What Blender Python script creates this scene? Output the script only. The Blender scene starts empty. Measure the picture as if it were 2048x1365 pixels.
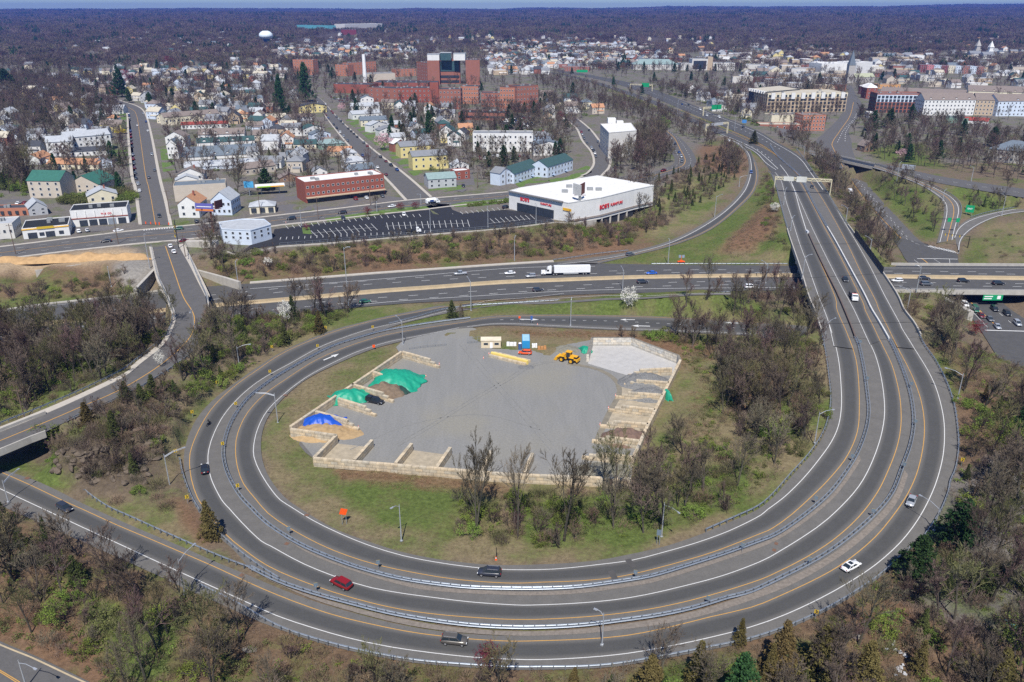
import bpy,bmesh,math,random
import numpy as np
from mathutils import Vector,Matrix
R=math.radians
S=bpy.context.scene
COL=S.collection
random.seed(7)
rng=np.random.default_rng(7)
F=1593.0;H=105.0;PITCH=math.atan((682.5-21)/F)
cam=bpy.data.cameras.new('camera');camo=bpy.data.objects.new('camera',cam);COL.objects.link(camo)
cam.sensor_width=36.0;cam.lens=F/2048*36.0
cam.clip_start=1.0;cam.clip_end=60000.0
camo.location=(0,0,H);camo.rotation_euler=(math.pi/2-PITCH,0,0)
S.camera=camo
HAZE=8e-5
SUN_EL=55.0;SUN_AZ=182.0
w=bpy.data.worlds.new('World');S.world=w;w.use_nodes=True
nt=w.node_tree;bgn=nt.nodes['Background']
sky=nt.nodes.new('ShaderNodeTexSky');sky.sky_type='NISHITA';sky.sun_disc=False
sky.sun_elevation=R(SUN_EL);sky.sun_rotation=R(SUN_AZ);sky.altitude=100;sky.air_density=1.0;sky.dust_density=0.0;sky.ozone_density=4.0
tn=nt.nodes.new('ShaderNodeVectorMath');tn.operation='MULTIPLY';tn.inputs[1].default_value=(.78,1.03,1.3);nt.links.new(sky.outputs[0],tn.inputs[0]);nt.links.new(tn.outputs[0],bgn.inputs[0]);bgn.inputs[1].default_value=0.065
sl=bpy.data.lights.new('sun','SUN');sl.energy=5.0;sl.angle=R(0.5);sl.color=(1.0,0.955,0.9)
so=bpy.data.objects.new('sun',sl);COL.objects.link(so)
az=R(SUN_AZ);el=R(SUN_EL)
sd=Vector((math.sin(az)*math.cos(el),math.cos(az)*math.cos(el),math.sin(el)))
so.rotation_euler=(-sd).to_track_quat('-Z','Y').to_euler();so.location=(0,-100,300)
S.view_settings.view_transform='Standard';S.view_settings.look='None'
S.view_settings.exposure=0.29;S.view_settings.gamma=1.0;S.view_settings.use_curve_mapping=False
S.cycles.max_bounces=5;S.cycles.diffuse_bounces=2;S.cycles.glossy_bounces=2;S.cycles.transmission_bounces=2
S.cycles.volume_bounces=0;S.cycles.transparent_max_bounces=6
S.cycles.use_denoising=False
cP,sP=math.cos(PITCH),math.sin(PITCH)
def ray(px,py):
 x=(px-1024)/F;y=(682.5-py)/F
 return x,cP+sP*y,-sP+cP*y
def W(px,py,z=0.0):
 dx,dy,dz=ray(px,py);t=(z-H)/dz
 return(dx*t,dy*t,z)
def sm(v,a,b):
 t=min(1.0,max(0.0,(v-a)/(b-a)));return t*t*(3-2*t)
def height_at(p,py_top):
 """height above p of the point on p's vertical that shows at row py_top"""
 dx,dy,dz=ray(1024,py_top);t=p[1]/dy
 return H+dz*t-p[2]
MATS={}
def mat(name,col=(.5,.5,.5),rough=.8,metal=0.,var=.12,scale=.4,objvar=0.,spec=.3,bump=0.,nodes=None):
 if name in MATS:return MATS[name]
 m=bpy.data.materials.new(name);m.use_nodes=True
 t=m.node_tree;b=t.nodes['Principled BSDF']
 b.inputs['Roughness'].default_value=rough;b.inputs['Metallic'].default_value=metal
 b.inputs['Specular IOR Level'].default_value=spec
 L=t.links.new;N=t.nodes.new
 geo=N('ShaderNodeNewGeometry')
 n1=N('ShaderNodeTexNoise');n1.inputs['Scale'].default_value=scale;n1.inputs['Detail'].default_value=5;n1.inputs['Roughness'].default_value=.65
 L(geo.outputs['Position'],n1.inputs['Vector'])
 mr=N('ShaderNodeMapRange');mr.inputs[1].default_value=.3;mr.inputs[2].default_value=.7
 mr.inputs[3].default_value=1-var;mr.inputs[4].default_value=1+var
 L(n1.outputs['Fac'],mr.inputs[0])
 mul=N('ShaderNodeVectorMath');mul.operation='SCALE'
 mul.inputs[0].default_value=col[:3];L(mr.outputs[0],mul.inputs['Scale'])
 out=mul.outputs[0]
 if objvar:
  oi=N('ShaderNodeObjectInfo');hs=N('ShaderNodeHueSaturation')
  r1=N('ShaderNodeMapRange');r1.inputs[3].default_value=1-objvar;r1.inputs[4].default_value=1+objvar
  L(oi.outputs['Random'],r1.inputs[0]);L(r1.outputs[0],hs.inputs['Value'])
  m2=N('ShaderNodeMath');m2.operation='MULTIPLY';m2.inputs[1].default_value=7.31;L(oi.outputs['Random'],m2.inputs[0])
  fr=N('ShaderNodeMath');fr.operation='FRACT';L(m2.outputs[0],fr.inputs[0])
  r2=N('ShaderNodeMapRange');r2.inputs[3].default_value=.5-objvar*.08;r2.inputs[4].default_value=.5+objvar*.08
  L(fr.outputs[0],r2.inputs[0]);L(r2.outputs[0],hs.inputs['Hue'])
  L(out,hs.inputs['Color']);out=hs.outputs[0]
 L(out,b.inputs['Base Color'])
 if bump:
  bp=N('ShaderNodeBump');bp.inputs['Strength'].default_value=bump;bp.inputs['Distance'].default_value=.3
  L(n1.outputs['Fac'],bp.inputs['Height']);L(bp.outputs[0],b.inputs['Normal'])
 if nodes:nodes(t,b,out)
 MATS[name]=m
 return m
class MB:
 def __init__(s):s.v=[];s.f=[];s.m=[]
 def add(s,vs,fs,mi=0):
  o=len(s.v);s.v+=[tuple(v)for v in vs];s.f+=[tuple(i+o for i in f)for f in fs];s.m+=[mi]*len(fs);return s
 def box(s,c,d,rz=0.,mi=0,taper=1.):
  x,y,z=d[0]/2,d[1]/2,d[2]/2;k=taper
  vs=[(-x,-y,-z),(x,-y,-z),(x,y,-z),(-x,y,-z),(-x*k,-y*k,z),(x*k,-y*k,z),(x*k,y*k,z),(-x*k,y*k,z)]
  ca,sa=math.cos(rz),math.sin(rz)
  vs=[(c[0]+a*ca-b*sa,c[1]+a*sa+b*ca,c[2]+e)for a,b,e in vs]
  return s.add(vs,[(0,3,2,1),(4,5,6,7),(0,1,5,4),(1,2,6,5),(2,3,7,6),(3,0,4,7)],mi)
 def beam(s,a,b,w_,h_=None,mi=0):
  a=Vector(a);b=Vector(b);d=(b-a)
  if d.length<1e-6:return s
  d.normalize();up=Vector((0,0,1))if abs(d.z)<.95 else Vector((0,1,0))
  sx=d.cross(up).normalized();sy=sx.cross(d).normalized();h_=h_ or w_
  q=[sx*(i*w_/2)+sy*(j*h_/2)for i,j in((-1,-1),(1,-1),(1,1),(-1,1))]
  return s.add([a+k for k in q]+[b+k for k in q],[(0,3,2,1),(4,5,6,7),(0,1,5,4),(1,2,6,5),(2,3,7,6),(3,0,4,7)],mi)
 def tube(s,a,b,r0,r1,n=6,mi=0,cap=False):
  a=Vector(a);b=Vector(b);d=(b-a)
  if d.length<1e-6:return s
  d.normalize();up=Vector((0,0,1))if abs(d.z)<.95 else Vector((0,1,0))
  sx=d.cross(up).normalized();sy=sx.cross(d)
  vs=[a+(sx*math.cos(2*math.pi*i/n)+sy*math.sin(2*math.pi*i/n))*r0 for i in range(n)]+[b+(sx*math.cos(2*math.pi*i/n)+sy*math.sin(2*math.pi*i/n))*r1 for i in range(n)]
  fs=[(i,(i+1)%n,n+(i+1)%n,n+i)for i in range(n)]
  if cap:fs+=[tuple(range(n))[::-1],tuple(range(n,2*n))]
  return s.add(vs,fs,mi)
 def prism(s,pts,z0,z1,mi=0,mtop=None):
  n=len(pts)
  a=sum(pts[i][0]*pts[(i+1)%n][1]-pts[(i+1)%n][0]*pts[i][1]for i in range(n))
  if a<0:pts=pts[::-1]
  vs=[(p[0],p[1],z0)for p in pts]+[(p[0],p[1],z1)for p in pts]
  s.add(vs,[(i,(i+1)%n,n+(i+1)%n,n+i)for i in range(n)]+[tuple(range(n))[::-1]],mi)
  return s.add([(p[0],p[1],z1)for p in pts],[tuple(range(n))],mi if mtop is None else mtop)
 def mesh(s,name,mats,smooth=False):
  me=bpy.data.meshes.new(name);me.from_pydata(s.v,[],s.f)
  for m in(mats if isinstance(mats,(list,tuple))else[mats]):me.materials.append(m)
  if any(s.m):me.polygons.foreach_set('material_index',s.m)
  if smooth:me.polygons.foreach_set('use_smooth',[True]*len(s.f))
  me.update();return me
 def build(s,name,mats,parent=None,smooth=False,loc=None):
  return ob(name,s.mesh(name,mats,smooth),parent,loc)
def ob(name,data,parent=None,loc=None,rz=0.,sc=None):
 o=bpy.data.objects.new(name,data);COL.objects.link(o)
 if parent is not None:o.parent=parent
 if loc is not None:o.location=loc
 if rz:o.rotation_euler=(0,0,rz)
 if sc is not None:o.scale=sc
 return o
USED={}
def tag(o,label,cat=None,group=None,kind=None):
 o['label']=label
 if cat:o['category']=cat
 if group:o['group']=group
 if kind:o['kind']=kind
 return o
def thing(name,label,cat,loc=(0,0,0),rz=0.,group=None):
 return tag(ob(name,None,None,loc,rz),label,cat,group)
def copy_tree(o,loc,rz,label,group=None,sc=None,cat=None):
 c=o.copy();COL.objects.link(c);c.location=loc;c.rotation_euler=(0,0,rz)
 if sc is not None:c.scale=sc if isinstance(sc,tuple)else(sc,sc,sc)
 c['label']=label
 if group:c['group']=group
 if cat:c['category']=cat
 for ch in o.children:
  k=ch.copy();COL.objects.link(k);k.parent=c
  for g in ch.children:
   q=g.copy();COL.objects.link(q);q.parent=k
 return c
ORD='first second third fourth fifth sixth seventh eighth ninth tenth eleventh twelfth thirteenth fourteenth fifteenth sixteenth seventeenth eighteenth nineteenth twentieth'.split()+['twenty-'+k for k in'first second third fourth fifth sixth seventh eighth ninth'.split()]+['thirtieth']
def ordn(i):return ORD[i]if i<len(ORD)else str(i+1)+'th'
def text_mesh(txt,size,mt,extrude=.05,name='lettering'):
 cu=bpy.data.curves.new('txt','FONT');cu.body=txt;cu.size=size;cu.extrude=extrude;cu.align_x='CENTER';cu.align_y='CENTER';cu.offset=.02*size
 o=bpy.data.objects.new('txt',cu);COL.objects.link(o)
 bpy.context.view_layer.update()
 me=bpy.data.meshes.new_from_object(o.evaluated_get(bpy.context.evaluated_depsgraph_get()))
 bpy.data.objects.remove(o);bpy.data.curves.remove(cu)
 me.name=name;me.materials.clear();me.materials.append(mt);return me
def z_flat(x,y):return 0.0
def z_loop(x,y):return 7.0*sm(y,128,245)*sm(x,0,75)
def z_exp(x,y):return 7.0
def z_west(x,y):return 6.5
def z_town(x,y):return 6.0
def z_ave(x,y):return-5.5+11.0*sm(y,400,950)
def z_rr(x,y):return-4.5+10.6*sm(y,390,508)
def z_on(x,y):return 7.0*sm(y,345,560)
def z_back(x,y):return 6.0-2.0*sm(x,150,200)
def PL(px,py,zf):
 z=zf(*W(px,py,0)[:2])
 for _ in range(10):q=W(px,py,z);z=.5*z+.5*zf(q[0],q[1])
 q=W(px,py,z);return(q[0],q[1],zf(q[0],q[1]))
def pts_of(s):
 """'x,y x,y ...' -> list of pixel pairs"""
 return[tuple(float(k)for k in q.split(','))for q in s.split()]
def smooth_line(P,step=3.0):
 P=[np.array(p[:2],float)for p in P]
 if len(P)==2:C=np.linspace(P[0],P[1],max(2,int(np.linalg.norm(P[1]-P[0])/step)+1));return C
 P=[2*P[0]-P[1]]+P+[2*P[-1]-P[-2]];out=[]
 for i in range(1,len(P)-2):
  n=max(2,int(np.linalg.norm(P[i+1]-P[i])/step))
  for k in range(n):
   t=k/n
   out.append(.5*((2*P[i])+(-P[i-1]+P[i+1])*t+(2*P[i-1]-5*P[i]+4*P[i+1]-P[i+2])*t*t+(-P[i-1]+3*P[i]-3*P[i+1]+P[i+2])*t**3))
 out.append(P[-2]);return np.array(out)
def resample(C,n):
 d=np.r_[0,np.cumsum(np.linalg.norm(np.diff(C,axis=0),axis=1))];s=np.linspace(0,d[-1],n)
 return np.c_[np.interp(s,d,C[:,0]),np.interp(s,d,C[:,1])]
def world_line(s,zf,step=3.0):
 return smooth_line([PL(*p,zf)for p in pts_of(s)],step)
SAMP=[]
FLATS=[]
BLOCK=[]
R1_TOP_FAR='1650,654 1580,650 1520,645 1334,634 1139,629.5 1000,631.5 930,639 880,646'
R1_TOP_NEAR='1650,690 1560,682 1500,672 1334,664 1222,660 1139,656.5 1000,650.6 940,656 880,666'
R1_IN='940,654 860,668 803,683 759,694 717,709 667,731 617,756 580,784 555,809 536,834 526,859 521.7,887 525,921 536,951 555,979 575,1000 603,1019 667,1057 736,1083 806,1105 890,1121 973,1129.5 1020,1130.6 1111,1128 1195,1121 1278,1105 1334,1092 1404,1068 1460,1044 1520,1017 1556,985 1583,953 1622,910 1648,870 1660,834 1664,798 1660,754 1653,703 1643,662 1631,625 1618,594 1602,541 1580,477 1567,434 1553,380 1545,350'
G1='940,638 862,648 778,662 723,676 667,694 611,722 556,754 514,784 490,806 465,843 451,879 447,912 454,946 468,976 484,1000 500,1017 536,1052 592,1088 653,1116 723,1141 806,1162 890,1174 945,1179 1020,1181 1083,1181 1156,1177.6 1237,1167 1306,1155 1376,1134 1445,1112 1520,1085 1556,1070 1611,1032 1656,993 1687,954 1714,910 1731,865 1737,826 1733,781 1727,737 1717,692 1710,677'
G1B='1710,677 1698,645 1674,589 1650,541 1631,501 1617,470'
R1_ORANGE='1520,646 1334,636 1139,631.5 1000,634 934,644 801,664.5 723,684 639,717 570,760 528,790 495,826 476,865 471,898 475,935 487,968 509,996 536,1027 578,1056 639,1089 695,1112 757,1131 834,1147 918,1160 1020,1167 1083,1165 1167,1162 1239,1154 1306,1139 1376,1120 1434,1102 1520,1068 1545,1057 1584,1029 1631,986 1656,961 1689,921 1709,882 1717,851 1718.6,815 1718,776 1714,731 1706,698 1692,662 1674,620 1671,597 1650,546 1631,503 1618,474'
R1_WHITE='1334,660 1223,657 1111,652 1000,647.5 918,656 834,673 778,684 717,703 656,731 611,756 570,787 536,820 517,854 508,887 508,915 522,948 542,979 560,1000 583,1015 625,1041 678,1067 737,1091 806,1112 876,1125.6 945,1135 1020,1140 1111,1138.7 1195,1130 1264,1121 1320,1107 1390,1087 1459,1062 1520,1032 1533,1021 1567,996 1606,958 1639,918 1664,882 1678,848 1683,809 1682,770 1678,726 1670,687 1657,645 1648,620 1634,584 1615,530 1599,487 1584,439 1572,402 1563,364 1543,335 1516,313 1500,304'
R2_FAR='1461,586 1308,593.6 1205,597 1103,604 1020,605 936,618'
R2_OUT='1020,597 936,603 884,611 833,621 772,633 723,645 667,660 592,690 550,712 520,731 473,764 423,803 390,843 373,884 367,921 372,954 381,992 395,1021 434,1071 473,1105 520,1139 556,1163 612,1184 682,1206 765,1227 862,1244 945,1254 1020,1257'
R2_WHITE='1128,587 1000,599 960,606 895,622 820,641 750,656 695,673 639,695 583,726 528,756 487,787 451,826 429,865 418,898 416,926 423,960 443,1000 457,1016 484,1046 520,1081 542,1093 611,1130 706,1166 778,1183 862,1195 945,1205 1020,1210 1056,1211 1139,1208 1223,1201 1292,1190 1362,1174 1445,1152 1520,1124 1556,1105 1611,1071 1656,1038 1706,988 1734,946 1756,893 1767,848 1769,809 1763,759 1751,712 1731,670 1708,620 1687,581 1663,535 1642,493 1620,447 1602,407 1588,378 1572,353 1561,340 1540,320 1500,294'
R2_ORANGE='1020,598.5 936,607 885,615 833,625 772,636.5 723,648 667,664.5 592,694 550,716 520,737 473,770 431,809 404,848 384,893 379,921 383,960 395,996 409,1016 448,1066 487,1099 533,1131 592,1158 667,1185 737,1205 806,1220 890,1231 1020,1239.5 1111,1238 1209,1231 1292,1220 1362,1206 1445,1184 1520,1160 1556,1144 1611,1116 1667,1080 1717,1035 1753,988 1773,949 1792,901 1801,860 1802,820 1797,779 1784,731 1767,695 1748,656 1730,620 1727,608 1701,554 1674,501 1652,461 1628,415 1608,378 1586,351'
G2='500,1138 556,1166 625,1190 695,1209 778,1230 862,1245 945,1255 1020,1259 1083,1259 1167,1254.5 1251,1244 1320,1234 1390,1219 1459,1198 1500,1188 1570,1155 1639,1119 1695,1080 1751,1030 1784,988 1803,940 1820,893 1827,851 1824,809 1815,770 1801,731 1787,698 1777,680'
G2B='1777,680 1757,645 1742,620 1727,589 1698,535 1671,485 1654,456'
G2C='1654,456 1628,410 1604,361 1591,345 1570,327 1553,311 1540,292'
R3_IN='-60,925 25,946 80,965 122,985 167,1008 237,1040 292,1064 362,1093 431,1124 500,1152 556,1176 625,1202 695,1223 778,1245 862,1261 945,1269 1020,1272 1083,1271 1167,1267 1251,1258 1320,1247 1390,1231 1459,1210'
R3_WHITE='-60,950 32,993 92,1021 167,1056 237,1088 306,1120 376,1152 445,1183 500,1208 556,1233 625,1256 695,1276 778,1294 862,1306 945,1315 1020,1319 1083,1320 1167,1316 1251,1308 1334,1294 1418,1276 1500,1255 1570,1230 1639,1198 1695,1167 1751,1130 1801,1085 1837,1038 1862,991 1876,954 1886,912 1889,871 1886,829 1873,779 1856,742 1829,698 1803,656 1800,648 1768,589 1741,535 1714,487 1687,442 1661,396 1642,364 1620,335 1594,308 1560,284 1520,264'
R3_ORANGE='-60,918 21,953 70,975 122,1000 167,1020 237,1052 292,1075 362,1105 431,1135 500,1167 556,1191 625,1217 695,1238 806,1262 876,1272 945,1279 1020,1283 1083,1282 1167,1279 1251,1272 1334,1256 1418,1235 1500,1216 1556,1194 1639,1155 1695,1121 1751,1074 1792,1024 1817,985 1834,946 1845,901 1849,857 1845,815 1834,776 1817,737 1795,695 1776,656 1758,620 1749,597 1722,546 1698,495 1671,444 1645,399 1620,361 1600,335'
R3_OUT='-60,985 20,1020 92,1052 167,1085 237,1116 306,1147 376,1180 445,1210 500,1236 556,1258 639,1286 723,1307 820,1325 918,1334 1020,1340 1083,1340 1167,1338 1237,1333 1320,1319 1404,1303 1500,1283 1583,1255 1650,1224 1695,1199 1760,1155 1815,1105 1855,1060 1881,1027 1893,996 1901,965 1912,940 1918,898 1916,857 1909,812 1895,770 1873,726 1851,695 1840,674 1826,648 1806,622 1794,594 1765,549 1737,510 1709,471 1671,415 1650,380 1626,345 1607,319 1594,300'
I_FAR='-120,646 0,624 67,613 256,592 328,582 410,574 520,566 661,556 756,548 878,540 1000,531 1107,525 1190,527 1336,530 1500,531 1580,532 1782,534 2048,535 2200,536'
I_NEAR='-120,712 0,690 100,678 200,665 300,655 410,646 500,638 600,626 705,616 830,606 960,600 1100,592 1231,587 1400,584 1500,582 1650,581 1795,582 2048,585 2200,586'
I_MED_A='0,658 100,645 200,633 320,620 420,610 540,600 661,589 756,580 878,572 1000,562.5 1130,558 1256,553 1390,551 1520,549.5 1600,549.5 1768,551 1900,552.5 2048,554 2200,556'
I_MED_B='0,664 100,651 200,639 320,626 420,616 540,606 661,596 756,587 878,578 1000,569 1130,563.5 1256,559 1390,556.5 1520,555 1600,555 1768,557 1900,559 2048,561 2200,563'
I_WHITE_U='500,578 756,559 1020,537 1190,533'
I_WHITE_L='705,611 820,601 1020,588.5 1150,582 1300,578 1500,576 1700,575 1800,577 2048,580'
I_LANES_U=['0,636 190,613 410,592 661,568 878,553 1040,546 1200,543 1400,540 1600,541.5 1800,543 2048,544.5','0,648 190,624 410,601 661,575 878,560 1040,552.5 1200,547.5 1400,545.5 1600,546 1800,547.5 2048,549']
I_LANES_L=['0,674 190,650 410,627 661,603 878,588 1040,577 1180,570 1400,564 1600,562 1800,565 2048,568','410,634 661,609.5 878,595 1040,584 1180,577 1400,571 1600,569 1800,571 2048,574']
R4_IN='1108,525 1180,516 1256,504 1333,484 1397,453 1449,418 1482,382 1495,351 1497,326 1490,305 1470,286 1448,274'
R4_OUT='1190,529 1282,508 1359,487 1423,459 1474,420 1508,384 1517,351 1512,325 1500,305 1485,288'
R4_WHITE='1115,529 1180,522 1256,509 1333,489 1397,459 1452,422 1488,384 1501,351 1502,326 1495,305 1475,286'
R4_ORANGE='1195,524 1282,505 1359,484 1423,456 1472,417 1505,382 1513,351 1508,325'
XL_L='1554,380 1545,350 1530,328 1512,308 1492,294 1470,281 1440,269 1410,257 1380,243 1350,230 1300,206 1250,188 1190,168 1130,152 1080,143'
XL_R='1604,362 1590,344 1570,328 1548,310 1530,297 1506,284 1476,270 1450,259 1420,247 1385,233 1359,222 1315,204 1262,185 1200,166 1140,151 1088,142'
XR_L='1604,362 1591,346 1570,328 1552,311 1535,296 1515,284 1490,272 1455,257 1405,236 1354,215 1303,193 1258,176 1205,161 1150,150 1100,142'
XR_R='1650,380 1626,345 1607,319 1585,302 1553,284 1520,264 1470,243 1418,223 1364,201 1313,181 1266,167 1214,156 1158,146 1110,139'
X_DASH=['1560,299 1530,282 1500,267 1455,248 1405,229 1359,209 1308,187 1261,171','1545,322 1520,302 1490,288 1455,274 1420,260 1385,245 1340,225 1290,202 1240,184']
W_L='305,495 320,556 338,595 352,630 345,660 328,690 278,731 250,754 167,795 83,832 0,865 -90,900'
W_R='356,490 379,531 396,565 410,592 412,620 401,642 398,681 376,712 334,742 264,784 134,843 67,876 0,904 -90,938'
W_SW_L='298,494 312,556 330,597 344,631 338,658 321,686 272,725 244,748 160,789 78,824 0,855 -90,888'
W_YEL='331,493 350,548 366,593 384,622 389,640 385,665 370,687 334,720 295,748 232,784 167,812 100,841 0,882 -90,918'
TOWN={'cross':('-60,500 0,495 128,479.5 256,464 379,452 436,446 538,434 679,418 807,402.6 884,396 1020,384.6 1040,380 1090,370 1140,363 1172,352','-60,524 0,518 128,502.6 272,487 359,479.5 436,470.5 551,451 654,440 731,431 833,420.5 910,411 1020,399 1060,388 1110,379 1160,369 1195,357'),'leftst':('284,449 274,377 267,350 259,272 256,231 248,222 215,207 164,180 150,165','338,451 328,403 315,350 300,269 290,231 275,214 235,200 174,176 158,162'),'diag':('815,400 767,350 713,305 664,249 640,215 628,195 612,183 600,172','859,395 808,350 741,297 685,246 662,222 646,203 630,190 618,176'),'bend':('1128,236 1154,256 1167,282 1185,305 1190,328 1178,346 1165,352','1151,236 1180,261 1205,295 1218,315 1216,334 1205,347 1195,357'),'side':('1325,262 1336,276 1338,297 1349,318 1343,331 1308,344 1270,350 1225,356 1195,357 1165,352','1340,262 1360,276 1380,297 1392,318 1388,333 1369,341 1333,351 1303,362 1250,366 1200,368 1160,369'),}
AVE_L='1781,471 1760,440 1735,400 1705,365 1687,348 1665,318 1645,300 1632,284 1647,267 1674,241 1690,216 1695,197 1697,184 1690,172'
AVE_R='1900,500 1848,487 1816,458 1790,430 1768,407 1730,361 1718,335 1705,300 1703,283 1698,262 1712,240 1725,222 1722,205 1712,190 1703,172'
AVE2_L='1781,471 1800,500 1818,527 1870,560 1905,585 1925,612 1962,662 2010,740'
AVE2_R='1900,500 1915,510 1920,530 1955,560 1990,585 2012,612 2080,662 2140,740'
AVE_YEL='1990,650 1950,613 1859,530 1842,517 1802,478 1783,458 1727,396 1695,349 1668,300 1665,285 1680,262 1700,232 1707,205'
RA_L='1873,487 1880,461 1888,426 1885,404 1861,383 1813,359 1768,343 1740,335 1700,326 1663,317 1640,313 1617,309'
RA_R='1908,480 1912,461 1921,418 1907,396 1875,378 1821,356 1785,342 1745,329 1700,318 1663,309.5 1640,305 1620,301'
RB_L='2150,412 2048,416 1982,426 1942,437 1918,452 1908,470'
RB_R='2150,417 2048,424.5 1995,434 1955,452 1931,471 1921,487 1919,506'
RC_L='1745,328 1768,329 1820,340 1875,352 1930,361 1982,369 2048,378 2150,392'
RC_R='1765,334 1800,343 1835,356 1875,366 1930,376 1982,385 2048,396 2150,412'
BL_L='-80,1240 0,1283 60,1307 130,1340 200,1375 260,1410'
BL_R='-80,1330 0,1372 60,1400 130,1440 200,1480 260,1520'
YARD='805,707 935,658 935,672 985,698 1060,700 1100,712 1130,690 1185,680 1262,680 1354,716 1359,724 1337,768 1324,793 1295,851 1270,900 1262,960 1120,966 1020,952 874,938 710,923 630,918 584,862'
LOT='482,508 500,491 543,479 549,459 604,452 654,446 740,434 806,424 860,420 866,428 880,430 850,413 872,408 898,409 905,420 925,428 960,424 1010,420 1040,423 1098,436 1110,444 1060,449 1000,456 925,462 850,468 700,481 560,491 500,498'
def wob(x,y,s,seed=0):
 r=np.random.default_rng(seed);o=0
 for k in range(6):
  a=r.uniform(0,6.28);f=r.uniform(.6,1.8)/s;p=r.uniform(0,6.28)
  o=o+np.sin((np.cos(a)*x+np.sin(a)*y)*f*6.28+p+1.3*np.sin((np.cos(a+1.5)*x+np.sin(a+1.5)*y)*f*2.9+k))
 return o/3.5
def inpoly(px,py,poly):
 px=np.asarray(px);py=np.asarray(py);c=np.zeros(px.shape,bool);n=len(poly);j=n-1
 for i in range(n):
  xi,yi=poly[i][0],poly[i][1];xj,yj=poly[j][0],poly[j][1]
  if yi!=yj:
   c^=((yi>py)!=(yj>py))&(px<(xj-xi)*(py-yi)/(yj-yi)+xi)
  j=i
 return c
def samp_line(C,zf,step=8,keep=None):
 d=0;last=None
 for p in C:
  if last is not None and(p[0]-last[0])**2+(p[1]-last[1])**2<step*step:continue
  last=p
  if keep is None or keep(p[0],p[1]):SAMP.append((p[0],p[1],zf(p[0],p[1])))
RIB={}
def cutto_(s,x):return s.split(x)[0]+x
def ribbon(key,L,Rr,zf,keep=None,flat=True,grow=1.5,step=3.0):
 A=world_line(L,zf,step);B=world_line(Rr,zf,step);n=max(len(A),len(B))
 A=resample(A,n);B=resample(B,n);RIB[key]=(A,B,zf)
 for C in(A,B,(A+B)/2):samp_line(C,zf,8,keep)
 D=B-A;ln=np.linalg.norm(D,axis=1,keepdims=True)+1e-6;D=D/ln
 A2=A-D*grow;B2=B+D*grow;poly=np.r_[A2,B2[::-1]]
 BLOCK.append(poly)
 if flat:FLATS.append((poly,zf,keep))
 return A,B
BR=lambda x,y:not(263<y<352 and x>80)
ribbon('r1a',R1_TOP_FAR,R1_TOP_NEAR,z_flat)
ribbon('r1',cutto_(R1_IN,'1643,662'),G1,z_loop,BR)
ribbon('r1b','1643,662 1631,625 1618,594 1602,541 1580,477 1567,434 1553,380 1545,350','1710,677 1698,645 1674,589 1650,541 1631,501 1617,470 1606,440 1590,390 1578,350',z_exp,BR)
ribbon('r2',G1,R2_OUT+' 556,1163',z_loop)if 0 else None
def dashed_pts(s):return s
ribbon('r2a',R2_FAR+' 884,611 833,621 772,633 723,645 667,660 592,690 550,712 520,731 473,764 423,803 390,843 373,884 367,921 372,954 381,992 395,1021 434,1071 473,1105 500,1138 556,1166 625,1190 695,1209 778,1230 862,1245 945,1255 1020,1259 1083,1259 1167,1254.5 1251,1244 1320,1234 1390,1219 1459,1198 1500,1188 1570,1155 1639,1119 1695,1080 1751,1030 1784,988 1803,940 1820,893 1827,851 1824,809 1815,770 1801,731 1787,698 1777,680','1461,590 1308,597 1205,601 1103,608 1020,609 936,620 884,629 835,640 790,652 723,676 667,694 611,722 556,754 514,784 490,806 465,843 451,879 447,912 454,946 468,976 500,1017 536,1052 592,1088 653,1116 723,1141 806,1162 890,1174 945,1179 1020,1181 1083,1181 1156,1177.6 1237,1167 1306,1155 1376,1134 1445,1112 1520,1085 1556,1070 1611,1032 1656,993 1687,954 1714,910 1731,865 1737,826 1733,781 1727,737 1717,692 1710,677',z_loop,BR)
ribbon('r2b','1710,677 1698,645 1674,589 1650,541 1631,501 1617,470 1606,440 1590,390 1578,350','1777,680 1757,645 1742,620 1727,589 1698,535 1671,485 1654,456 1628,410 1604,361',z_exp,BR)
ribbon('r3',R3_IN+' 1500,1188 1570,1155 1639,1119 1695,1080 1751,1030 1784,988 1803,940 1820,893 1827,851 1824,809 1815,770 1801,731 1787,698 1777,680',R3_OUT.split(' 1826,648')[0],z_loop,BR)
ribbon('r3b','1777,680 1757,645 1742,620 1727,589 1698,535 1671,485 1654,456 1628,410 1604,361','1840,674 1826,648 1806,622 1794,594 1765,549 1737,510 1709,471 1671,415 1650,380',z_exp,BR)
UNDER=lambda x,y:not(x>155)
ribbon('i95',I_FAR,I_NEAR,z_flat,lambda x,y:not(172<x<216)if x<225 else True)
ribbon('r4',R4_IN,R4_OUT,z_on)
ribbon('xl',XL_L,XL_R,z_exp);ribbon('xr',XR_L,XR_R,z_exp)
RNG=lambda x,y:not(y<286 or(x<-150 and y<185))
ribbon('west',W_L,W_R,z_west,lambda x,y:not(y>283 and y<346)and not(x<-117 and y<205))
for k,(a,b)in TOWN.items():ribbon(k,a,b,z_back if k=='side'else z_town)
ribbon('ave',AVE_L,AVE_R,z_ave);ribbon('ave2',AVE2_L,AVE2_R,z_ave)
ribbon('ra',RA_L,RA_R,z_rr,lambda x,y:not(570<y<690 and x<275));ribbon('rb',RB_L,RB_R,z_rr)
ribbon('rc',RC_L,RC_R,lambda x,y:6.0)
ribbon('bl',BL_L,BL_R,z_flat)
YW=[PL(*p,z_flat)for p in pts_of(YARD)];LW=[PL(*p,z_town)for p in pts_of(LOT)]
for p in YW:SAMP.append(p)
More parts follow.
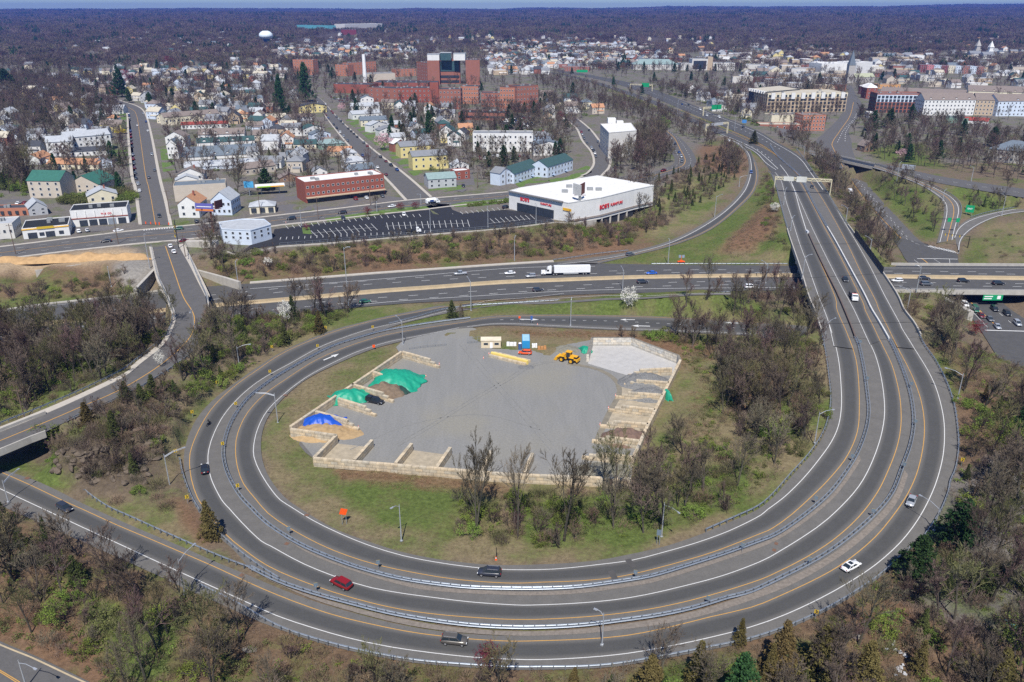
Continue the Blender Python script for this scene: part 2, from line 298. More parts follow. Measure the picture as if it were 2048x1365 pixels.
SAMP+=[PL(x,y,z_flat)for x,y in((800,800),(900,900),(1100,800),(1000,700),(1200,900),(1100,600),(600,1000),(750,1060),(900,1080),(1400,700),(1500,800),(1420,950),(1300,1040))]
SAMP+=[PL(x,y,z_town)for x,y in pts_of('450,505 482,512 560,496 640,490 700,485 780,479 850,473 925,467 1000,461 1060,454 1100,447 1138,444 560,470 700,450 800,440 900,440 1000,430 1030,410 200,470 100,440 60,420 300,440 400,440 600,400 700,380 500,400 850,380 1000,350 1100,330 1250,350 1300,390 100,300 200,250 400,300 500,250 600,300 700,250 900,280 800,200 1000,250 1200,250 1300,300 900,180 600,150 400,150 200,150 1100,180 1400,180 1500,200 1600,230 1800,230 1900,220 2000,240 2040,180 1850,150 1700,140 1500,140 1250,140 1000,140')]
def man(s):
 for q in s.split():
  x,y,z=(float(k)for k in q.split(','));SAMP.append(W(x,y,z))
man('0,905,0 40,900,0 75,903,0 0,930,0 60,925,0 -60,905,0 -60,930,0 30,880,0 60,890,.2 -40,890,0')
man('1195,447,.3 1215,445,.3 1240,440,.4 1205,455,0 1230,452,0')
man('200,870,7.5 150,890,7 280,870,7 330,860,5 240,920,4 300,920,3 200,950,1.5 340,840,5 380,770,4.5 430,720,4 500,660,3.5 560,640,2 600,600,.5 360,950,.5 ''200,700,5 100,750,4 0,780,4 100,680,1.5 250,690,3 0,730,2 ''100,1150,1 0,1150,1.5 100,1250,1 300,1250,.5 500,1300,.5 700,1340,.5 900,1380,.5 1400,1340,1 1700,1250,1.5 1900,1150,2.5 2040,1050,4 2040,1250,3 1980,900,5 2040,800,5 1950,750,5.5 1900,700,5 1880,660,3 ''1400,300,6 1430,340,5.5 1400,380,4.5 1350,420,3.5 1460,330,6 1300,450,2.5 1220,480,1.5 1150,500,.8 1165,455,3 1000,505,1 800,520,1 600,535,1 450,545,1.5 ''1540,400,6.6 1545,440,6 1530,480,3.5 1500,510,.8 1400,500,.5 1480,440,3 ''60,560,1 200,560,1.5 100,590,.6 250,530,5 200,525,5.5 0,540,5.5 100,535,5.5 ''1950,480,-2.5 2040,470,-1 2000,500,-3 1960,520,-3.5 2040,520,-1.5 1780,520,-2 1740,500,1 1700,440,2 1660,380,4 1640,340,5 1780,400,-1.5 1830,430,-3 1800,380,1 1850,440,-3.5 1900,360,5.5 1990,400,3 2040,360,6 1930,400,1 1850,600,-.5 1830,620,2 1850,640,1.5 1880,640,-2 1900,620,-3 1650,640,6.4 1640,620,1 1600,610,.5')
U=np.linspace(-1.25,1.25,430)
ys=[38.0]
while ys[-1]<15000:ys.append(ys[-1]+max(1.25,min(.0082*ys[-1],1e9)))
ys=np.array(ys);NY,NX=len(ys),len(U)
GX=(U[None,:]*(ys[:,None]*.75+42));GY=np.repeat(ys[:,None],NX,1)
def hills(x,y):
 a=x/np.maximum(y,1)
 z=np.interp(y,[0,1200,2500,4500,7000,9000,11500,13000,16000],[0,0,10,38,68,80,94,94,60])
 k=np.clip((a+.1)/.75,0,1);k=k*k*(3-2*k)
 z=z+k*np.interp(y,[0,3000,7000,11500,16000],[0,0,20,58,40])
 amp=np.interp(y,[0,1000,2500,6000,11000],[0,0,7,13,13])
 return z+amp*wob(x,y,2600,3)+.45*amp*wob(x,y,900,4)+np.interp(y,[0,8000,11000],[0,0,9])*wob(x,y*.3,5200,8)
SA=np.array(SAMP);GZ=np.zeros_like(GX)
nr=int(np.searchsorted(ys,1700));sx,sy,sz=SA[:,0],SA[:,1],SA[:,2]
for r in range(nr):
 yy=ys[r];m=np.abs(sy-yy)<60+.45*yy;ax,ay,azz=sx[m],sy[m],sz[m]
 if len(ax)==0:continue
 d2=(GX[r][:,None]-ax[None])**2+(yy-ay[None])**2+3.0
 wt=1.0/(d2*d2);GZ[r]=(wt*azz[None]).sum(1)/wt.sum(1)
bl=np.clip((GY-900)/600,0,1);GZ=GZ*(1-bl)+6.0*bl
GZ+=np.clip(1-(GY-60)/2500,.2,1)*.25*wob(GX,GY,23,5)+hills(GX,GY)
VZ={}
for poly,zf,keep in FLATS:
 x0,y0=poly.min(0);x1,y1=poly.max(0)
 r0,r1=np.searchsorted(ys,y0),np.searchsorted(ys,y1)+1
 sub=(slice(max(0,r0-1),r1),);gx,gy=GX[sub],GY[sub]
 m=inpoly(gx,gy,poly)
 idx=np.argwhere(m)
 for i,j in idx:
  x,y=gx[i,j],gy[i,j]
  if keep is None or keep(x,y):GZ[max(0,r0-1)+i,j]=zf(x,y)-.22
for poly,z in((YW,-.15),(LW,5.85)):
 m=inpoly(GX,GY,poly);GZ[m]=z
def ground_z(x,y):
 fy=np.interp(y,ys,np.arange(NY));i=np.clip(fy.astype(int)if hasattr(fy,'astype')else int(fy),0,NY-2);ty=fy-i
 u=x/(y*.75+42);fx=(u+1.25)/2.5*(NX-1);fx=np.clip(fx,0,NX-1.001);j=fx.astype(int)if hasattr(fx,'astype')else int(fx);tx=fx-j
 return(GZ[i,j]*(1-tx)+GZ[i,j+1]*tx)*(1-ty)+(GZ[i+1,j]*(1-tx)+GZ[i+1,j+1]*tx)*ty
_ry=np.geomspace(50,14800,2600)
def P(px,py,up=0.0):
 """photo pixel -> the point of the ground it shows"""
 dx,dy,dz=ray(px,py);X=dx/dy*_ry;Z=H+dz/dy*_ry
 g=ground_z(X,_ry)+up;h=np.nonzero(Z<=g)[0]
 if len(h)==0:y=14000.0;return(dx/dy*y,y,float(ground_z(np.float64(dx/dy*y),np.float64(y))))
 i=max(1,h[0]);a=Z[i-1]-g[i-1];b=Z[i]-g[i];t=a/(a-b)if a!=b else 0
 y=_ry[i-1]+(_ry[i]-_ry[i-1])*t;x=dx/dy*y
 return(float(x),float(y),float(ground_z(np.float64(x),np.float64(y))))
def blur0(a,k):
 for _ in range(k):a=(a+np.roll(a,1,0)+np.roll(a,-1,0)+np.roll(a,1,1)+np.roll(a,-1,1))/5
 return a
def gz(x,y):return float(ground_z(np.float64(x),np.float64(y)))
_rk=inpoly(GX,GY,[P(*q)for q in pts_of('95,905 200,845 340,850 335,900 300,950 250,975 180,968 100,925')]);GZ+=blur0(_rk*1.,2)*(1.3*np.abs(wob(GX,GY,5,21))+.9*np.abs(wob(GX+GZ,GY,2.6,22))-.5)
ZC={'grass':((.18,.155,.08),.6),'lush':((.15,.135,.06),.72),'dry':((.185,.15,.085),.5),'tan':((.20,.16,.105),.2),'rust':((.165,.10,.06),.15),'litter':((.15,.10,.062),.42),'dirt':((.36,.27,.17),.0),'gravel':((.24,.225,.2),.05),'park':((.16,.13,.09),.6),'shoulder':((.16,.14,.12),.05),'town':((.15,.135,.12),.42),'rock':((.105,.082,.058),.3)}
ZONES=[('town','-400,500 482,508 1020,450 1140,440 1310,400 1400,290 1480,260 1700,330 2500,300 2500,95 -400,95'),('dry','803,683 717,709 617,756 555,809 521,887 536,951 603,1019 736,1083 890,1121 1020,1130 1195,1121 1334,1092 1460,1044 1583,953 1648,870 1664,798 1653,703 1600,640 1222,660 940,654'),('lush','690,960 800,945 920,965 1000,985 980,1060 900,1080 780,1050 700,1010'),('lush','1010,1010 1300,980 1500,900 1480,1000 1300,1080 1050,1090'),('rust','650,935 760,945 900,958 1030,975 1020,990 860,972 700,962'),('rust','1000,660 1250,665 1420,690 1560,760 1540,860 1380,760 1250,678 1050,672'),('grass','1372,760 1400,840 1330,900 1300,880 1350,740'),('dry','1370,700 1480,720 1440,860 1370,900 1330,860'),('lush','720,645 900,610 1100,605 1500,590 1540,640 1139,630 1000,631 880,645 760,655'),('grass','430,600 720,605 930,612 700,650 600,690 560,700 620,640'),('lush','1192,528 1283,507 1424,458 1510,384 1545,350 1575,450 1590,530 1400,530'),('rust','1440,500 1500,440 1545,400 1560,440 1540,480 1470,520'),('dry','1460,500 1575,490 1585,525 1450,528'),('litter','430,520 700,490 1000,470 1140,450 1300,440 1330,500 1107,524 800,550 520,566 430,560'),('rust','1100,460 1240,460 1250,505 1150,515'),('rust','700,505 860,490 900,520 760,540'),('grass','1310,480 1400,445 1480,350 1450,330 1360,430 1290,470'),('rust','1400,290 1500,300 1480,360 1400,330'),('grass','1330,370 1430,350 1400,420 1300,440'),('dirt','-60,528 60,520 230,495 268,500 262,520 110,540 70,550 -60,565'),('litter','-60,565 70,550 280,530 330,590 256,592 -60,620'),('lush','-60,605 100,590 240,588 0,622 -60,628'),('gravel','225,540 262,505 300,520 330,600 260,590'),('tan','330,540 310,590 250,592 300,552'),('lush','1365,225 1440,252 1480,285 1430,262 1390,250'),('grass','1190,165 1262,190 1380,232 1360,235 1250,200'),('lush','1487,300 1500,282 1570,340 1600,372 1560,338'),('lush','1690,350 1813,365 1880,400 1875,480 1850,480 1768,400'),('lush','1880,360 2048,400 2048,415 1940,436 1915,400'),('dry','1960,450 2100,435 2100,535 1970,540'),('lush','1925,500 1955,470 1980,530 1930,530'),('lush','1730,300 1850,285 1900,340 1760,320'),('grass','1610,330 1700,460 1790,530 1760,545 1700,470 1630,380'),('dry','1795,590 1900,620 1930,660 1840,670 1805,620'),('litter','-60,985 500,1236 1020,1340 1400,1303 1700,1199 1912,940 1909,812 1851,695 2100,700 2100,1450 -60,1450'),('lush','1250,1350 1500,1310 1650,1280 1560,1365 1250,1400'),('town','1870,950 2100,900 2100,1300 1900,1250 1820,1180'),('lush','150,1180 300,1230 360,1290 300,1365 190,1330'),('lush','-60,720 60,690 200,700 250,720 160,780 0,850 -60,850'),('rust','1680,1230 1800,1200 1860,1260 1760,1290'),('dry','150,1000 340,1010 420,1080 380,1120 250,1080'),('rust','330,1000 370,990 440,1090 400,1090'),('rock','70,910 330,850 340,930 330,985 180,990 90,950'),('lush','50,930 160,985 120,985 40,950'),('rust','-60,1240 80,1200 200,1300 260,1400 60,1305'),('lush','1665,660 1640,700 1655,800 1640,690'),('lush','1440,1045 1583,960 1650,860 1630,940 1520,1030'),('lush','1850,650 1900,720 1920,800 1890,780'),('lush','-60,930 60,925 160,970 60,950'),('dry','330,860 380,800 470,740 600,680 660,660 560,716 430,800 370,860 350,960 330,980')]
cr=np.full(GX.shape,.15);cg=np.full(GX.shape,.115);cb=np.full(GX.shape,.08);gr=np.full(GX.shape,.42)
far=np.clip((GY-900)/700,0,1)
for v,t in((cr,.085),(cg,.07),(cb,.06)):v+=(t-v)*far  # far woods floor colour, darkened further for the shade under the trees
gr=gr*(1-far)+.12*far
for nm,s in ZONES:
 poly=[P(max(-700,x),y)for x,y in pts_of(s)]
 m=inpoly(GX+1.2*wob(GX,GY,9,12),GY+1.2*wob(GX,GY,8,13),poly)
 if nm=='town':m&=GY<2300
 (a,b_,c),g_=ZC[nm];cr[m]=a;cg[m]=b_;cb[m]=c;gr[m]=g_
def blur(a,k):
 for _ in range(k):a=(a+np.roll(a,1,0)+np.roll(a,-1,0)+np.roll(a,1,1)+np.roll(a,-1,1))/5
 return a
cr,cg,cb,gr=(blur(v,3)for v in(cr,cg,cb,gr))
gr=np.clip(gr+.14*wob(GX,GY,40,6)+.1*wob(GX,GY,13,16),0,.9)
verts=np.stack([GX,GY,GZ],-1).reshape(-1,3)
ii=np.arange((NY-1)*(NX-1));a=(ii//(NX-1))*NX+ii%(NX-1)
faces=np.stack([a,a+1,a+NX+1,a+NX],-1)
def np_mesh(name,verts,faces,mats,smooth=True):
 me=bpy.data.meshes.new(name);k=faces.shape[1]
 me.vertices.add(len(verts));me.vertices.foreach_set('co',np.asarray(verts,np.float32).ravel())
 me.loops.add(faces.size);me.loops.foreach_set('vertex_index',faces.astype(np.int32).ravel())
 me.polygons.add(len(faces));me.polygons.foreach_set('loop_start',np.arange(len(faces),dtype=np.int32)*k)
 if smooth:me.polygons.foreach_set('use_smooth',np.ones(len(faces),bool))
 for m in(mats if isinstance(mats,(list,tuple))else[mats]):me.materials.append(m)
 me.update(calc_edges=True);me.validate();return me
def ground_mat():
 m=bpy.data.materials.new('ground_cover');m.use_nodes=True;t=m.node_tree;b=t.nodes['Principled BSDF'];N=t.nodes.new;L=t.links.new
 b.inputs['Roughness'].default_value=.95;b.inputs['Specular IOR Level'].default_value=.1
 geo=N('ShaderNodeNewGeometry');at=N('ShaderNodeAttribute');at.attribute_name='Col';ag=N('ShaderNodeAttribute');ag.attribute_name='green'
 def noise(sc,det=6,ro=.7):
  n=N('ShaderNodeTexNoise');n.inputs['Scale'].default_value=sc;n.inputs['Detail'].default_value=det;n.inputs['Roughness'].default_value=ro;L(geo.outputs['Position'],n.inputs['Vector']);return n.outputs['Fac']
 n1,n2,n3=noise(.11,8,.75),noise(.9,6,.8),noise(.02,4,.6)
 def math_(op,a,b_):
  k=N('ShaderNodeMath');k.operation=op
  for i,v in enumerate((a,b_)):
   if isinstance(v,(int,float)):k.inputs[i].default_value=v
   else:L(v,k.inputs[i])
  return k.outputs[0]
 s=math_('ADD',math_('MULTIPLY',n1,1.1),math_('MULTIPLY',n2,.5));s=math_('ADD',s,math_('MULTIPLY',n3,.5))
 s=math_('ADD',s,math_('MULTIPLY',math_('SUBTRACT',ag.outputs['Fac'],.5),1.1))
 mr=N('ShaderNodeMapRange');mr.inputs[1].default_value=.93;mr.inputs[2].default_value=1.32;L(s,mr.inputs[0])
 gm=N('ShaderNodeMix');gm.data_type='RGBA';L(n2,gm.inputs['Factor']);gm.inputs['A'].default_value=(.056,.084,.022,1);gm.inputs['B'].default_value=(.125,.155,.042,1)
 mx=N('ShaderNodeMix');mx.data_type='RGBA';L(mr.outputs[0],mx.inputs['Factor']);L(at.outputs['Color'],mx.inputs['A']);L(gm.outputs['Result'],mx.inputs['B'])
 v=N('ShaderNodeMapRange');v.inputs[1].default_value=.25;v.inputs[2].default_value=.75;v.inputs[3].default_value=.5;v.inputs[4].default_value=1.5;L(n2,v.inputs[0])
 sc=N('ShaderNodeVectorMath');sc.operation='SCALE';L(mx.outputs['Result'],sc.inputs[0]);L(v.outputs[0],sc.inputs['Scale']);L(sc.outputs[0],b.inputs['Base Color'])
 bp=N('ShaderNodeBump');bp.inputs['Strength'].default_value=.7;bp.inputs['Distance'].default_value=.5;L(n2,bp.inputs['Height']);L(bp.outputs[0],b.inputs['Normal'])
 return m
gme=np_mesh('ground',verts,faces,ground_mat())
ca=gme.attributes.new('Col','FLOAT_COLOR','POINT');ca.data.foreach_set('color',np.stack([cr,cg,cb,np.ones_like(cr)],-1).astype(np.float32).ravel())
ga=gme.attributes.new('green','FLOAT','POINT');ga.data.foreach_set('value',gr.astype(np.float32).ravel())
tag(ob('ground',gme),'grassy and leaf-littered ground of the town rising to far hills','ground',kind='structure')
def asphalt(name,c0,c1,band=True):
 m=bpy.data.materials.new(name);m.use_nodes=True;t=m.node_tree;b=t.nodes['Principled BSDF'];N=t.nodes.new;L=t.links.new
 b.inputs['Roughness'].default_value=.85;b.inputs['Specular IOR Level'].default_value=.25
 geo=N('ShaderNodeNewGeometry')
 n=N('ShaderNodeTexNoise');n.inputs['Scale'].default_value=.35;n.inputs['Detail'].default_value=8;n.inputs['Roughness'].default_value=.72;L(geo.outputs['Position'],n.inputs['Vector'])
 n2=N('ShaderNodeTexNoise');n2.inputs['Scale'].default_value=3.;n2.inputs['Detail'].default_value=4;L(geo.outputs['Position'],n2.inputs['Vector'])
 mx=N('ShaderNodeMix');mx.data_type='RGBA';mx.inputs['A'].default_value=c0+(1,);mx.inputs['B'].default_value=c1+(1,)
 if band:
  a=N('ShaderNodeAttribute');a.attribute_name='u'
  q=N('ShaderNodeMath');q.operation='PINGPONG';q.inputs[1].default_value=.5;L(a.outputs['Fac'],q.inputs[0])
  ad=N('ShaderNodeMath');ad.operation='ADD';L(q.outputs[0],ad.inputs[0])
  ns=N('ShaderNodeMath');ns.operation='MULTIPLY_ADD';ns.inputs[1].default_value=.16;ns.inputs[2].default_value=-.08;L(n.outputs['Fac'],ns.inputs[0]);L(ns.outputs[0],ad.inputs[1])
  mr=N('ShaderNodeMapRange');mr.interpolation_type='SMOOTHSTEP';mr.inputs[1].default_value=.02;mr.inputs[2].default_value=.3;L(ad.outputs[0],mr.inputs[0]);L(mr.outputs[0],mx.inputs['Factor'])
 else:L(n.outputs['Fac'],mx.inputs['Factor'])
 v=N('ShaderNodeMapRange');v.inputs[1].default_value=.3;v.inputs[2].default_value=.7;v.inputs[3].default_value=.8;v.inputs[4].default_value=1.18
 av=N('ShaderNodeMath');av.operation='ADD';L(n.outputs['Fac'],av.inputs[0]);L(n2.outputs['Fac'],av.inputs[1]);hv=N('ShaderNodeMath');hv.operation='MULTIPLY';hv.inputs[1].default_value=.5;L(av.outputs[0],hv.inputs[0]);L(hv.outputs[0],v.inputs[0])
 sc=N('ShaderNodeVectorMath');sc.operation='SCALE';L(mx.outputs['Result'],sc.inputs[0]);L(v.outputs[0],sc.inputs['Scale']);L(sc.outputs[0],b.inputs['Base Color'])
 return m
M_shoulder=asphalt('asphalt_shoulder',(.112,.108,.10),(.14,.133,.122),False)
M_lane=asphalt('asphalt_lane',(.122,.117,.108),(.068,.068,.066))
M_hwy=asphalt('asphalt_highway',(.07,.07,.069),(.09,.088,.085),False)
M_street=asphalt('asphalt_street',(.092,.09,.088),(.118,.113,.108),False)
M_new=asphalt('asphalt_fresh',(.022,.023,.027),(.03,.031,.036),False)
M_white=mat('road_paint_white',(.58,.58,.56),.7,var=.1,scale=2);M_yel=mat('road_paint_yellow',(.50,.28,.07),.7,var=.12,scale=2)
M_conc=mat('concrete',(.40,.375,.33),.85,var=.14,scale=.5);M_conct=mat('concrete_tan',(.42,.34,.22),.85,var=.12,scale=.3);M_side=mat('sidewalk_concrete',(.42,.385,.33),.9,var=.12,scale=.6)
M_grav=mat('gravel_strip',(.19,.165,.14),.95,var=.25,scale=1.5);M_dark=mat('bridge_steel_and_shade_dark',(.03,.035,.045),.6,var=.2);M_galv=mat('galvanised_steel',(.36,.40,.44),.42,.55,var=.12,scale=.7)
M_post=mat('guardrail_post',(.2,.22,.24),.6,.4)
def sheet(name,A,B,zf,dz,m,parent=None,cross=3,u=False):
 n=len(A);T=np.linspace(0,1,cross+1);vs=[]
 for i in range(n):
  for t in T:
   x,y=A[i]*(1-t)+B[i]*t;vs.append((x,y,zf(x,y)+dz))
 k=cross+1;fs=[(i*k+j,i*k+j+1,(i+1)*k+j+1,(i+1)*k+j)for i in range(n-1)for j in range(cross)]
 a,b,c=(np.array(vs[q])for q in fs[0][:3])
 if np.cross(b-a,c-a)[2]<0:fs=[f[::-1]for f in fs]
 me=bpy.data.meshes.new(name);me.from_pydata(vs,[],fs);me.materials.append(m)
 if u:at=me.attributes.new('u','FLOAT','POINT');at.data.foreach_set('value',np.tile(T,n).astype(np.float32))
 me.update();return ob(name,me,parent)
def road(key,name,label,m=None,dz=.0,cat='road'):
 A,B,zf=RIB[key];o=sheet(name,A,B,zf,dz,m or M_shoulder,None,6)
 return tag(o,label,cat,kind='structure')
def offset(C,d):
 T=np.gradient(C,axis=0);T/=np.linalg.norm(T,axis=1,keepdims=True)+1e-9
 return C+np.c_[-T[:,1],T[:,0]]*d
def strip(C,zf,dz,wd,m,name='painted_line',parent=None,dash=None):
 C=resample(C,max(2,int(np.linalg.norm(np.diff(C,axis=0),axis=1).sum()/1.5)))
 if dash is None:return sheet(name,offset(C,wd/2),offset(C,-wd/2),zf,dz,m,parent,1)
 b=MB();d=np.r_[0,np.cumsum(np.linalg.norm(np.diff(C,axis=0),axis=1))];s=0
 while s<d[-1]-dash[0]:
  q=np.array([[np.interp(t,d,C[:,0]),np.interp(t,d,C[:,1])]for t in np.linspace(s,s+dash[0],4)])
  a,c=offset(q,wd/2),offset(q,-wd/2)
  b.add([(p[0],p[1],zf(*p)+dz)for p in np.r_[a,c[::-1]]],[(0,7,6,1),(1,6,5,2),(2,5,4,3)]);s+=dash[0]+dash[1]
 return b.build(name,m,parent)
def pline(s,zf,parent,m=M_white,wd=.17,dz=.035,dash=None,name=None):
 return strip(world_line(s,zf),zf,dz,wd,m,name or('yellow_line'if m is M_yel else'white_line'),parent,dash)
def lane(sa,sb,zf,parent,dz=.018,m=None):
 A=world_line(sa,zf);B=world_line(sb,zf);n=max(len(A),len(B));return sheet('travel_lane',resample(A,n),resample(B,n),zf,dz,m or M_lane,parent,8,True)
def cutto(s,x):return s.split(x)[0]+x
def cutfrom(s,x):return x+s.split(x)[1]
o=road('r1a','ramp_road','inner loop ramp stretch beside the interstate with dashed lane line',dz=-.012)
lane('1650,656 1560,650 1334,636.5 1139,632.5 1000,635 934,644','1650,684 1560,675 1334,661 1223,657.5 1111,652.5 1000,648 918,656',z_flat,o)
pline('1560,648.5 1334,636 1139,631.5 1000,634 934,643.5',z_flat,o,M_yel);pline('1520,669 1334,660.5 1223,657.5 1111,652 1000,647.5 934,654',z_flat,o)
pline('1000,640 1139,641 1230,643 1334,648 1500,658',z_flat,o,dash=(1.2,2.6),wd=.2)
def arrow(px,py,qx,qy,zf,parent,ln=None):
 a=np.array(PL(px,py,zf)[:2]);b=np.array(PL(qx,qy,zf)[:2]);d=(b-a);L_=np.linalg.norm(d);d/=L_;n=np.array([-d[1],d[0]]);w_=L_*.045;hh=L_*.16;mb=MB()
 z=zf(*a)+.045;q=lambda p:(p[0],p[1],z)
 mb.add([q(a-n*w_),q(a+d*L_*.62-n*w_),q(a+d*L_*.62+n*w_),q(a+n*w_)],[(0,1,2,3)]).add([q(a+d*L_*.6-n*hh),q(b),q(a+d*L_*.6+n*hh)],[(0,1,2)])
 return mb.build('arrow_marking',M_white,parent)
arrow(1040,639,1078,640,z_flat,o);arrow(1270,640,1240,640,z_flat,o);arrow(1300,653,1262,652,z_flat,o);arrow(1480,647,1450,646,z_flat,o)
o=road('r1','ramp_road','inner loop ramp curving around the gravel yard')
lane(cutfrom(cutto(R1_ORANGE,'1692,662'),'934,644'),cutfrom(cutto(R1_WHITE,'1670,687')+' 1657,645','918,656'),z_loop,o)
pline(cutfrom(cutto(R1_ORANGE,'1706,698')+' 1692,662','934,644'),z_loop,o,M_yel);pline(cutfrom(cutto(R1_WHITE,'1670,687')+' 1657,645','918,656'),z_loop,o)
arrow(647,721,678,708,z_loop,o)
o=road('r1b','bridge_road','left carriageway of the expressway bridge north of the loop',dz=.01)
R1S='1668,693 1657,645 1648,620 1634,584 1615,530 1599,487 1584,439 1572,402 1563,364 1550,345';R1Y='1706,698 1692,662 1674,620 1671,597 1650,546 1631,503 1618,474 1606,446 1593,400 1580,360'
lane(R1Y,R1S,z_exp,o,.028);pline(R1S,z_exp,o,dz=.045);pline(R1Y.split(' 1606')[0],z_exp,o,M_yel,dz=.045);pline('1614,466 1600,420 1588,378 1575,350 1560,330',z_exp,o,wd=.3)
o=road('r2a','ramp_road','middle loop ramp leaving the interstate and curling round below the yard')
lane(cutto(R2_ORANGE,'1767,695')+' 1748,656',cutto(R2_WHITE,'1751,712')+' 1731,670',z_loop,o)
pline(cutto(R2_ORANGE,'1767,695')+' 1757,675',z_loop,o,M_yel);pline(cutto(R2_WHITE,'1751,712')+' 1731,670',z_loop,o)
pline('1461,587.5 1308,591.5 1205,592 1103,598 1020,605.5',z_loop,o)
o=road('r2b','bridge_road','middle carriageway of the expressway bridge between two barriers',dz=.01)
R2S='1740,690 1731,670 1708,620 1687,581 1663,535 1642,493 1620,447 1602,407 1588,378 1572,353';R2Y='1760,682 1748,656 1730,620 1727,608 1701,554 1674,501 1652,461 1628,415 1608,378 1594,355'
lane(R2Y,R2S,z_exp,o,.028);pline(R2S,z_exp,o,dz=.045);pline(R2Y,z_exp,o,M_yel,dz=.045)
o=road('r3','ramp_road','outer loop ramp passing under the left bridge and round the bottom')
R3Yc=cutto(R3_ORANGE,'1795,695')+' 1776,656';R3Wc=cutto(R3_WHITE,'1829,698')+' 1812,670'
lane(R3Yc,R3Wc,z_loop,o);pline(R3Yc,z_loop,o,M_yel);pline(R3Wc,z_loop,o)
o=road('r3b','bridge_road','right carriageway of the expressway bridge beside the steel fence',dz=.01)
R3S='1829,698 1803,656 1800,648 1768,589 1741,535 1714,487 1687,442 1661,396 1642,364';R3Y='1795,695 1776,656 1758,620 1749,597 1722,546 1698,495 1671,444 1645,399 1622,364'
lane(R3Y,R3S,z_exp,o,.028);pline(R3S,z_exp,o,dz=.045);pline(R3Y,z_exp,o,M_yel,dz=.045)
def deck(name,label,sl,sr,zf,thick,cat='bridge',mt=None,par=.9,step=4.):
 A=world_line(sl,zf,step);B=world_line(sr,zf,step);n=max(len(A),len(B));A=resample(A,n);B=resample(B,n)
 D=(B-A)/(np.linalg.norm(B-A,axis=1,keepdims=True));root=thing(name,label,cat)
 sec=lambda C,o0,o1,z0,z1,nm,m:wallstrip(C+D*o0,C+D*o1,zf,z0,z1,nm,m,root)
 wallstrip(A,B,zf,-thick,-.12,'deck',mt or M_dark,root)
 if par:
  sec(A,-.45,-.02,-thick*.6,par,'parapet',M_conc);sec(B,.02,.45,-thick*.6,par,'parapet',M_conc)
 return root,A,B
def wallstrip(A,B,zf,z0,z1,name,m,parent=None):
 n=len(A);vs=[]
 for i in range(n):
  za,zb=zf(*A[i]),zf(*B[i])
  vs+=[(A[i][0],A[i][1],za+z0),(B[i][0],B[i][1],zb+z0),(B[i][0],B[i][1],zb+z1),(A[i][0],A[i][1],za+z1)]
 fs=[]
 for i in range(n-1):
  a=i*4;b=a+4;fs+=[(a,b,b+1,a+1),(a+1,b+1,b+2,a+2),(a+2,b+2,b+3,a+3),(a+3,b+3,b,a)]
 fs+=[(0,1,2,3),tuple((n-1)*4+k for k in(3,2,1,0))]
 mb=MB();mb.add(vs,fs);me=mb.mesh(name,m);bm=bmesh.new();bm.from_mesh(me);bmesh.ops.recalc_face_normals(bm,faces=bm.faces);bm.to_mesh(me);bm.free()
 return ob(name,me,parent)
broot,BA,BB=deck('highway_bridge','long expressway bridge carrying three carriageways over the interstate','1643,662 1631,625 1618,594 1602,541 1580,477 1575,460','1840,674 1826,648 1806,622 1794,594 1765,549 1737,510 1709,471 1695,452',z_exp,1.9)
for nm,s in(('left',0),('right',1)):
 i=0 if s==0 else-1;a,b=BA[i],BB[i];mb=MB();mb.beam((a[0],a[1],2.4),(b[0],b[1],2.4),1.0,5.4);mb.build('abutment',M_conc,broot)
for t in(.34,.66):
 a=BA[int(t*(len(BA)-1))];b=BB[int(t*(len(BB)-1))];yy=a[1]
 for k in np.linspace(.06,.94,6):
  p=a*(1-k)+b*k;MB().tube((p[0],p[1],-.3),(p[0],p[1],4.2),.55,.55,8).build('pier',M_conc,broot)
 MB().beam((a[0],a[1],4.55),(b[0],b[1],4.55),1.2,1.1).build('pier_cap',M_conc,broot)
def barrier(name,label,s,zf,h=.85,wd=.45,m=None,cat='barrier',dz=0.):
 C=world_line(s,zf,3.);o=wallstrip(offset(C,wd/2),offset(C,-wd/2),zf,dz-.1,dz+h,name,m or M_conc);return tag(o,label,cat)
barrier('concrete_barrier','weathered concrete barrier on the bridge ending at the striped attenuator',G1B,z_exp,m=mat('barrier_brown',(.13,.10,.085),.9))
barrier('concrete_barrier','bright white concrete barrier along the middle of the bridge',G2B,z_exp,wd=.45,m=mat('barrier_white',(.55,.55,.53),.7))
mb=MB();p=PL(1614.5,466,z_exp);tag(ob('impact_attenuator',mb.box((0,0,.5),(.9,2.2,1.)).box((0,1.15,.55),(1.0,.25,1.1)).mesh('impact_attenuator',mat('attenuator_grey',(.5,.52,.55),.6)),None,p),'grey impact attenuator with red face at the split on the bridge','crash cushion')
o=road('i95','highway','ten lane interstate crossing the picture with dashed lane lines',M_hwy,cat='highway')
for s in I_LANES_U+I_LANES_L:pline(s,z_flat,o,dash=(3.6,8.4),wd=.26)
pline(I_WHITE_U,z_flat,o,wd=.28);pline(I_WHITE_L,z_flat,o,wd=.28)
pline('0,627 67,616 256,595 328,585',z_flat,o);pline('1580,534.5 1782,536.5 2048,537.5',z_flat,o)
A=world_line(I_MED_A,z_flat,6);B=world_line(I_MED_B,z_flat,6);n=max(len(A),len(B));A,B=resample(A,n),resample(B,n)
sheet('median_strip',A,B,z_flat,.03,M_conct,o,2)
tag(wallstrip((A*.54+B*.46),(A*.46+B*.54),z_flat,-.1,1.05,'median_barrier',M_conct),'tan concrete median barrier dividing the interstate','barrier')
A=world_line('-60,629 0,624 67,613 256,592 328,582',z_flat,6);wallstrip(offset(A,.8),offset(A,-.1),z_flat,-.1,.5,'kerb_wall',M_conc,o)
A=world_line('500,566.7 661,554.5 756,547 878,538.5 1000,530 1107,523.5',z_flat,6)
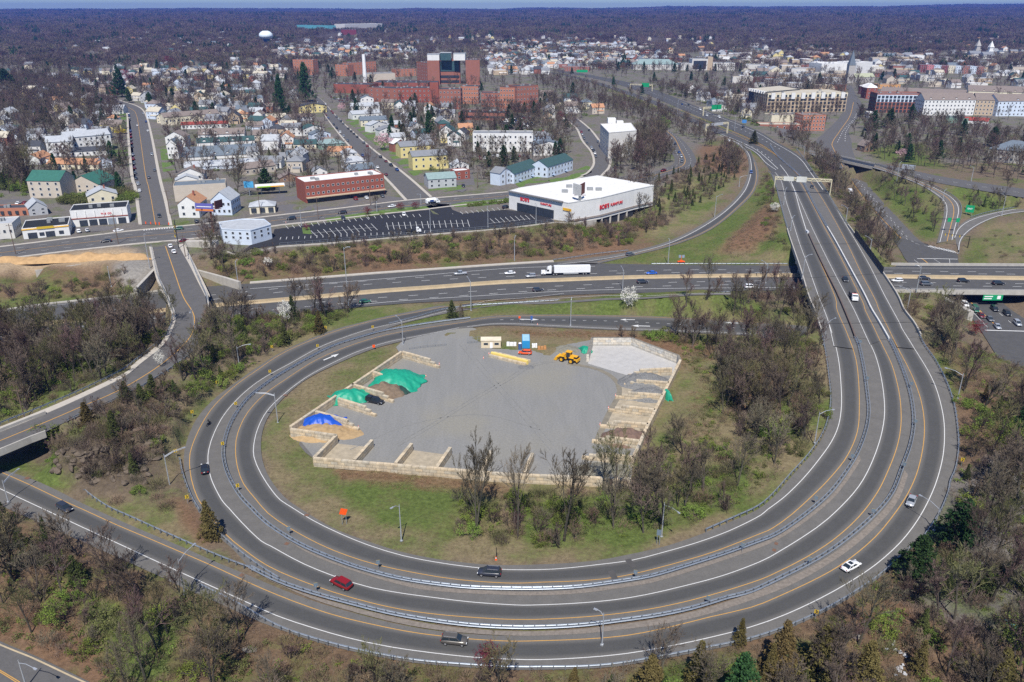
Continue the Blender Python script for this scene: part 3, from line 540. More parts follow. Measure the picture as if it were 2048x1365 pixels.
tag(wallstrip(offset(A,1.2),offset(A,-1.0),z_flat,-.1,.35,'concrete_kerb',M_side),'broad pale concrete gutter strip along the far side of the interstate','kerb')
u_root,UA,UB=deck('highway_overpass','interstate overpass with pale parapets above the sunken avenue on the right','1782,531 1830,531.5 1930,532 2048,532.5 2150,533','1770,584 1850,584.5 1950,585 2048,586 2150,587',z_flat,1.5,par=1.1)
for f in(0.0,.27,.62):
 i=int(f*(len(UA)-1));a,b=UA[i],UB[i]
 if f==.27 or f==.62:pass
for(x0,x1)in((175,177),(217,219)):
 mb=MB();mb.prism([(x0,286),(x1,286),(x1-8,345),(x0-8,345)],-6.2,-1.52);mb.build('abutment',M_conc,u_root)
o=road('r4','ramp_road','single lane ramp climbing in a curve to the expressway on the right');lane(R4_WHITE,R4_ORANGE+' 1500,300 1485,288',z_on,o);pline(R4_WHITE,z_on,o,wd=.28);pline(R4_ORANGE,z_on,o,M_yel)
o=road('xl','highway','southbound expressway carriageway coming down from the upper middle',M_hwy,-.02,cat='highway')
for s in(X_DASH[1],):pline(s,z_exp,o,dash=(4,8),wd=.35)
pline('1556,338 1530,314 1512,300 1480,284 1448,271 1418,260 1385,248',z_exp,o,wd=.35);pline('1598,352 1570,325 1540,303 1506,287 1476,273 1450,262 1385,236 1315,207',z_exp,o,M_yel,wd=.3);pline('1552,340 1532,326 1514,307 1494,295 1470,284 1440,271',z_exp,o,wd=.35)
o=road('xr','highway','northbound expressway carriageway running to the upper middle',M_hwy,-.035,cat='highway')
pline(X_DASH[0],z_exp,o,dash=(4,8),wd=.35);pline('1646,380 1622,347 1603,321 1582,305 1550,287 1517,267 1468,246 1416,226 1362,204',z_exp,o,wd=.35);pline('1608,362 1594,346 1573,329 1555,312 1517,287 1457,260 1405,239 1354,218',z_exp,o,M_yel,wd=.3)
o=road('west','bridge_road','two lane road with yellow centre line curving down to the left bridge',M_street)
pline(W_YEL,z_west,o,M_yel,wd=.3)
A=world_line(W_L,z_west);B=world_line(W_SW_L,z_west);n=max(len(A),len(B));A,B=resample(A,n),resample(B,n);wallstrip(A,B,z_west,-.4,.15,'sidewalk',M_side,o)
A=world_line('368,488 390,530 408,566 420,592',z_west);B=world_line('356,490 379,531 396,565 410,592',z_west);n=len(A);wallstrip(A,resample(B,n),z_west,-.4,.15,'sidewalk',M_side,o)
deck('road_bridge','narrow bridge with chain-link fences crossing the interstate on the left','314,548 320,560 338,597 352,631','393,552 399,566 413,592 416,618',z_west,1.3,par=1.0)
deck('road_bridge','bridge over the dark underpass at the left edge','92,829 83,832 0,865 -90,900','92,867 67,876 0,904 -90,938',z_west,1.6,par=.9)
NM={'cross':'main street running across the town from the left edge behind the stores','leftst':'long straight street with yellow line and parked cars climbing the left side','diag':'diagonal residential street lined with parked cars','bend':'curved street between the blue townhouses and the white apartment block','side':'winding road behind the white furniture store'}
for k,l in NM.items():
 o=road(k,'street',l,M_street,dz={'cross':.05,'leftst':.03,'diag':.03,'bend':.03,'side':.01}[k],cat='street')
 zf=RIB[k][2];A,B,_=RIB[k]
 if k in('cross','leftst'):strip((A+B)/2,zf,.09,.3,M_yel,'yellow_line',o)
 if k=='cross':
  for t in(.25,.75):strip(A*(1-t)+B*t,zf,.09,.2,M_white,'white_line',o,(3,6))
 if k=='side':strip((A+B)/2,zf,.07,.35,M_yel,'yellow_line',o);strip(A*.76+B*.24,zf,.07,.2,M_white,'white_line',o,(3,6));strip(A*.24+B*.76,zf,.07,.2,M_white,'white_line',o,(3,6))
 if k!='side':
  for C,s_ in((A,1),(B,-1)):
   D=(A-B)/(np.linalg.norm(A-B,axis=1,keepdims=True)+1e-9)*s_
   segs=[(0,len(C))]
   if k=='cross':segs=[(0,len(C))]
   m_=np.ones(len(C),bool)
   if k=='cross':
    for q in('leftst','diag','bend','side'):
     m_&=~inpoly(C[:,0]+D[:,0]*2,C[:,1]+D[:,1]*2,np.r_[RIB[q][0],RIB[q][1][::-1]])
    wpoly=[PL(*p,z_town)for p in((265,492),(375,480),(390,500),(260,510))];m_&=~inpoly(C[:,0],C[:,1],wpoly)
   else:m_&=~inpoly(C[:,0]+D[:,0]*2,C[:,1]+D[:,1]*2,np.r_[RIB['cross'][0],RIB['cross'][1][::-1]])
   i=0
   while i<len(C):
    if not m_[i]:i+=1;continue
    j=i
    while j<len(C)and m_[j]:j+=1
    if j-i>2:wallstrip(C[i:j]+D[i:j]*1.9,C[i:j]+D[i:j]*.05,zf,-.3,.16,'sidewalk',M_side,o)
    i=j
o=road('ave','avenue','wide avenue passing below the ramp bridge towards the downtown blocks',M_street,dz=.02,cat='street')
pline(cutfrom(AVE_YEL,'1842,517').replace('1842,517','1800,474'),z_ave,o,M_yel,dz=.06,wd=.4)
for s in('1905,500 1832,487 1800,458 1776,430 1754,405 1718,362','1872,500 1816,480 1786,445 1760,418 1738,390 1704,352'):pline(s,z_ave,o,dz=.06,dash=(3,7))
for s in('1675,285 1688,260 1708,238 1718,215','1690,283 1693,262 1712,236'):pline(s,z_ave,o,dz=.06,dash=(4,7),wd=.4)
o=road('ave2','avenue','sunken avenue running beneath the interstate overpass at the right',M_hwy,dz=.02,cat='street')
pline(AVE_YEL.split(' 1802,478')[0],z_ave,o,M_yel,dz=.06,wd=.45);pline('1828,520 1862,545',z_ave,o,dz=.06);pline('1834,518 1850,518 1876,518 1915,519',z_ave,o,dz=.065,wd=.6)
pline('1925,600 1946,625 1975,655',z_ave,o,dz=.06);pline('1965,600 2000,628 2040,662',z_ave,o,dz=.06,dash=(3,5));pline('1970,661 2080,664',z_ave,o,dz=.065,wd=.7)
pline('1899,519 1900,530',z_ave,o,dz=.06);pline('1868,519 1884,529',z_ave,o,dz=.06)
def crosswalk(a,b,zf,wd,n,parent=None,dz=.07):
 A=np.array(PL(*a,zf)[:2]);B=np.array(PL(*b,zf)[:2]);d=(B-A)/np.linalg.norm(B-A);nn=np.array([-d[1],d[0]]);mb=MB();L_=np.linalg.norm(B-A)
 for i in range(n):
  c=A+d*L_*(i+.5)/n;q=[c+d*s*L_/n*.28+nn*t*wd/2 for s,t in((-1,-1),(1,-1),(1,1),(-1,1))]
  mb.add([(p[0],p[1],zf(*p)+dz)for p in q],[(0,1,2,3)if np.cross(q[1]-q[0],q[2]-q[0])>0 else(3,2,1,0)])
 return mb.build('crosswalk',M_white,parent)
crosswalk((1857,492.5),(1920,507),z_ave,3,14,o)
xs=bpy.data.objects['street']
crosswalk((286,460.5),(347,455.5),z_town,3.2,12,xs,.1);crosswalk((305,490),(358,484.5),z_town,3.2,12,xs,.1)
o=road('ra','ramp_road','ramp bridge over the avenue curving down to the signal junction');A,B,zf=RIB['ra'];strip(A*.82+B*.18,zf,.05,.25,M_white,'white_line',o);strip(A*.4+B*.6,zf,.05,.3,M_yel,'yellow_line',o)
strip(A*.12+B*.88,zf,.05,.25,M_white,'white_line',o)
o=road('rb','ramp_road','ramp sweeping in from the right edge to the signal junction',dz=.012);A,B,zf=RIB['rb'];strip(A*.85+B*.15,zf,.05,.25,M_white,'white_line',o);strip(A*.15+B*.85,zf,.05,.25,M_white,'white_line',o)
o=road('rc','ramp_road','road leaving the ramp bridge towards the right edge',M_street,dz=.02);A,B,zf=RIB['rc'];strip(A*.5+B*.5,zf,.05,.25,M_white,'white_line',o,(3,6))
deck('ramp_bridge','ramp bridge with dark girders spanning the avenue','1745,336 1700,326 1663,317','1750,329 1700,318 1663,309.5',lambda x,y:6.4,1.6,par=.8)
o=road('bl','street','shaded street corner with double yellow line at the bottom left',M_street,cat='street');pline('-60,1255 0,1290 60,1314 130,1347 190,1375',z_flat,o,M_conct,wd=.3)
pline('-20,1330 0,1341 40,1365',z_flat,o,M_yel,wd=.15);pline('-20,1333 0,1344.5 36,1367',z_flat,o,M_yel,wd=.15)
for g,lab in(('500,1020 536,1055 592,1091 653,1119 723,1144 806,1165 890,1177 1020,1184 1083,1184 1156,1180.6 1237,1170 1306,1158 1376,1137 1445,1115 1520,1088 1556,1073 1611,1036 1659,996 1690,957 1718,911|520,1040 600,1098 680,1133 806,1172 890,1184.5 1020,1191 1083,1191.5 1156,1188 1237,1177.5 1306,1165.5 1376,1145 1445,1122 1520,1096 1560,1078 1620,1037 1668,996 1700,955 1722,920','narrow gravel strip behind the inner guardrail'),('520,1148 556,1169 625,1193 695,1212 778,1233 862,1249 945,1259 1020,1263 1083,1263 1167,1258.5 1251,1248 1320,1238 1390,1223 1459,1202 1570,1160 1643,1122 1700,1083 1756,1032 1790,989 1809,941|540,1162 625,1199 695,1221 778,1243 862,1259 945,1268 1020,1272 1083,1272 1167,1268 1251,1259 1320,1250 1390,1236 1459,1216 1570,1176 1650,1133 1712,1090 1770,1036 1800,995 1816,950','gravel strip behind the outer guardrail')):
 a,b=g.split('|');A=world_line(a,z_loop);B=world_line(b,z_loop);n=max(len(A),len(B));tag(sheet('gravel_strip',resample(A,n),resample(B,n),z_loop,.05,M_grav,None,3),lab,'gravel',kind='structure')
M_joint=mat('joint_seal',(.035,.035,.037),.8)
def patch_px(a,b,zf,parent,wd,m=M_joint,name='road_joint',dz=.05):A=np.array(PL(*a,zf)[:2]);B=np.array(PL(*b,zf)[:2]);return strip(np.linspace(A,B,6),zf,dz,wd,m,name,parent)
for a,b,k in(((1649,648),(1826,645),'r2b'),((1592,489),(1712,488),'r2b'),((1620,556),(1764,548),'r3b')):patch_px(a,b,z_exp,bpy.data.objects['bridge_road'],.35)
rr_=bpy.data.objects['ramp_road']
for a,b in(((1221,1142),(1231,1160)),((1255,1119),(1268,1136))):patch_px(a,b,z_loop,rr_,1.3,mat('road_patch',(.075,.072,.07),.9),'road_patch')
for x,y in((570,1087),(610,1030),(567,790),(1549,1087),(1545,1100),(480,1150),(51,956),(640,1192)):patch_px((x,y),(x+7,y+2),z_loop,rr_,.9,mat('drain_rust',(.16,.09,.06),.9),'drain_cover',.06)
q=W(2003,597,-1.4);r=thing('overpass_sign','wide green sign hung on the front of the interstate overpass','road sign',(q[0]*.99,float(UB[len(UB)//2][1])-.75,-3.2));MB().box((0,0,1.2),(8,.2,2.3)).build('panel',mat('sign_green',(.01,.30,.12),.5,var=.04),r);M_sw0=mat('sign_white',(.8,.8,.78),.6,var=.03);[MB().box(c,d).build('sign_legend',M_sw0,r)for c,d in(((-1.8,-.13,1.7),(3.4,.04,.4)),((-2.,-.13,.8),(3.2,.04,.4)),((2.4,-.13,1.3),(1.4,.04,1.4)))]
def multi_obj(root,name,mesh,items,cap=100):
 """items: (loc, rz) ; the first `cap` as parts, the rest as one stuff part"""
 for loc,rz in items[:cap]:
  ob(name,mesh,root,loc,rz)
 rest=items[cap:]
 if rest:
  vs0=[v.co.copy()for v in mesh.vertices];fs0=[tuple(p.vertices)for p in mesh.polygons];mb=MB()
  for loc,rz in rest:
   c,s=math.cos(rz),math.sin(rz);mb.add([(v.x*c-v.y*s+loc[0],v.x*s+v.y*c+loc[1],v.z+loc[2])for v in vs0],fs0)
  o=mb.build(name,list(mesh.materials),root);o['kind']='stuff'
POSTM=MB().box((0,0,.42),(.16,.22,.85)).box((0,.16,.62),(.16,.16,.3)).mesh('post',M_post)
def guardrail(label,s,zf,double=False,gap=2.0,C=None,flip=1):
 C=world_line(s,zf,2.0)if C is None else C;C=resample(C,max(2,int(np.linalg.norm(np.diff(C,axis=0),axis=1).sum()/2.0)))
 root=thing('guardrail',label,'guardrail',(C[0][0],C[0][1],zf(*C[0])));o0=np.array([C[0][0],C[0][1],zf(*C[0])])
 def rail(off,nm='rail'):
  L_=offset(C,off);mb=MB();prof=[(0,.42),(.07,.50),(.0,.58),(.07,.66),(.0,.76)];n=len(L_)
  T=np.gradient(L_,axis=0);T/=np.linalg.norm(T,axis=1,keepdims=True)+1e-9;N_=np.c_[-T[:,1],T[:,0]]*(1 if off>=0 else-1)
  vs=[(L_[i][0]+N_[i][0]*a-o0[0],L_[i][1]+N_[i][1]*a-o0[1],zf(*L_[i])+b-o0[2])for i in range(n)for a,b in prof];k=len(prof)
  fs=[(i*k+j,(i+1)*k+j,(i+1)*k+j+1,i*k+j+1)for i in range(n-1)for j in range(k-1)]
  mb.add(vs,fs)
  top=[(L_[i][0]+N_[i][0]*a-o0[0],L_[i][1]+N_[i][1]*a-o0[1],zf(*L_[i])+.76-o0[2])for i in range(n)for a in(-.06,.07)]
  mb.add(top,[(2*i,2*i+1,2*i+3,2*i+2)for i in range(n-1)]);mb.build(nm,M_galv,root)
 if double:rail(.32);rail(-.32)
 else:rail(.2*flip)
 it=[]
 for i in range(len(C)):
  j=min(i+1,len(C)-1);t=C[j]-C[j-1];it.append(((C[i][0]-o0[0],C[i][1]-o0[1],zf(*C[i])-o0[2]),math.atan2(t[1],t[0])))
 st=1 if not double else 1
 multi_obj(root,'post',POSTM,it[::st]);return root
guardrail('long double-sided steel guardrail between the inner and middle loop ramps',G1,z_loop,True)
guardrail('long double-sided steel guardrail between the middle and outer loop ramps',G2,z_loop,True)
guardrail('steel guardrail splitting the carriageways where the expressway leaves the bridge',G2C,z_exp,True)
guardrail('guardrail along the outer edge of the loop at the bottom','400,1175 478,1214 556,1258 639,1286 723,1307 820,1325 918,1334 1020,1340 1083,1340 1167,1339 1237,1333 1320,1319 1404,1303 1500,1283 1583,1255 1650,1224 1695,1199',z_loop)
guardrail('guardrail along the outer right edge of the loop under the leaning bare trees','1695,1199 1760,1155 1815,1105 1848,1077 1881,1027 1898,985 1901,965 1912,940 1918,898 1916,857 1909,812 1895,770 1873,726 1851,695 1840,674',z_loop)
guardrail('guardrail on the inner right edge of the loop beside the bare woods','1412,1064 1460,1043 1520,1015 1553,985 1581,953 1620,910 1646,870 1658,834 1662,798 1658,754 1651,703 1642,664',z_loop)
guardrail('guardrail starting by the double lamp at the left of the loop','359,921 364,948 381,995 398,1024',z_flat)
guardrail('guardrail between the conifer and the outer ramp','434,1068 473,1103 520,1138 556,1161',z_flat)
guardrail('guardrail from the rocky knob down to the pointed end of the two ramps','148,966 165,982 210,1015 260,1038 330,1070 400,1101 460,1126 520,1148',z_flat)
guardrail('guardrail beside the ramp leaving the interstate','778,650 830,637 884,622 940,614 1000,610 1102,604 1205,597 1308,593.6 1461,586.5',z_flat)
guardrail('guardrail on the wood side of the curving West road','-60,880 0,851 78,820 160,785 244,744 271,724 318,686 341,658 347,631',z_west)
guardrail('guardrail on the rock side of the curving road','134,845 264,787 336,744 377,715',z_west)
guardrail('guardrail at the foot of the shrubby bank where the climbing ramp starts','1107,522 1145,517 1200,509 1256,503',z_on)
guardrail('guardrail along the far edge of the interstate left of the bridge','1303,530 1400,530 1500,530 1575,530',z_flat)
guardrail('guardrail on the left edge of the expressway beside the grassy bank','1536,345 1544,353 1553,380 1567,434 1578,470',z_exp)
guardrail('guardrail on the right edge of the expressway beside the bushes','1593,299 1607,318 1626,345 1650,380 1671,415 1708,470',z_exp)
guardrail('guardrail on the outside of the ramp curve at the junction','1745,328 1785,341 1821,355 1875,377 1907,395 1922,418 1914,456',z_rr)
guardrail('guardrail along the far side of the ramp sweeping in from the right','1942,436 1982,425 2048,415 2150,411',z_rr)
C=world_line('1765,549 1737,510 1709,471',z_exp,2.5);r_=thing('bridge_fence','tall dark steel screen fence on the right edge of the bridge','fence',(C[0][0],C[0][1],7))
Cr=C-C[0];wallstrip(offset(Cr,.03),offset(Cr,-.03),lambda x,y:0.,.3,2.9,'screen',M_dark,r_)
for p in Cr[::2]:MB().box((0,0,1.6),(.16,.16,3.2)).build('post',M_dark,r_,loc=(p[0],p[1],0))
def fence(label,s,zf,h,m,gap=3.,rail=True,name='fence'):
 C=world_line(s,zf,gap)if not callable(s)else s();z0=np.array([C[0][0],C[0][1],zf(*C[0])]);r=thing(name,label,'fence',tuple(z0));mb=MB();n=len(C)
 for q in(.1,.5,1.)if rail else(1.,):
  for i in range(n-1):mb.beam((*(C[i]-z0[:2]),zf(*C[i])-z0[2]+h*q),(*(C[i+1]-z0[:2]),zf(*C[i+1])-z0[2]+h*q),.06)
 mb.build('rails',m,r);pm=MB().box((0,0,h/2),(.09,.09,h)).mesh('post',m)
 for p in C:ob('post',pm,r,(p[0]-z0[0],p[1]-z0[1],zf(*p)-z0[2]))
 return r
fence('chain-link fence on the right side of the left bridge','381,520 396,558 411,592 419,612',z_west,2.,M_galv)
fence('chain-link fence on the left side of the left bridge','303,497 314,550 333,595 346,628',z_west,2.,M_galv)
fence('thin fence along the retaining wall below the parking lot','560,494 640,488 700,483 780,476 850,470 925,464 1000,458 1060,450 1130,444',z_town,1.8,M_galv)
M_lamp=mat('lamp_aluminium',(.50,.52,.54),.45,.5,var=.08);M_wood=mat('weathered_wood_pole',(.14,.10,.075),.9)
M_lens=mat('lamp_lens',(.75,.78,.8),.3)
def lamp(base,top_y,head,label,double=False,layer=None,grp='tall street lamps of the interchange'):
 p=PL(*base,layer)if layer else P(*base);h=max(6.,min(28.,height_at(p,top_y)))
 q=W(*head,p[2]+h);ax,ay=q[0]-p[0],q[1]-p[1];L_=math.hypot(ax,ay)
 if L_>4.2:ax,ay=ax/L_*4.2,ay/L_*4.2
 L_=math.hypot(ax,ay)
 r=thing('street_lamp',label,'street lamp',p,math.atan2(ay,ax)if L_>.3 else 0,grp);s=1 if p[1]<260 else 1.25
 MB().tube((0,0,0),(0,0,h),.16*s,.08*s,8).box((0,0,.15),(.5,.5,.3)).build('pole',M_lamp,r)
 L_=max(L_,1.2)
 for k in((0,.25)if double else(0,)):
  MB().tube((0,0,h-.7-k),(L_*.5,0,h+.05-k),.07*s,.06*s,6).tube((L_*.5,0,h+.05-k),(L_,0,h+.2-k),.06*s,.05*s,6).build('arm',M_lamp,r)
 hd=MB().add([(L_-.1,-.12,h+.25),(L_+.7,-.2,h+.22),(L_+.7,.2,h+.22),(L_-.1,.12,h+.25),(L_-.1,-.12,h+.1),(L_+.7,-.2,h+.06),(L_+.7,.2,h+.06),(L_-.1,.12,h+.1)],[(0,1,2,3),(4,7,6,5),(0,4,5,1),(1,5,6,2),(2,6,7,3),(3,7,4,0)]).build('lamp_head',M_lamp,r)
 MB().box((L_+.35,0,h+.04),(.5,.26,.06)).build('lens',M_lens,hd)
for a in[((803,1083),1009,(786,1016),'street lamp on the grass right of the orange sign',0,z_flat),((1323,1075),1005,(1356,1026),'street lamp on the grass below the shrubs inside the loop',0,z_flat),((556,847),786,(511,787),'twin-armed lamp reaching left over the inner ramp',1,z_flat),((340,973),908,(374,895),'twin-armed lamp on the leaf litter left of the loop',1,z_flat),((480,742),693,(497,690),'street lamp between the bushes and the middle ramp',0,z_flat),((806,690),641,(787,629),'street lamp at the yard entrance beside the ramp',0,z_flat),((942,622),562,(932,552),'street lamp on the far side of the ramp next to the small round tree',0,z_flat),((697,611),495,(697,495),'very tall straight lamp pole beside the interstate',0,z_flat),((223,574),533,(215,534),'thin lamp pole on the slope below the dirt lot',0,None),((477,572),523,(472,522),'lamp pole at the concrete slope right of the left bridge',0,None),((300,538),468,(289,469),'blue-grey signal lamp pole at the crossing by the bridge',0,None),((1141,652),600,(1143,598),'lamp pole at the ramp behind the wheel loader',0,z_flat),((1029,524),475,(1031,473),'thin lamp pole on the far side of the interstate left of the lorry',0,z_flat),((1245,582),540,(1242,533),'lamp pole beside the white blossom tree',0,z_flat),((1336,528),481,(1338,479),'lamp pole left of the orange message trailer',0,z_flat),((1429,436),392,(1449,389),'street lamp on the inside of the climbing ramp',0,None),((1478,374),353,(1496,352),'street lamp by the bare thicket where the climbing ramp straightens',0,None),((1531,567),528,(1522,521),'street lamp in the interstate just left of the bridge',0,z_flat),((1604,559),512,(1622,510),'street lamp on the left edge of the bridge over the interstate',0,z_exp),((1567,410),378,(1573,377),'street lamp on the left edge of the expressway below the gantry',0,z_exp),((1581,462),435,(1589,432),'street lamp on the left edge just before the bridge',0,z_exp),((1647,691),644,(1672,637),'street lamp at the south end of the bridge beside the woods',0,z_loop),((1629,887),824,(1664,821),'street lamp at the inner right edge of the loop',0,z_loop),((1915,798),747,(1891,737),'street lamp in the bushes outside the right curve',0,z_loop),((1204,1291),1226,(1199,1223),'street lamp rising from the bottom trees over the outer ramp',0,z_flat),((370,1191),1118,(395,1085),'street lamp leaning over the outer ramp at lower left',0,z_flat),((17,1005),962,(43,936),'twin-armed lamp by the dark underpass at the left edge',1,z_flat),((1691,446),415,(1680,410),'street lamp in the bushes right of the expressway',0,None),((1739,507),478,(1727,471),'street lamp behind the steel bridge fence',0,None),((1814,621),581,(1797,573),'street lamp on the tan bank right of the bridge',0,None),((1832,586),533,(1834,532),'tall lamp pole at the corner of the interstate overpass',0,z_flat),((2003,432),392,(2001,388),'street lamp by the ramp near the right edge',0,None),((1885,402),381,(1899,375),'street lamp inside the ramp bend above the junction',0,None),((1793,363),326,(1803,324),'street lamp between the ramp bridge and the park',0,None),((1868,1062),1013,(1836,990),'street lamp arching over the silver car on the outer ramp',0,z_loop),((53,1375),1350,(92,1352),'street lamp at the bottom left street corner',0,z_flat),((1607,318),293,(1599,291),'street lamp beside the expressway opposite the brick school',0,None),((1942,363),335,(1940,332),'street lamp on the upper right road',0,None),((1469,262),233,(1470,232),'tall lamp pole behind the grey sign gantry',0,None),((1483,244),222,(1476,219),'street lamp next to the round blue sign',0,None),((1354,236),200,(1368,198),'street lamp on the expressway median',0,None),((1312,207),197,(1316,195),'street lamp further up the expressway median',0,None),((391,667),617,(380,627),'street lamp overhanging the road below the left bridge',0,None),((603,452),419,(600,417),'lamp post at the edge of the main street by the auto shop',0,None),((754,425),407,(753,405),'lamp post at the left end of the planted island',0,None),((861,461),422,(859,420),'lamp post in the parking lot near its lower wall',0,None),((976,455),419,(975,414),'lamp post in the parking lot near the handicap bays',0,None),((1072,448),410,(1071,408),'lamp post before the store entrance',0,None),((842,410),392,(836,389),'lamp post at the mouth of the diagonal street',0,None)]:
 lamp(a[0],a[1],a[2],a[3],bool(a[4]),a[5])
for(bx,by),ty,l in(((50,841),776,'leaning wooden utility pole on the wood side of the left road'),((373,526),470,'brown wooden pole at the bridge corner by the red car'),((32,510),448,'wooden pole at the dirt lot'),((237,489),428,'wooden pole in front of the tyre shop'),((521,430),380,'wooden pole by the auto shop with the red awning'),((637,440),395,'wooden pole left of the red brick strip'),((741,412),365,'wooden pole before the red brick strip'),((955,377),332,'wooden pole beside the dark conifer on the main street'),((1355,345),312,'wooden pole on the winding road'),((1012,370),332,'wooden pole left of the blue townhouses'),((340,430),380,'wooden pole at the corner of the long left street')):
 p=P(bx,by);h=min(16,max(8,height_at(p,ty)));r=thing('utility_pole',l,'utility pole',p,.2,'wooden utility poles');MB().tube((0,0,0),(0,0,h),.2,.13,7).build('pole',M_wood,r);MB().box((0,0,h-.8),(2.4,.14,.14)).box((.9,0,h-.6),(.1,.1,.3)).box((-.9,0,h-.6),(.1,.1,.3)).build('crossarm',M_wood,r)
M_chev=mat('sign_yellow',(.55,.38,.03),.5,var=.03);M_blk=mat('black_paint',(.012,.012,.014),.6,var=.1);M_signback=mat('sign_back',(.20,.26,.31),.5,.4);M_green=mat('sign_green',(.01,.30,.12),.5,var=.04);M_orange=mat('sign_orange',(.85,.10,.01),.6,var=.05);M_sw=mat('sign_white',(.8,.8,.78),.6,var=.03)
def face_cam(p):return math.atan2(p[0],-(p[1]))*0+math.atan2(-(0-p[0]),(0-p[1]))+math.pi
def chevron(base,label,back=False,zf=z_loop,left=False,warn=False):
 p=PL(*base,zf);rz=math.atan2(p[0],p[1])*-1+(math.pi if back else 0)
 r=thing('warning_sign'if warn else'chevron_sign',label,'road sign',p,rz,'chevron signs round the loop')
 MB().box((0,.04,.9),(.08,.06,1.8)).build('post',M_galv,r)
 w_,h_=(.75,.95)if not warn else(.85,.85)
 MB().box((0,-.02,1.9),(w_,.04,h_),0).build('plate',[M_chev],r)
 MB().box((0,.012,1.9),(w_,.02,h_)).build('plate_back',M_signback,r)
 s=-1 if left else 1
 MB().add([(-.2*s,-.045,2.3),(.0,-.045,2.3),(.26*s,-.045,1.9),(.0,-.045,1.5),(-.2*s,-.045,1.5),(.05*s,-.045,1.9)],[(0,1,2,5),(5,2,3,4)]).build('chevron_mark',M_blk,r)
for i,(b,l)in enumerate([((436,776),'yellow chevron sign on the outer verge below the shrubs, nearest the lamp'),((473,819),'yellow chevron sign on the left ramp shoulder near the motorcycle'),((386,836),'orange-yellow chevron sign on the grass verge above the motorcycle'),((447,900),'yellow chevron sign left of the guardrail level with the black car'),((353,915),'yellow chevron sign beside the twin-armed lamp'),((477,985),'yellow chevron sign by the guardrail below the black car'),((746,664),'yellow chevron sign on the guardrail near the yard entrance lamp'),((636,702),'yellow chevron sign on the guardrail above the white arrow'),((541,754),'yellow chevron sign on the guardrail at upper left of the loop'),((652,665),'yellow chevron sign on the verge by the brown conifer'),((545,704),'yellow chevron sign on the verge below the shrubs'),((376,1008),'yellow chevron sign by the short guardrail above the lone conifer'),((1922,933),'yellow chevron sign outside the guardrail in the right woods'),((1630,1240),'yellow chevron sign outside the bottom right guardrail')]):
 chevron(b,l,zf=(lambda z:(lambda x,y:z))(P(*b)[2]))
for b,l in[((579,1072),'dark narrow chevron sign edge-on beside the inner guardrail at lower left'),((633,1186),'dark narrow chevron sign edge-on beside the outer guardrail at lower left'),((757,1140),'narrow chevron sign edge-on above the red car'),((1270,1160),'grey back of a chevron sign on the inner guardrail below the rumble patches'),((1484,1105),'grey back of a chevron sign on the inner guardrail at lower right'),((1415,1212),'grey back of a chevron sign on the outer guardrail at the bottom right'),((1630,1010),'grey back of a chevron sign on the inner guardrail in the right curve'),((1744,1036),'grey back of a chevron sign on the outer guardrail near the silver car'),((1617,1134),'grey back of a chevron sign on the outer guardrail near the white car'),((1719,694),'grey back of a chevron sign just below the bridge end'),((1733,768),'grey back of a chevron sign on the inner guardrail further down'),((1703,925),'grey back of a chevron sign on the inner guardrail beyond the bend'),((1821,779),'grey back of a chevron sign on the outer guardrail high on the right'),((1829,855),'grey back of a chevron sign on the outer guardrail at mid right'),((1806,942),'grey back of a chevron sign on the outer guardrail low on the right')]:
 chevron(b,l,True)
def panel(name,label,base,ty,w_,h_,m,posts=2,txt=None,rz=None,cat='road sign',rot=0.,back=None,tcol=None):
 p=P(*base);h=height_at(p,ty);r=thing(name,label,cat,p,-math.atan2(p[0],p[1])if rz is None else rz)
 for x in((0,)if posts==1 else(-w_*.3,w_*.3)):MB().box((x,.06,h/2),(.12,.1,h)).build('post',M_galv,r)
 o=MB().box((0,0,0),(w_,.06,h_)).build('panel',m,r,loc=(0,-.03,h-h_/2));o.rotation_euler=(0,rot,0)
 if txt:
  k=ob('lettering',text_mesh(txt,h_*.3,tcol or M_sw,.01),o,(0,-.05,0));k.rotation_euler=(math.pi/2,0,0)
 return r
panel('diamond_sign','tilted bright orange work sign on two legs on the grass left of the lamp',(689,1049),1018,1.5,1.5,M_orange,2,rot=.35)
panel('work_sign','small orange work sign at the ramp edge by the grass verge',(748,700),690,.9,1.,M_orange,1)
panel('exit_sign','tall green exit sign on two posts behind the ramp junction',(1937,432),411,4.2,4.0,M_green,2,'EXIT')
panel('blue_sign','round blue sign beside the northbound expressway',(1488,250),240,4,3,mat('sign_blue',(.06,.22,.5),.5),1)
panel('grey_sign','small grey sign back beside the lamp at the bottom of the loop',(1316,1090),1060,.9,1.4,M_signback,2)
for b,l in(((1039,645),'orange flag sign on a post beside the ramp above the yard'),):panel('flag_sign',l,b,633,.7,.8,M_orange,1)
panel('flag_sign','blue flag on a post beside the ramp above the yard',(1063,649),632,.8,1.6,mat('flag_blue',(.05,.12,.35),.7),1)
def cone(px,l,zf=None):
 p=P(*px);r=thing('traffic_cone',l,'traffic cone',p,0,'orange traffic cones');MB().box((0,0,.03),(.42,.42,.06)).build('base',M_orange,r);MB().tube((0,0,.06),(0,0,.85),.2,.05,8,cap=True).build('cone_body',M_orange,r);MB().tube((0,0,.4),(0,0,.6),.145,.105,8).build('band',M_sw,r)
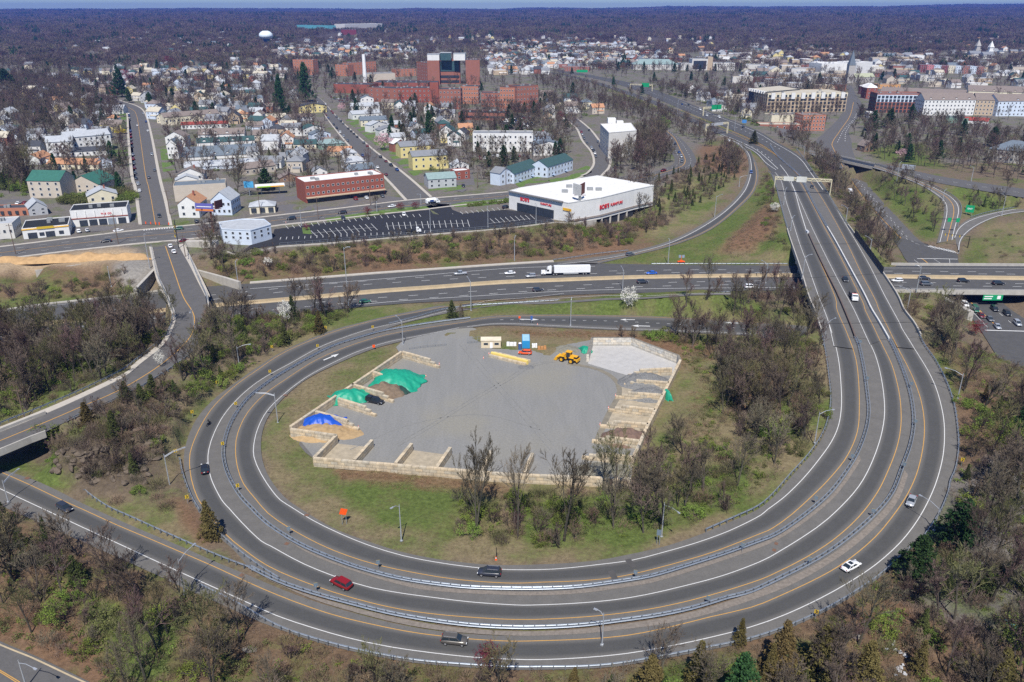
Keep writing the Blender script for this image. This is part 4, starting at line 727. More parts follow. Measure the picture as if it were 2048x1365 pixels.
for b,l in(((992,1120),'orange cone at the post by the bottom of the grass'),((1075,651),'orange cone beside the blue flag'),((878.6,730),'orange cone at the end of the topmost left bay wall'),((852,754),'orange cone at the corner of the big green tarp'),((717,857),'orange cone at the wall end by the sand heap'),((1200,851),'orange cone at the wall end beside the brown heap'),((1217,818),'orange cone at the fourth right bay wall'),((1231,793),'orange cone at the third right bay wall'),((1248,767),'orange cone at the second right bay wall'),((978,709),'orange cone at the upper left end of the yellow stacked barriers'),((967,718),'orange cone at the lower left end of the yellow stacked barriers'),((572,447),'orange cone on the main street behind the dark car')):cone(b,l)
for i,x in enumerate((292,302,312,319,338)):
 p=P(x,449+i*.4);o=MB().tube((0,0,0),(0,0,1.3),.3,.25,8,cap=True).build('traffic_barrel',M_orange,None,loc=p);tag(o,f'orange traffic barrel in the crosswalk mouth of the long street, {ordn(i)} from the left','traffic barrel','orange barrels at the crossing')
p=P(993,1118);tag(MB().box((0,0,1.4),(.14,.14,2.8)).build('marker_post',M_blk,None,loc=p),'dark marker post at the bottom of the grass beside a cone','post')
M_gan=mat('gantry_cream',(.62,.56,.38),.6,var=.08)
def gantry(label,a,b,ty,signs,m=M_gan,zf=z_exp,depth=1.0,truss=1.3,bz=None):
 A=Vector(PL(*a,zf));B=Vector(PL(*b,zf));h=height_at(A,ty);r=thing('sign_gantry',label,'gantry',A);d=B-A;L_=d.length;dn=d.normalized();nn=Vector((-dn.y,dn.x,0))*depth/2
 for p in(Vector((0,0,0)),d):MB().beam(p+nn,p+nn+Vector((0,0,h)),.4).beam(p-nn,p-nn+Vector((0,0,h)),.4).build('column',m,r)
 mb=MB();k=int(L_/2.2)
 for s in(nn,-nn):
  for q in(0,-truss):mb.beam(s+Vector((0,0,h+q)),d+s+Vector((0,0,h+q)),.24)
  for i in range(k):
   u0,u1=dn*L_*i/k,dn*L_*(i+1)/k;mb.beam(u0+s+Vector((0,0,h if i%2 else h-truss)),u1+s+Vector((0,0,h-truss if i%2 else h)),.16);mb.beam(u1+s+Vector((0,0,h)),u1+s+Vector((0,0,h-truss)),.14)
 for i in range(k):u=dn*L_*(i+.5)/k;mb.beam(u+nn+Vector((0,0,h)),u-nn+Vector((0,0,h)),.12)
 mb.build('truss',m,r);ang=math.atan2(dn.y,dn.x)
 for t,w_,h_,sm_,txt in signs:
  c=dn*L_*t-nn*1.35+Vector((0,0,h-truss/2));o=MB().box((0,0,0),(w_,.12,h_)).build('sign_panel',sm_,r,loc=c);o.rotation_euler=(0,0,ang)
  if txt:k2=ob('lettering',text_mesh(txt,h_*.3,M_sw,.01),o,(0,-.08,0));k2.rotation_euler=(math.pi/2,0,0)
gantry('long cream truss gantry across the expressway just north of the bridge',(1547,385),(1659,391),354,[(.24,5.5,2.6,mat('sign_back_pale',(.55,.55,.5),.6),None),(.47,5.5,3.2,MATS['sign_back_pale'],None)])
gantry('cream gantry with a pale grey sign over the southbound carriageway',(1411,272),(1454,267),249,[(.45,15,2.4,mat('sign_grey',(.4,.41,.42),.6),None)])
gantry('cream gantry with two green signs beside the three white vans',(1406,232),(1446,229),215,[(.52,8,4.6,M_green,None),(.75,6,4.6,M_green,None)])
gantry('far cream gantry with one green sign over the expressway',(1260,181),(1304,183),168,[(.7,10,5,M_green,None)])
panel('green_sign','wide green sign high over the farthest visible stretch of expressway',(1164,150),140,18,4,M_green,2)
for(a,b,ty,l)in(((1867,463),(1920,462),437,'dark signal mast arm with two green signs over the ramp junction'),):
 A=PL(*a,z_rr);h=height_at(A,ty);r=thing('signal_mast',l,'traffic signal',A);B=W(*(1921,439),A[2]+h);d=(B[0]-A[0],B[1]-A[1])
 MB().tube((0,0,0),(0,0,h),.22,.16,8).build('pole',M_blk,r);MB().beam((0,0,h-.2),(d[0],d[1],h-.1),.2).build('mast_arm',M_blk,r)
 for t in(.55,.9):MB().box((d[0]*t,d[1]*t-.2,h-.5),(1.9,.1,2.2)).build('sign_panel',M_green,r)
for(b,q,ty,l)in(((1935,496),(1890,467),473,'dark signal mast with hanging lights at the crosswalk'),((358,498),(350,470),440,'signal pole with yellow lights at the bridge crossing')):
 A=P(*b);h=height_at(A,ty);B=W(*q,A[2]+h);d=(B[0]-A[0],B[1]-A[1]);r=thing('signal_mast',l,'traffic signal',A);MB().tube((0,0,0),(0,0,h),.2,.15,8).build('pole',M_blk,r);MB().beam((0,0,h-.2),(d[0],d[1],h-.1),.16).build('mast_arm',M_blk,r)
 for t in(.4,.7,.98):MB().box((d[0]*t,d[1]*t,h-.6),(.4,.3,1.1)).build('signal_head',M_chev,r)
p=PL(1362,526,z_flat);r=thing('message_trailer','orange sign trailer with two small solar panels on the grass by the interstate','trailer',p)
MB().box((0,0,.6),(3.2,1.4,.25)).box((0,0,.95),(1.2,.9,.5)).build('chassis',M_orange,r);MB().box((0,0,2.),(.14,.14,2.6)).build('mast',M_orange,r)
for x in(-.75,.75):
 MB().box((x,-.3,3.1),(1.1,.1,1.3)).build('solar_panel',mat('solar_panel',(.25,.3,.36),.3),r);MB().tube((x*1.2,-.75,.35),(x*1.2,-.55,.35),.35,.35,10,cap=True).build('wheel',M_blk,r)
M_glass=mat('car_glass',(.02,.028,.035),.12,var=.02,spec=.7);M_tyre=mat('tyre_rubber',(.02,.02,.02),.85);M_rim=mat('wheel_rim',(.45,.45,.46),.35,.6);M_hl=mat('headlight_glass',(.75,.77,.78),.15);M_tl=mat('tail_light_red',(.35,.01,.01),.3)
def paint(n,c,metal=.0):return mat('paint_'+n,c,.28,metal,var=.03,spec=.6)
PAINT={'white':paint('white',(.78,.79,.79)),'silver':paint('silver',(.46,.48,.5),.4),'black':paint('black',(.018,.02,.024)),'red':paint('red',(.22,.01,.012)),'maroon':paint('maroon',(.13,.01,.015)),'blue':paint('blue',(.02,.06,.22)),'grey':paint('grey',(.11,.12,.135)),'tan':paint('tan',(.13,.12,.105),.3),'bright blue':paint('bright_blue',(.02,.12,.55)),'yellow':paint('yellow',(.75,.65,.02)),'green':paint('green',(.02,.12,.07)),'orange':paint('orange',(.75,.09,.01)),'dark':paint('dark',(.03,.035,.05))}
SHAPE={'sedan':(4.7,1.82,[(-2.35,.35),(-2.33,.75),(-2.2,.95),(-1.3,.98),(1.0,.92),(2.1,.78),(2.35,.6),(2.33,.32)],(-1.85,1.1,-1.0,.35),.95,1.42),'suv':(4.8,1.92,[(-2.4,.4),(-2.4,.95),(-2.3,1.1),(-1.0,1.12),(1.15,1.08),(2.15,.98),(2.4,.75),(2.38,.38)],(-2.32,1.3,-1.95,.5),1.08,1.72),'wagon':(4.5,1.8,[(-2.25,.38),(-2.25,.85),(-2.15,1.0),(-1.0,1.0),(1.0,.95),(1.95,.82),(2.25,.65),(2.22,.34)],(-2.1,1.15,-1.75,.45),.98,1.52),'pickup':(5.6,2.0,[(-2.8,.5),(-2.8,1.12),(-2.75,1.15),(-1.0,1.15),(1.2,1.12),(2.6,1.05),(2.8,.85),(2.78,.45)],(-.75,1.45,-.55,.85),1.12,1.82),'van':(5.3,2.0,[(-2.65,.4),(-2.65,1.2),(-2.6,1.25),(-1.0,1.25),(1.3,1.22),(2.4,1.0),(2.65,.8),(2.62,.4)],(-2.6,1.9,-2.5,1.15),1.24,2.15)}
def car_parts(kind):
 L_,w_,prof,(gb0,gb1,gt0,gt1),bz,rzf=SHAPE[kind];out={}
 mb=MB();px_=[p[0]for p in prof[1:-1]];pz_=[p[1]for p in prof[1:-1]];X=[-L_/2,-L_/2+.12]+[L_*(i/12-.5)for i in range(1,12)]+[L_/2-.12,L_/2];m_=10
 for x in X:
  e=abs(x)/(L_/2);w2=w_/2*(1-.16*e**5);zt=float(np.interp(x,px_,pz_))-(.1 if e>.99 else 0);zb=.26+.12*e**4;wa=.1*math.exp(-((e-.63)/.16)**2)
  for y,z in((.0,zb),(.86,zb+wa),(1.,zb+.16+wa),(1.,zt-.24),(.93,zt-.06),(.0,zt)):mb.v.append((x,-y*w2,z))
  for y,z in((.93,zt-.06),(1.,zt-.24),(1.,zb+.16+wa),(.86,zb+wa)):mb.v.append((x,y*w2,z))
 mb.f=[(i*m_+j,i*m_+(j+1)%m_,(i+1)*m_+(j+1)%m_,(i+1)*m_+j)for i in range(len(X)-1)for j in range(m_)]+[tuple(range(m_)),tuple((len(X)-1)*m_+j for j in range(m_))[::-1]];mb.m=[0]*len(mb.f)
 me=mb.mesh('body',M_blk,True);bm=bmesh.new();bm.from_mesh(me);bmesh.ops.recalc_face_normals(bm,faces=bm.faces);bm.to_mesh(me);bm.free();out['body']=me
 h0,h1=w_/2*.9,w_/2*.72;b0=bz-.03
 vs=[(gb0,-h0,b0),(gb1,-h0,b0),(gb1,h0,b0),(gb0,h0,b0),(gt0,-h1,rzf-.05),(gt1,-h1,rzf-.05),(gt1,h1,rzf-.05),(gt0,h1,rzf-.05)]
 out['windows']=MB().add(vs,[(0,3,2,1),(4,5,6,7),(0,1,5,4),(1,2,6,5),(2,3,7,6),(3,0,4,7)]).mesh('windows',M_glass)
 mb=MB();mb.box(((gt0+gt1)/2,0,rzf-.03),(gt1-gt0+.1,h1*2+.08,.08))
 for x0,x1 in((gb0,gt0),(gb1,gt1),((gb0+gb1)/2-.2,(gt0+gt1)/2-.1)):
  for s in(-1,1):mb.beam((x0,s*(h0+.0),b0),(x1,s*(h1+.01),rzf-.04),.07,.05)
 out['roof']=mb.mesh('roof',M_blk)
 return out
WHEEL=MB().tube((0,-.11,0),(0,.11,0),.34,.34,14,cap=True).mesh('wheel',M_tyre);RIM=MB().tube((0,-.125,0),(0,.125,0),.2,.2,10,cap=True).mesh('rim',M_rim)
CP={}
def car_mesh(kind,col):
 k=(kind,col)
 if k not in CP:
  if kind not in CP:CP[kind]=car_parts(kind)
  d={}
  for nm,me in CP[kind].items():
   if nm=='windows':d[nm]=me
   else:q=me.copy();q.materials.clear();q.materials.append(PAINT[col]);d[nm]=q
  CP[k]=d
 return CP[k]
CATS={'sedan':'car','suv':'car','wagon':'car','pickup':'pickup truck','van':'van'}
def car(kind,col,px,label,head=None,ang=None,group=None,zf=None,simple=False,extra=None,name=None):
 p=PL(*px,zf)if zf else P(*px)
 if head is not None:
  q=PL(*head,zf)if zf else P(*head);ang=math.atan2(q[1]-p[1],q[0]-p[0])
 r=thing(name or{'sedan':'sedan','suv':'sport_utility_car','wagon':'hatchback','pickup':'pickup_truck','van':'van'}[kind],label,CATS[kind],(p[0],p[1],p[2]+.06),ang,group)
 d=car_mesh(kind,col);L_,w_=SHAPE[kind][0],SHAPE[kind][1]
 for nm in('body','windows','roof'):ob(nm,d[nm],r)
 if simple:
  return r
 for x in(-L_*.31,L_*.32):
  for s in(-1,1):
   wh=ob('wheel',WHEEL,r,(x,s*(w_/2-.1),.34));ob('rim',RIM,wh)
 for s in(-1,1):
  MB().box((L_/2-.06,s*w_*.36,SHAPE[kind][4]*.68),(.12,.34,.14)).build('headlight',M_hl,r);MB().box((-L_/2+.03,s*w_*.38,SHAPE[kind][4]*.85),(.1,.28,.18)).build('tail_light',M_tl,r)
 if extra=='sunroof':MB().box((-.3,0,SHAPE[kind][5]+.02),(.9,.9,.03)).build('sunroof',M_glass,r)
 if extra=='rack':
  for s in(-1,1):MB().box((-.7,s*.6,SHAPE[kind][5]+.06),(2.1,.05,.06)).build('roof_rail',M_rim,r)
 if extra=='cap':MB().box((-1.75,0,1.5),(1.95,1.75,.72),taper=.93).build('bed_cap',PAINT[col],r)
 return r
LP_,XP=z_loop,z_exp
for a in[('suv','red',(683,1172),(640,1150),'dark red sport utility car on the middle ramp at lower left',z_loop,None),('suv','dark',(979,1150),(940,1147),'black sport utility car on the inner ramp at the bottom centre',z_loop,'rack'),('suv','tan',(909,1286),(960,1291),'tan and grey sport utility car on the outer ramp at the bottom',z_loop,'rack'),('sedan','white',(1701,1137),(1735,1118),'white coupe with sunroof on the outer ramp at lower right',z_loop,'sunroof'),('sedan','silver',(1822,1006),(1812,1030),'silver sedan on the outer ramp under a lamp arm',z_loop,None),('sedan','black',(410,942),(408,915),'black sedan on the left curve of the middle ramp',z_loop,None),('sedan','black',(1690,562),(1700,580),'black sedan on the bridge ahead of the small truck',z_exp,None),('sedan','black',(1624,376),(1636,396),'black sedan just passing under the cream gantry',z_exp,None),('wagon','grey',(1260,511),(1300,503),'grey-blue hatchback at the foot of the climbing ramp',z_on,None),('suv','blue',(1502,347),(1503,355),'dark blue car near the top of the climbing ramp',z_on,None),('pickup','silver',(921,550),(900,551.5),'silver-blue pickup on the far carriageway of the interstate',z_flat,None),('sedan','white',(1020,549),(1000,550),'white sedan ahead of the lorry on the interstate',z_flat,None),('wagon','silver',(1062,555),(1040,556),'silver hatchback in the lane beside the lorry cab',z_flat,None),('sedan','bright blue',(1303,549),(1280,549.5),'bright blue sedan behind the lorry on the interstate',z_flat,None),('suv','dark',(1285,567),(1310,566),'dark car with red lights on the near carriageway by the lamp',z_flat,None),('wagon','dark',(1076,583),(1100,581.5),'dark blue hatchback on the near carriageway of the interstate',z_flat,None),('sedan','green',(730,606),(760,603.5),'dark green sedan on the near carriageway by the tall pole',z_flat,None),('suv','white',(1501,577),(1525,577),'white sport utility car on the interstate just left of the bridge',z_flat,None),('wagon','white',(1794,564),(1770,564),'white hatchback just right of the bridge on the interstate',z_flat,None),('sedan','dark',(1848,559),(1870,560),'dark sedan far lane right of the bridge',z_flat,None),('suv','grey',(1852,571),(1875,571),'grey car in the near lane right of the bridge',z_flat,None),('suv','black',(1926,565),(1950,565),'black sport utility car on the overpass',z_flat,None),('suv','black',(1996,570),(2020,570),'black car nearest the right edge on the overpass',z_flat,None),('sedan','silver',(210,640),(180,644),'silver car half hidden by bare trees on the left interstate',z_flat,None),('sedan','bright blue',(-2,640),(-30,643),'blue car cut by the left edge on the interstate',z_flat,None),('suv','black',(1988,621),(2000,632),'black sport utility car in the sunken avenue',z_ave,None),('sedan','grey',(1979,641),(1990,652),'grey sedan waiting in the sunken avenue',z_ave,None),('sedan','silver',(1994,656),(2004,668),'silver sedan at the stop line of the sunken avenue',z_ave,None),('suv','white',(1929,612),(1938,620),'white car emerging from under the overpass',z_ave,None),('van','green',(1950,623),(1960,634),'green van beside the red tree in the sunken avenue',z_ave,None),('sedan','white',(341,495),(338,488),'white sedan stopped first at the bridge crossing',z_west,None),('sedan','white',(348,506),(344,498),'white sedan stopped second at the bridge crossing',z_west,None),('sedan','maroon',(369,484),(380,481),'maroon car parked beside the grey slab at the crossing',z_town,None),('wagon','green',(358,460),(345,461),'green car turning in the crossing',z_town,None),('sedan','black',(213,485),(190,487),'black sedan driving left on the main street',z_town,None),('sedan','white',(237,464),(255,461),'white sedan in front of the tyre shop',z_town,None),('suv','black',(583,440),(560,442),'black sport utility car on the main street beside the lot',z_town,None),('suv','black',(685,428),(670,429),'black sport utility car on the main street left of the island',z_town,None),('sedan','white',(784,415),(770,417),'white sedan on the main street behind the planted island',z_town,None),('sedan','black',(319,434),(322,444),'black sedan in the right lane of the long left street',z_town,None),('sedan','grey',(298,357),(297,350),'dark sedan driving up the long left street',z_town,None),('sedan','white',(275,253),(273,245),'white sedan high up in the long left street',z_town,None),('sedan','black',(927,374),(932,380),'black car in the driveway of the green-roofed house',None,None),('pickup','black',(750,806),(772,811),'black pickup with bed cap parked in the yard by the small green tarp',z_flat,'cap'),('wagon','orange',(1050,709),(1030,708),'bright orange hatchback parked in front of the blue container',z_flat,None),('suv','black',(2013,630),(2030,645),'dark car in the right lanes of the sunken avenue',z_ave,None),('sedan','maroon',(1962,634),(1972,646),'dark red sedan in the left lane of the sunken avenue',z_ave,None),('suv','silver',(2034,650),(2048,664),'silver SUV farthest right in the sunken avenue',z_ave,None),('wagon','dark',(130,1020),(150,1032),'dark car half hidden by a bare tree on the outer ramp at left',z_flat,None)]:
 car(a[0],a[1],a[2],a[4],head=a[3],zf=a[5],extra=a[6])
k=0
for px,hd,col,kind in[((1400,221),(1409,225),'white','van'),((1413,233),(1404,229),'white','van'),((1438,236),(1447,240),'white','van'),((1486,256),(1477,252),'black','sedan'),((1377,211),(1386,215),'black','sedan'),((1364,210),(1373,214),'blue','sedan'),((1381,245),(1390,250),'dark','sedan'),((1430,268),(1440,272),'dark','suv'),((1457,283),(1466,288),'white','sedan'),((1257,171),(1263,173),'silver','sedan'),((1281,176),(1287,179),'dark','sedan'),((1291,201),(1297,204),'white','sedan'),((1222,176),(1228,178),'silver','van'),((1171,155),(1178,157),'dark','sedan')]:
 car(kind,col,px,f'{col} {"van" if kind == "van" else "car"} on the distant expressway, {ordn(k)} in the scattered traffic',head=hd,zf=z_exp,simple=True,group='traffic on the distant expressway');k+=1
def lorry():
 a=PL(1090,550.5,z_flat);b=PL(1187,548.5,z_flat);ang=math.atan2(a[1]-b[1],a[0]-b[0]);r=thing('articulated_lorry','long white articulated lorry with box trailer on the far interstate carriageway','lorry',(a[0],a[1],.05),ang)
 M=PAINT['white'];MB().box((-11.6,0,2.55),(15.6,2.5,2.75)).build('trailer',M,r);MB().box((-3.0,0,.95),(5.6,2.2,.3)).build('chassis',M_blk,r);MB().box((-11.,1.26,.85),(6.5,.06,.7)).box((-11.,-1.26,.85),(6.5,.06,.7)).build('side_skirt',PAINT['silver'],r)
 mb=MB();mb.add([(-2.6,-1.2,1),(-.2,-1.2,1),(-.2,1.2,1),(-2.6,1.2,1),(-2.7,-1.15,3.9),(-1.2,-1.1,3.5),(-1.2,1.1,3.5),(-2.7,1.15,3.9),(-.5,-1.15,2.1),(-.5,1.15,2.1)],[(0,3,2,1),(4,5,6,7),(0,1,8,5,4),(2,3,7,6,9),(1,2,9,8),(8,9,6,5),(3,0,4,7)]);c=mb.build('cab',M,r)
 MB().add([(-.51,-1.,2.15),(-.51,1.,2.15),(-1.12,.95,3.3),(-1.12,-.95,3.3)],[(0,1,2,3)]).build('windscreen',M_glass,c);MB().box((.75,0,1.35),(2.0,2.1,1.3),taper=.85).build('bonnet',M,r)
 for s in(-1,1):MB().box((-1.15,s*1.19,2.3),(.9,.06,.8)).build('side_window',M_glass,c)
 for x in(.9,-3.6,-4.8,-16.4,-17.6):
  for s in(-1,1):wh=ob('wheel',WHEEL,r,(x,s*1.05,.5),sc=(1.45,2,1.45));ob('rim',RIM,wh)
lorry()
def truck(kind,px,head,label,zf,cabcol='white'):
 p=PL(*px,zf)if zf else P(*px);q=PL(*head,zf)if zf else P(*head);r=thing({'tow':'flatbed_truck','refuse':'refuse_truck','box':'box_trailer','jeep':'utility_truck','bus':'box_van'}[kind],label,'truck',(p[0],p[1],p[2]+.05),math.atan2(q[1]-p[1],q[0]-p[0]));M=PAINT[cabcol]
 if kind!='box':
  c=MB().add([(1.6,-1.05,.6),(3.9,-1.05,.6),(3.9,1.05,.6),(1.6,1.05,.6),(1.65,-.98,2.5),(2.9,-.98,2.5),(2.9,.98,2.5),(1.65,.98,2.5),(3.85,-1.,1.5),(3.85,1.,1.5),(3.3,-1.,1.6),(3.3,1.,1.6)],[(0,3,2,1),(4,5,6,7),(0,1,8,10,5,4),(2,3,7,6,11,9),(1,2,9,8),(8,9,11,10),(10,11,6,5),(3,0,4,7)]).build('cab',M,r)
  MB().add([(3.28,-.9,1.64),(3.28,.9,1.64),(2.95,.88,2.4),(2.95,-.88,2.4)],[(0,1,2,3)]).build('windscreen',M_glass,c);MB().box((2.5,0,1.95),(.8,2.08,.5)).build('side_window',M_glass,c)
 MB().box((0,0,.65),(7.2,1.,.25)).build('chassis',M_blk,r)
 if kind=='tow':MB().box((-1.2,0,1.0),(4.6,2.2,.2)).box((-1.2,1.0,1.4),(4.6,.1,.6)).box((-1.2,-1.0,1.4),(4.6,.1,.6)).build('flatbed',M_blk,r);MB().box((1.3,0,1.9),(.25,1.8,1.2)).build('headboard',M_orange,r)
 if kind=='refuse':MB().tube((-3.6,0,2.1),(1.4,0,2.1),1.25,1.25,12,cap=True).build('body',M,r);MB().box((-1.,-1.26,2.0),(2.2,.06,1.0)).build('blue_panel',PAINT['blue'],r);MB().box((-3.7,0,1.7),(.8,2.2,1.9)).build('hopper',M,r)
 if kind=='box':MB().box((0,0,2.1),(8,2.4,2.6)).build('body',M,r)
 if kind=='bus':MB().box((-1.2,0,2.0),(5.4,2.3,2.6)).build('body',M,r)
 if kind=='jeep':MB().box((-1.,0,1.2),(4.6,2.2,.2)).build('flatbed',M_blk,r);[MB().beam((x,s,1.3),(x,s,2.2),.1).build('stake',M_blk,r)for x in(-3,-1.5,0)for s in(-1,1)]
 for x in(2.6,-1.9,-3.0):
  for s in(-1,1):wh=ob('wheel',WHEEL,r,(x,s*.95,.45),sc=(1.3,1.5,1.3));ob('rim',RIM,wh)
truck('tow',(1706,598),(1717,618),'white cab tow truck with orange headboard on the bridge',z_exp);truck('refuse',(866,408),(885,406),'white refuse truck with blue panel on the main street',z_town);truck('box',(1816,341),(1840,343),'pale blue box trailer parked by the upper right road',None,'silver')
truck('jeep',(826,466),(845,465),'truck with dark stake bed and white cab along the lot wall',z_town);truck('bus',(1700,390),(1706,398),'pale box van seen through the bare trees on the avenue',z_ave)
p=PL(418,851,z_loop);r=thing('motorcycle','black motorcycle with its rider rounding the left of the loop','motorcycle',(p[0],p[1],p[2]+.04),math.radians(255))
for x in(-.75,.75):wh=ob('wheel',WHEEL,r,(x,0,.33),sc=(.95,.6,.95));ob('rim',RIM,wh)
MB().box((0,0,.55),(.9,.3,.4),taper=.8).box((.25,0,.85),(.5,.28,.22),taper=.7).beam((.75,0,.35),(.5,0,1.05),.08).build('frame',M_blk,r);MB().box((-.35,0,.82),(.65,.3,.1)).build('saddle',M_blk,r);MB().beam((.48,-.38,1.08),(.48,.38,1.08),.05).build('handlebar',M_rim,r);MB().tube((-.8,-.22,.4),(.0,-.22,.35),.06,.05,6).build('exhaust',M_rim,r)
def person_mesh(joints,edges,m):
 me=bpy.data.meshes.new('person');me.from_pydata([j[0]for j in joints],edges,[]);me.materials.append(m);o=bpy.data.objects.new('tmp',me);COL.objects.link(o)
 md=o.modifiers.new('s','SKIN')
 for i,j in enumerate(joints):v=me.skin_vertices[0].data[i];v.radius=(j[1],j[1]);v.use_root=(i==0)
 s2=o.modifiers.new('ss','SUBSURF');s2.levels=1;bpy.context.view_layer.update()
 out=bpy.data.meshes.new_from_object(o.evaluated_get(bpy.context.evaluated_depsgraph_get()));bpy.data.objects.remove(o);return out
M_jack=mat('black_leather',(.025,.025,.028),.6)
J=[((-.3,0,.92),.15),((-.2,0,1.2),.16),((-.08,0,1.42),.17),((-.02,0,1.56),.07),((.03,0,1.68),.12),((-.05,.2,1.42),.07),((.15,.3,1.2),.05),((.42,.33,1.12),.04),((-.05,-.2,1.42),.07),((.15,-.3,1.2),.05),((.42,-.33,1.12),.04),((-.22,.12,.9),.1),((.15,.22,.85),.08),((0,.24,.42),.055),((.15,.24,.36),.05),((-.22,-.12,.9),.1),((.15,-.22,.85),.08),((0,-.24,.42),.055),((.15,-.24,.36),.05)]
E_=[(0,1),(1,2),(2,3),(3,4),(2,5),(5,6),(6,7),(2,8),(8,9),(9,10),(0,11),(11,12),(12,13),(13,14),(0,15),(15,16),(16,17),(17,18)]
o=ob('person',person_mesh(J,E_,M_jack),None,(p[0],p[1],p[2]+.04),math.radians(255));tag(o,'rider in black leather crouched on the motorcycle','person')
MB().tube((.0,0,1.62),(.06,0,1.86),.13,.09,10,cap=True).build('helmet',M_blk,o)
PROTO={}
def pcar(kind,col,loc,rz,label,group):
 k=(kind,col)
 if k not in PROTO:
  d=car_mesh(kind,col);r=thing({'sedan':'parked_sedan','suv':'parked_suv','wagon':'parked_hatchback','pickup':'parked_pickup','van':'parked_van'}[kind],label,CATS[kind],loc,rz,group)
  for nm in('body','windows','roof'):ob(nm,d[nm],r)
  mb=MB();L_,w_=SHAPE[kind][0],SHAPE[kind][1]
  for x in(-L_*.31,L_*.32):
   for s in(-1,1):ob('wheel',WHEEL,r,(x,s*(w_/2-.1),.34))
  PROTO[k]=r;return r
 return copy_tree(PROTO[k],loc,rz,label,group)
def pickcar(r_):
 return r_.choice(['sedan','suv','wagon','sedan','suv','pickup','van'][:6]),r_.choice(['white','silver','black','grey','dark','blue','red','maroon','silver','white','black','grey'])
KN={'sedan':'sedan','suv':'SUV','wagon':'hatchback','pickup':'pickup','van':'van'}
def cars_along(key,side,t0,t1,n,where,off=1.2,skip=.15,seed=1):
 A,B,zf=RIB[key];r_=random.Random(seed);C=resample(A*(1-side)+B*side,400);Dd=(B-A);Dd=resample(B,400)-resample(A,400);Dd/=np.linalg.norm(Dd,axis=1,keepdims=True);sgn=1 if side<.5 else-1;i_=0
 for k in range(n):
  if r_.random()<skip:continue
  i=int((t0+(t1-t0)*k/max(1,n-1))*398);c=C[i]+Dd[i]*off*sgn;t=C[i+1]-C[i];kd,cl=pickcar(r_)
  pcar(kd,cl,(c[0],c[1],zf(*c)+.07),math.atan2(t[1],t[0]),f'{cl} {KN[kd]} parked {where}, {ordn(i_)} from the near end','cars parked along the streets');i_+=1
cars_along('leftst',0,.07,.58,26,'on the left kerb of the long street',skip=.25,seed=3);cars_along('leftst',1,.16,.5,6,'on the right kerb of the long street',seed=4)
cars_along('diag',1,.12,.72,26,'on the right kerb of the diagonal street',skip=.2,seed=5);cars_along('diag',0,.1,.8,22,'on the left kerb of the diagonal street',skip=.35,seed=6)
cars_along('bend',0,.35,.8,12,'on the left kerb of the curved street',skip=.3,seed=7);cars_along('bend',1,.3,.75,9,'on the right kerb of the curved street',skip=.2,seed=8)
cars_along('side',.35,.3,.9,9,'on the winding road behind the store',off=0,skip=.2,seed=9)
def lot_cars(corners,nx,ny,where,seed,fill=.8,rot=0.,zf=None):
 r_=random.Random(seed);q=[P(*c)for c in corners];i_=0
 for j in range(ny):
  for i in range(nx):
   if r_.random()>fill:continue
   u,v=(i+.5)/nx,(j+.5)/ny;x=(q[0][0]*(1-u)+q[1][0]*u)*(1-v)+(q[3][0]*(1-u)+q[2][0]*u)*v;y=(q[0][1]*(1-u)+q[1][1]*u)*(1-v)+(q[3][1]*(1-u)+q[2][1]*u)*v
   kd,cl=pickcar(r_);kd='suv'if kd=='pickup'else kd
   pcar(kd,cl,(x,y,gz(x,y)+.08),rot+math.atan2(q[1][1]-q[0][1],q[1][0]-q[0][0])+math.pi/2,f'{cl} {KN[kd]} in {where}, {ordn(i_)} from its left','cars in parking lots');i_+=1
def yard_mat():
 def nodes(t,b,out):
  N=t.nodes.new;L=t.links.new;geo=N('ShaderNodeNewGeometry')
  mp=N('ShaderNodeMapping');mp.inputs['Scale'].default_value=(.25,.03,.1);mp.inputs['Rotation'].default_value=(0,0,.75);L(geo.outputs['Position'],mp.inputs['Vector'])
  n=N('ShaderNodeTexNoise');n.inputs['Scale'].default_value=1.3;n.inputs['Detail'].default_value=7;n.inputs['Distortion'].default_value=1.2;L(mp.outputs[0],n.inputs['Vector'])
  n2=N('ShaderNodeTexNoise');n2.inputs['Scale'].default_value=.035;n2.inputs['Detail'].default_value=3;L(geo.outputs['Position'],n2.inputs['Vector'])
  mx=N('ShaderNodeMix');mx.data_type='RGBA';mr=N('ShaderNodeMapRange');mr.inputs[1].default_value=.38;mr.inputs[2].default_value=.66;L(n.outputs['Fac'],mr.inputs[0]);L(mr.outputs[0],mx.inputs['Factor'])
  mx.inputs['A'].default_value=(.195,.193,.182,1);mx.inputs['B'].default_value=(.212,.209,.197,1)
  m2=N('ShaderNodeMix');m2.data_type='RGBA';m3=N('ShaderNodeMapRange');m3.inputs[1].default_value=.5;m3.inputs[2].default_value=.68;m3.inputs[4].default_value=.6;L(n2.outputs['Fac'],m3.inputs[0]);L(m3.outputs[0],m2.inputs['Factor']);L(mx.outputs['Result'],m2.inputs['A']);m2.inputs['B'].default_value=(.235,.22,.175,1)
  n4=N('ShaderNodeTexNoise');n4.inputs['Scale'].default_value=2.;n4.inputs['Detail'].default_value=6;L(geo.outputs['Position'],n4.inputs['Vector'])
  v=N('ShaderNodeMapRange');v.inputs[1].default_value=.3;v.inputs[2].default_value=.7;v.inputs[3].default_value=.88;v.inputs[4].default_value=1.12;L(n4.outputs['Fac'],v.inputs[0])
  sc=N('ShaderNodeVectorMath');sc.operation='SCALE';L(m2.outputs['Result'],sc.inputs[0]);L(v.outputs[0],sc.inputs['Scale']);L(sc.outputs[0],b.inputs['Base Color'])
 return mat('yard_gravel',(.25,.24,.22),.95,nodes=nodes)
M_yard=yard_mat()
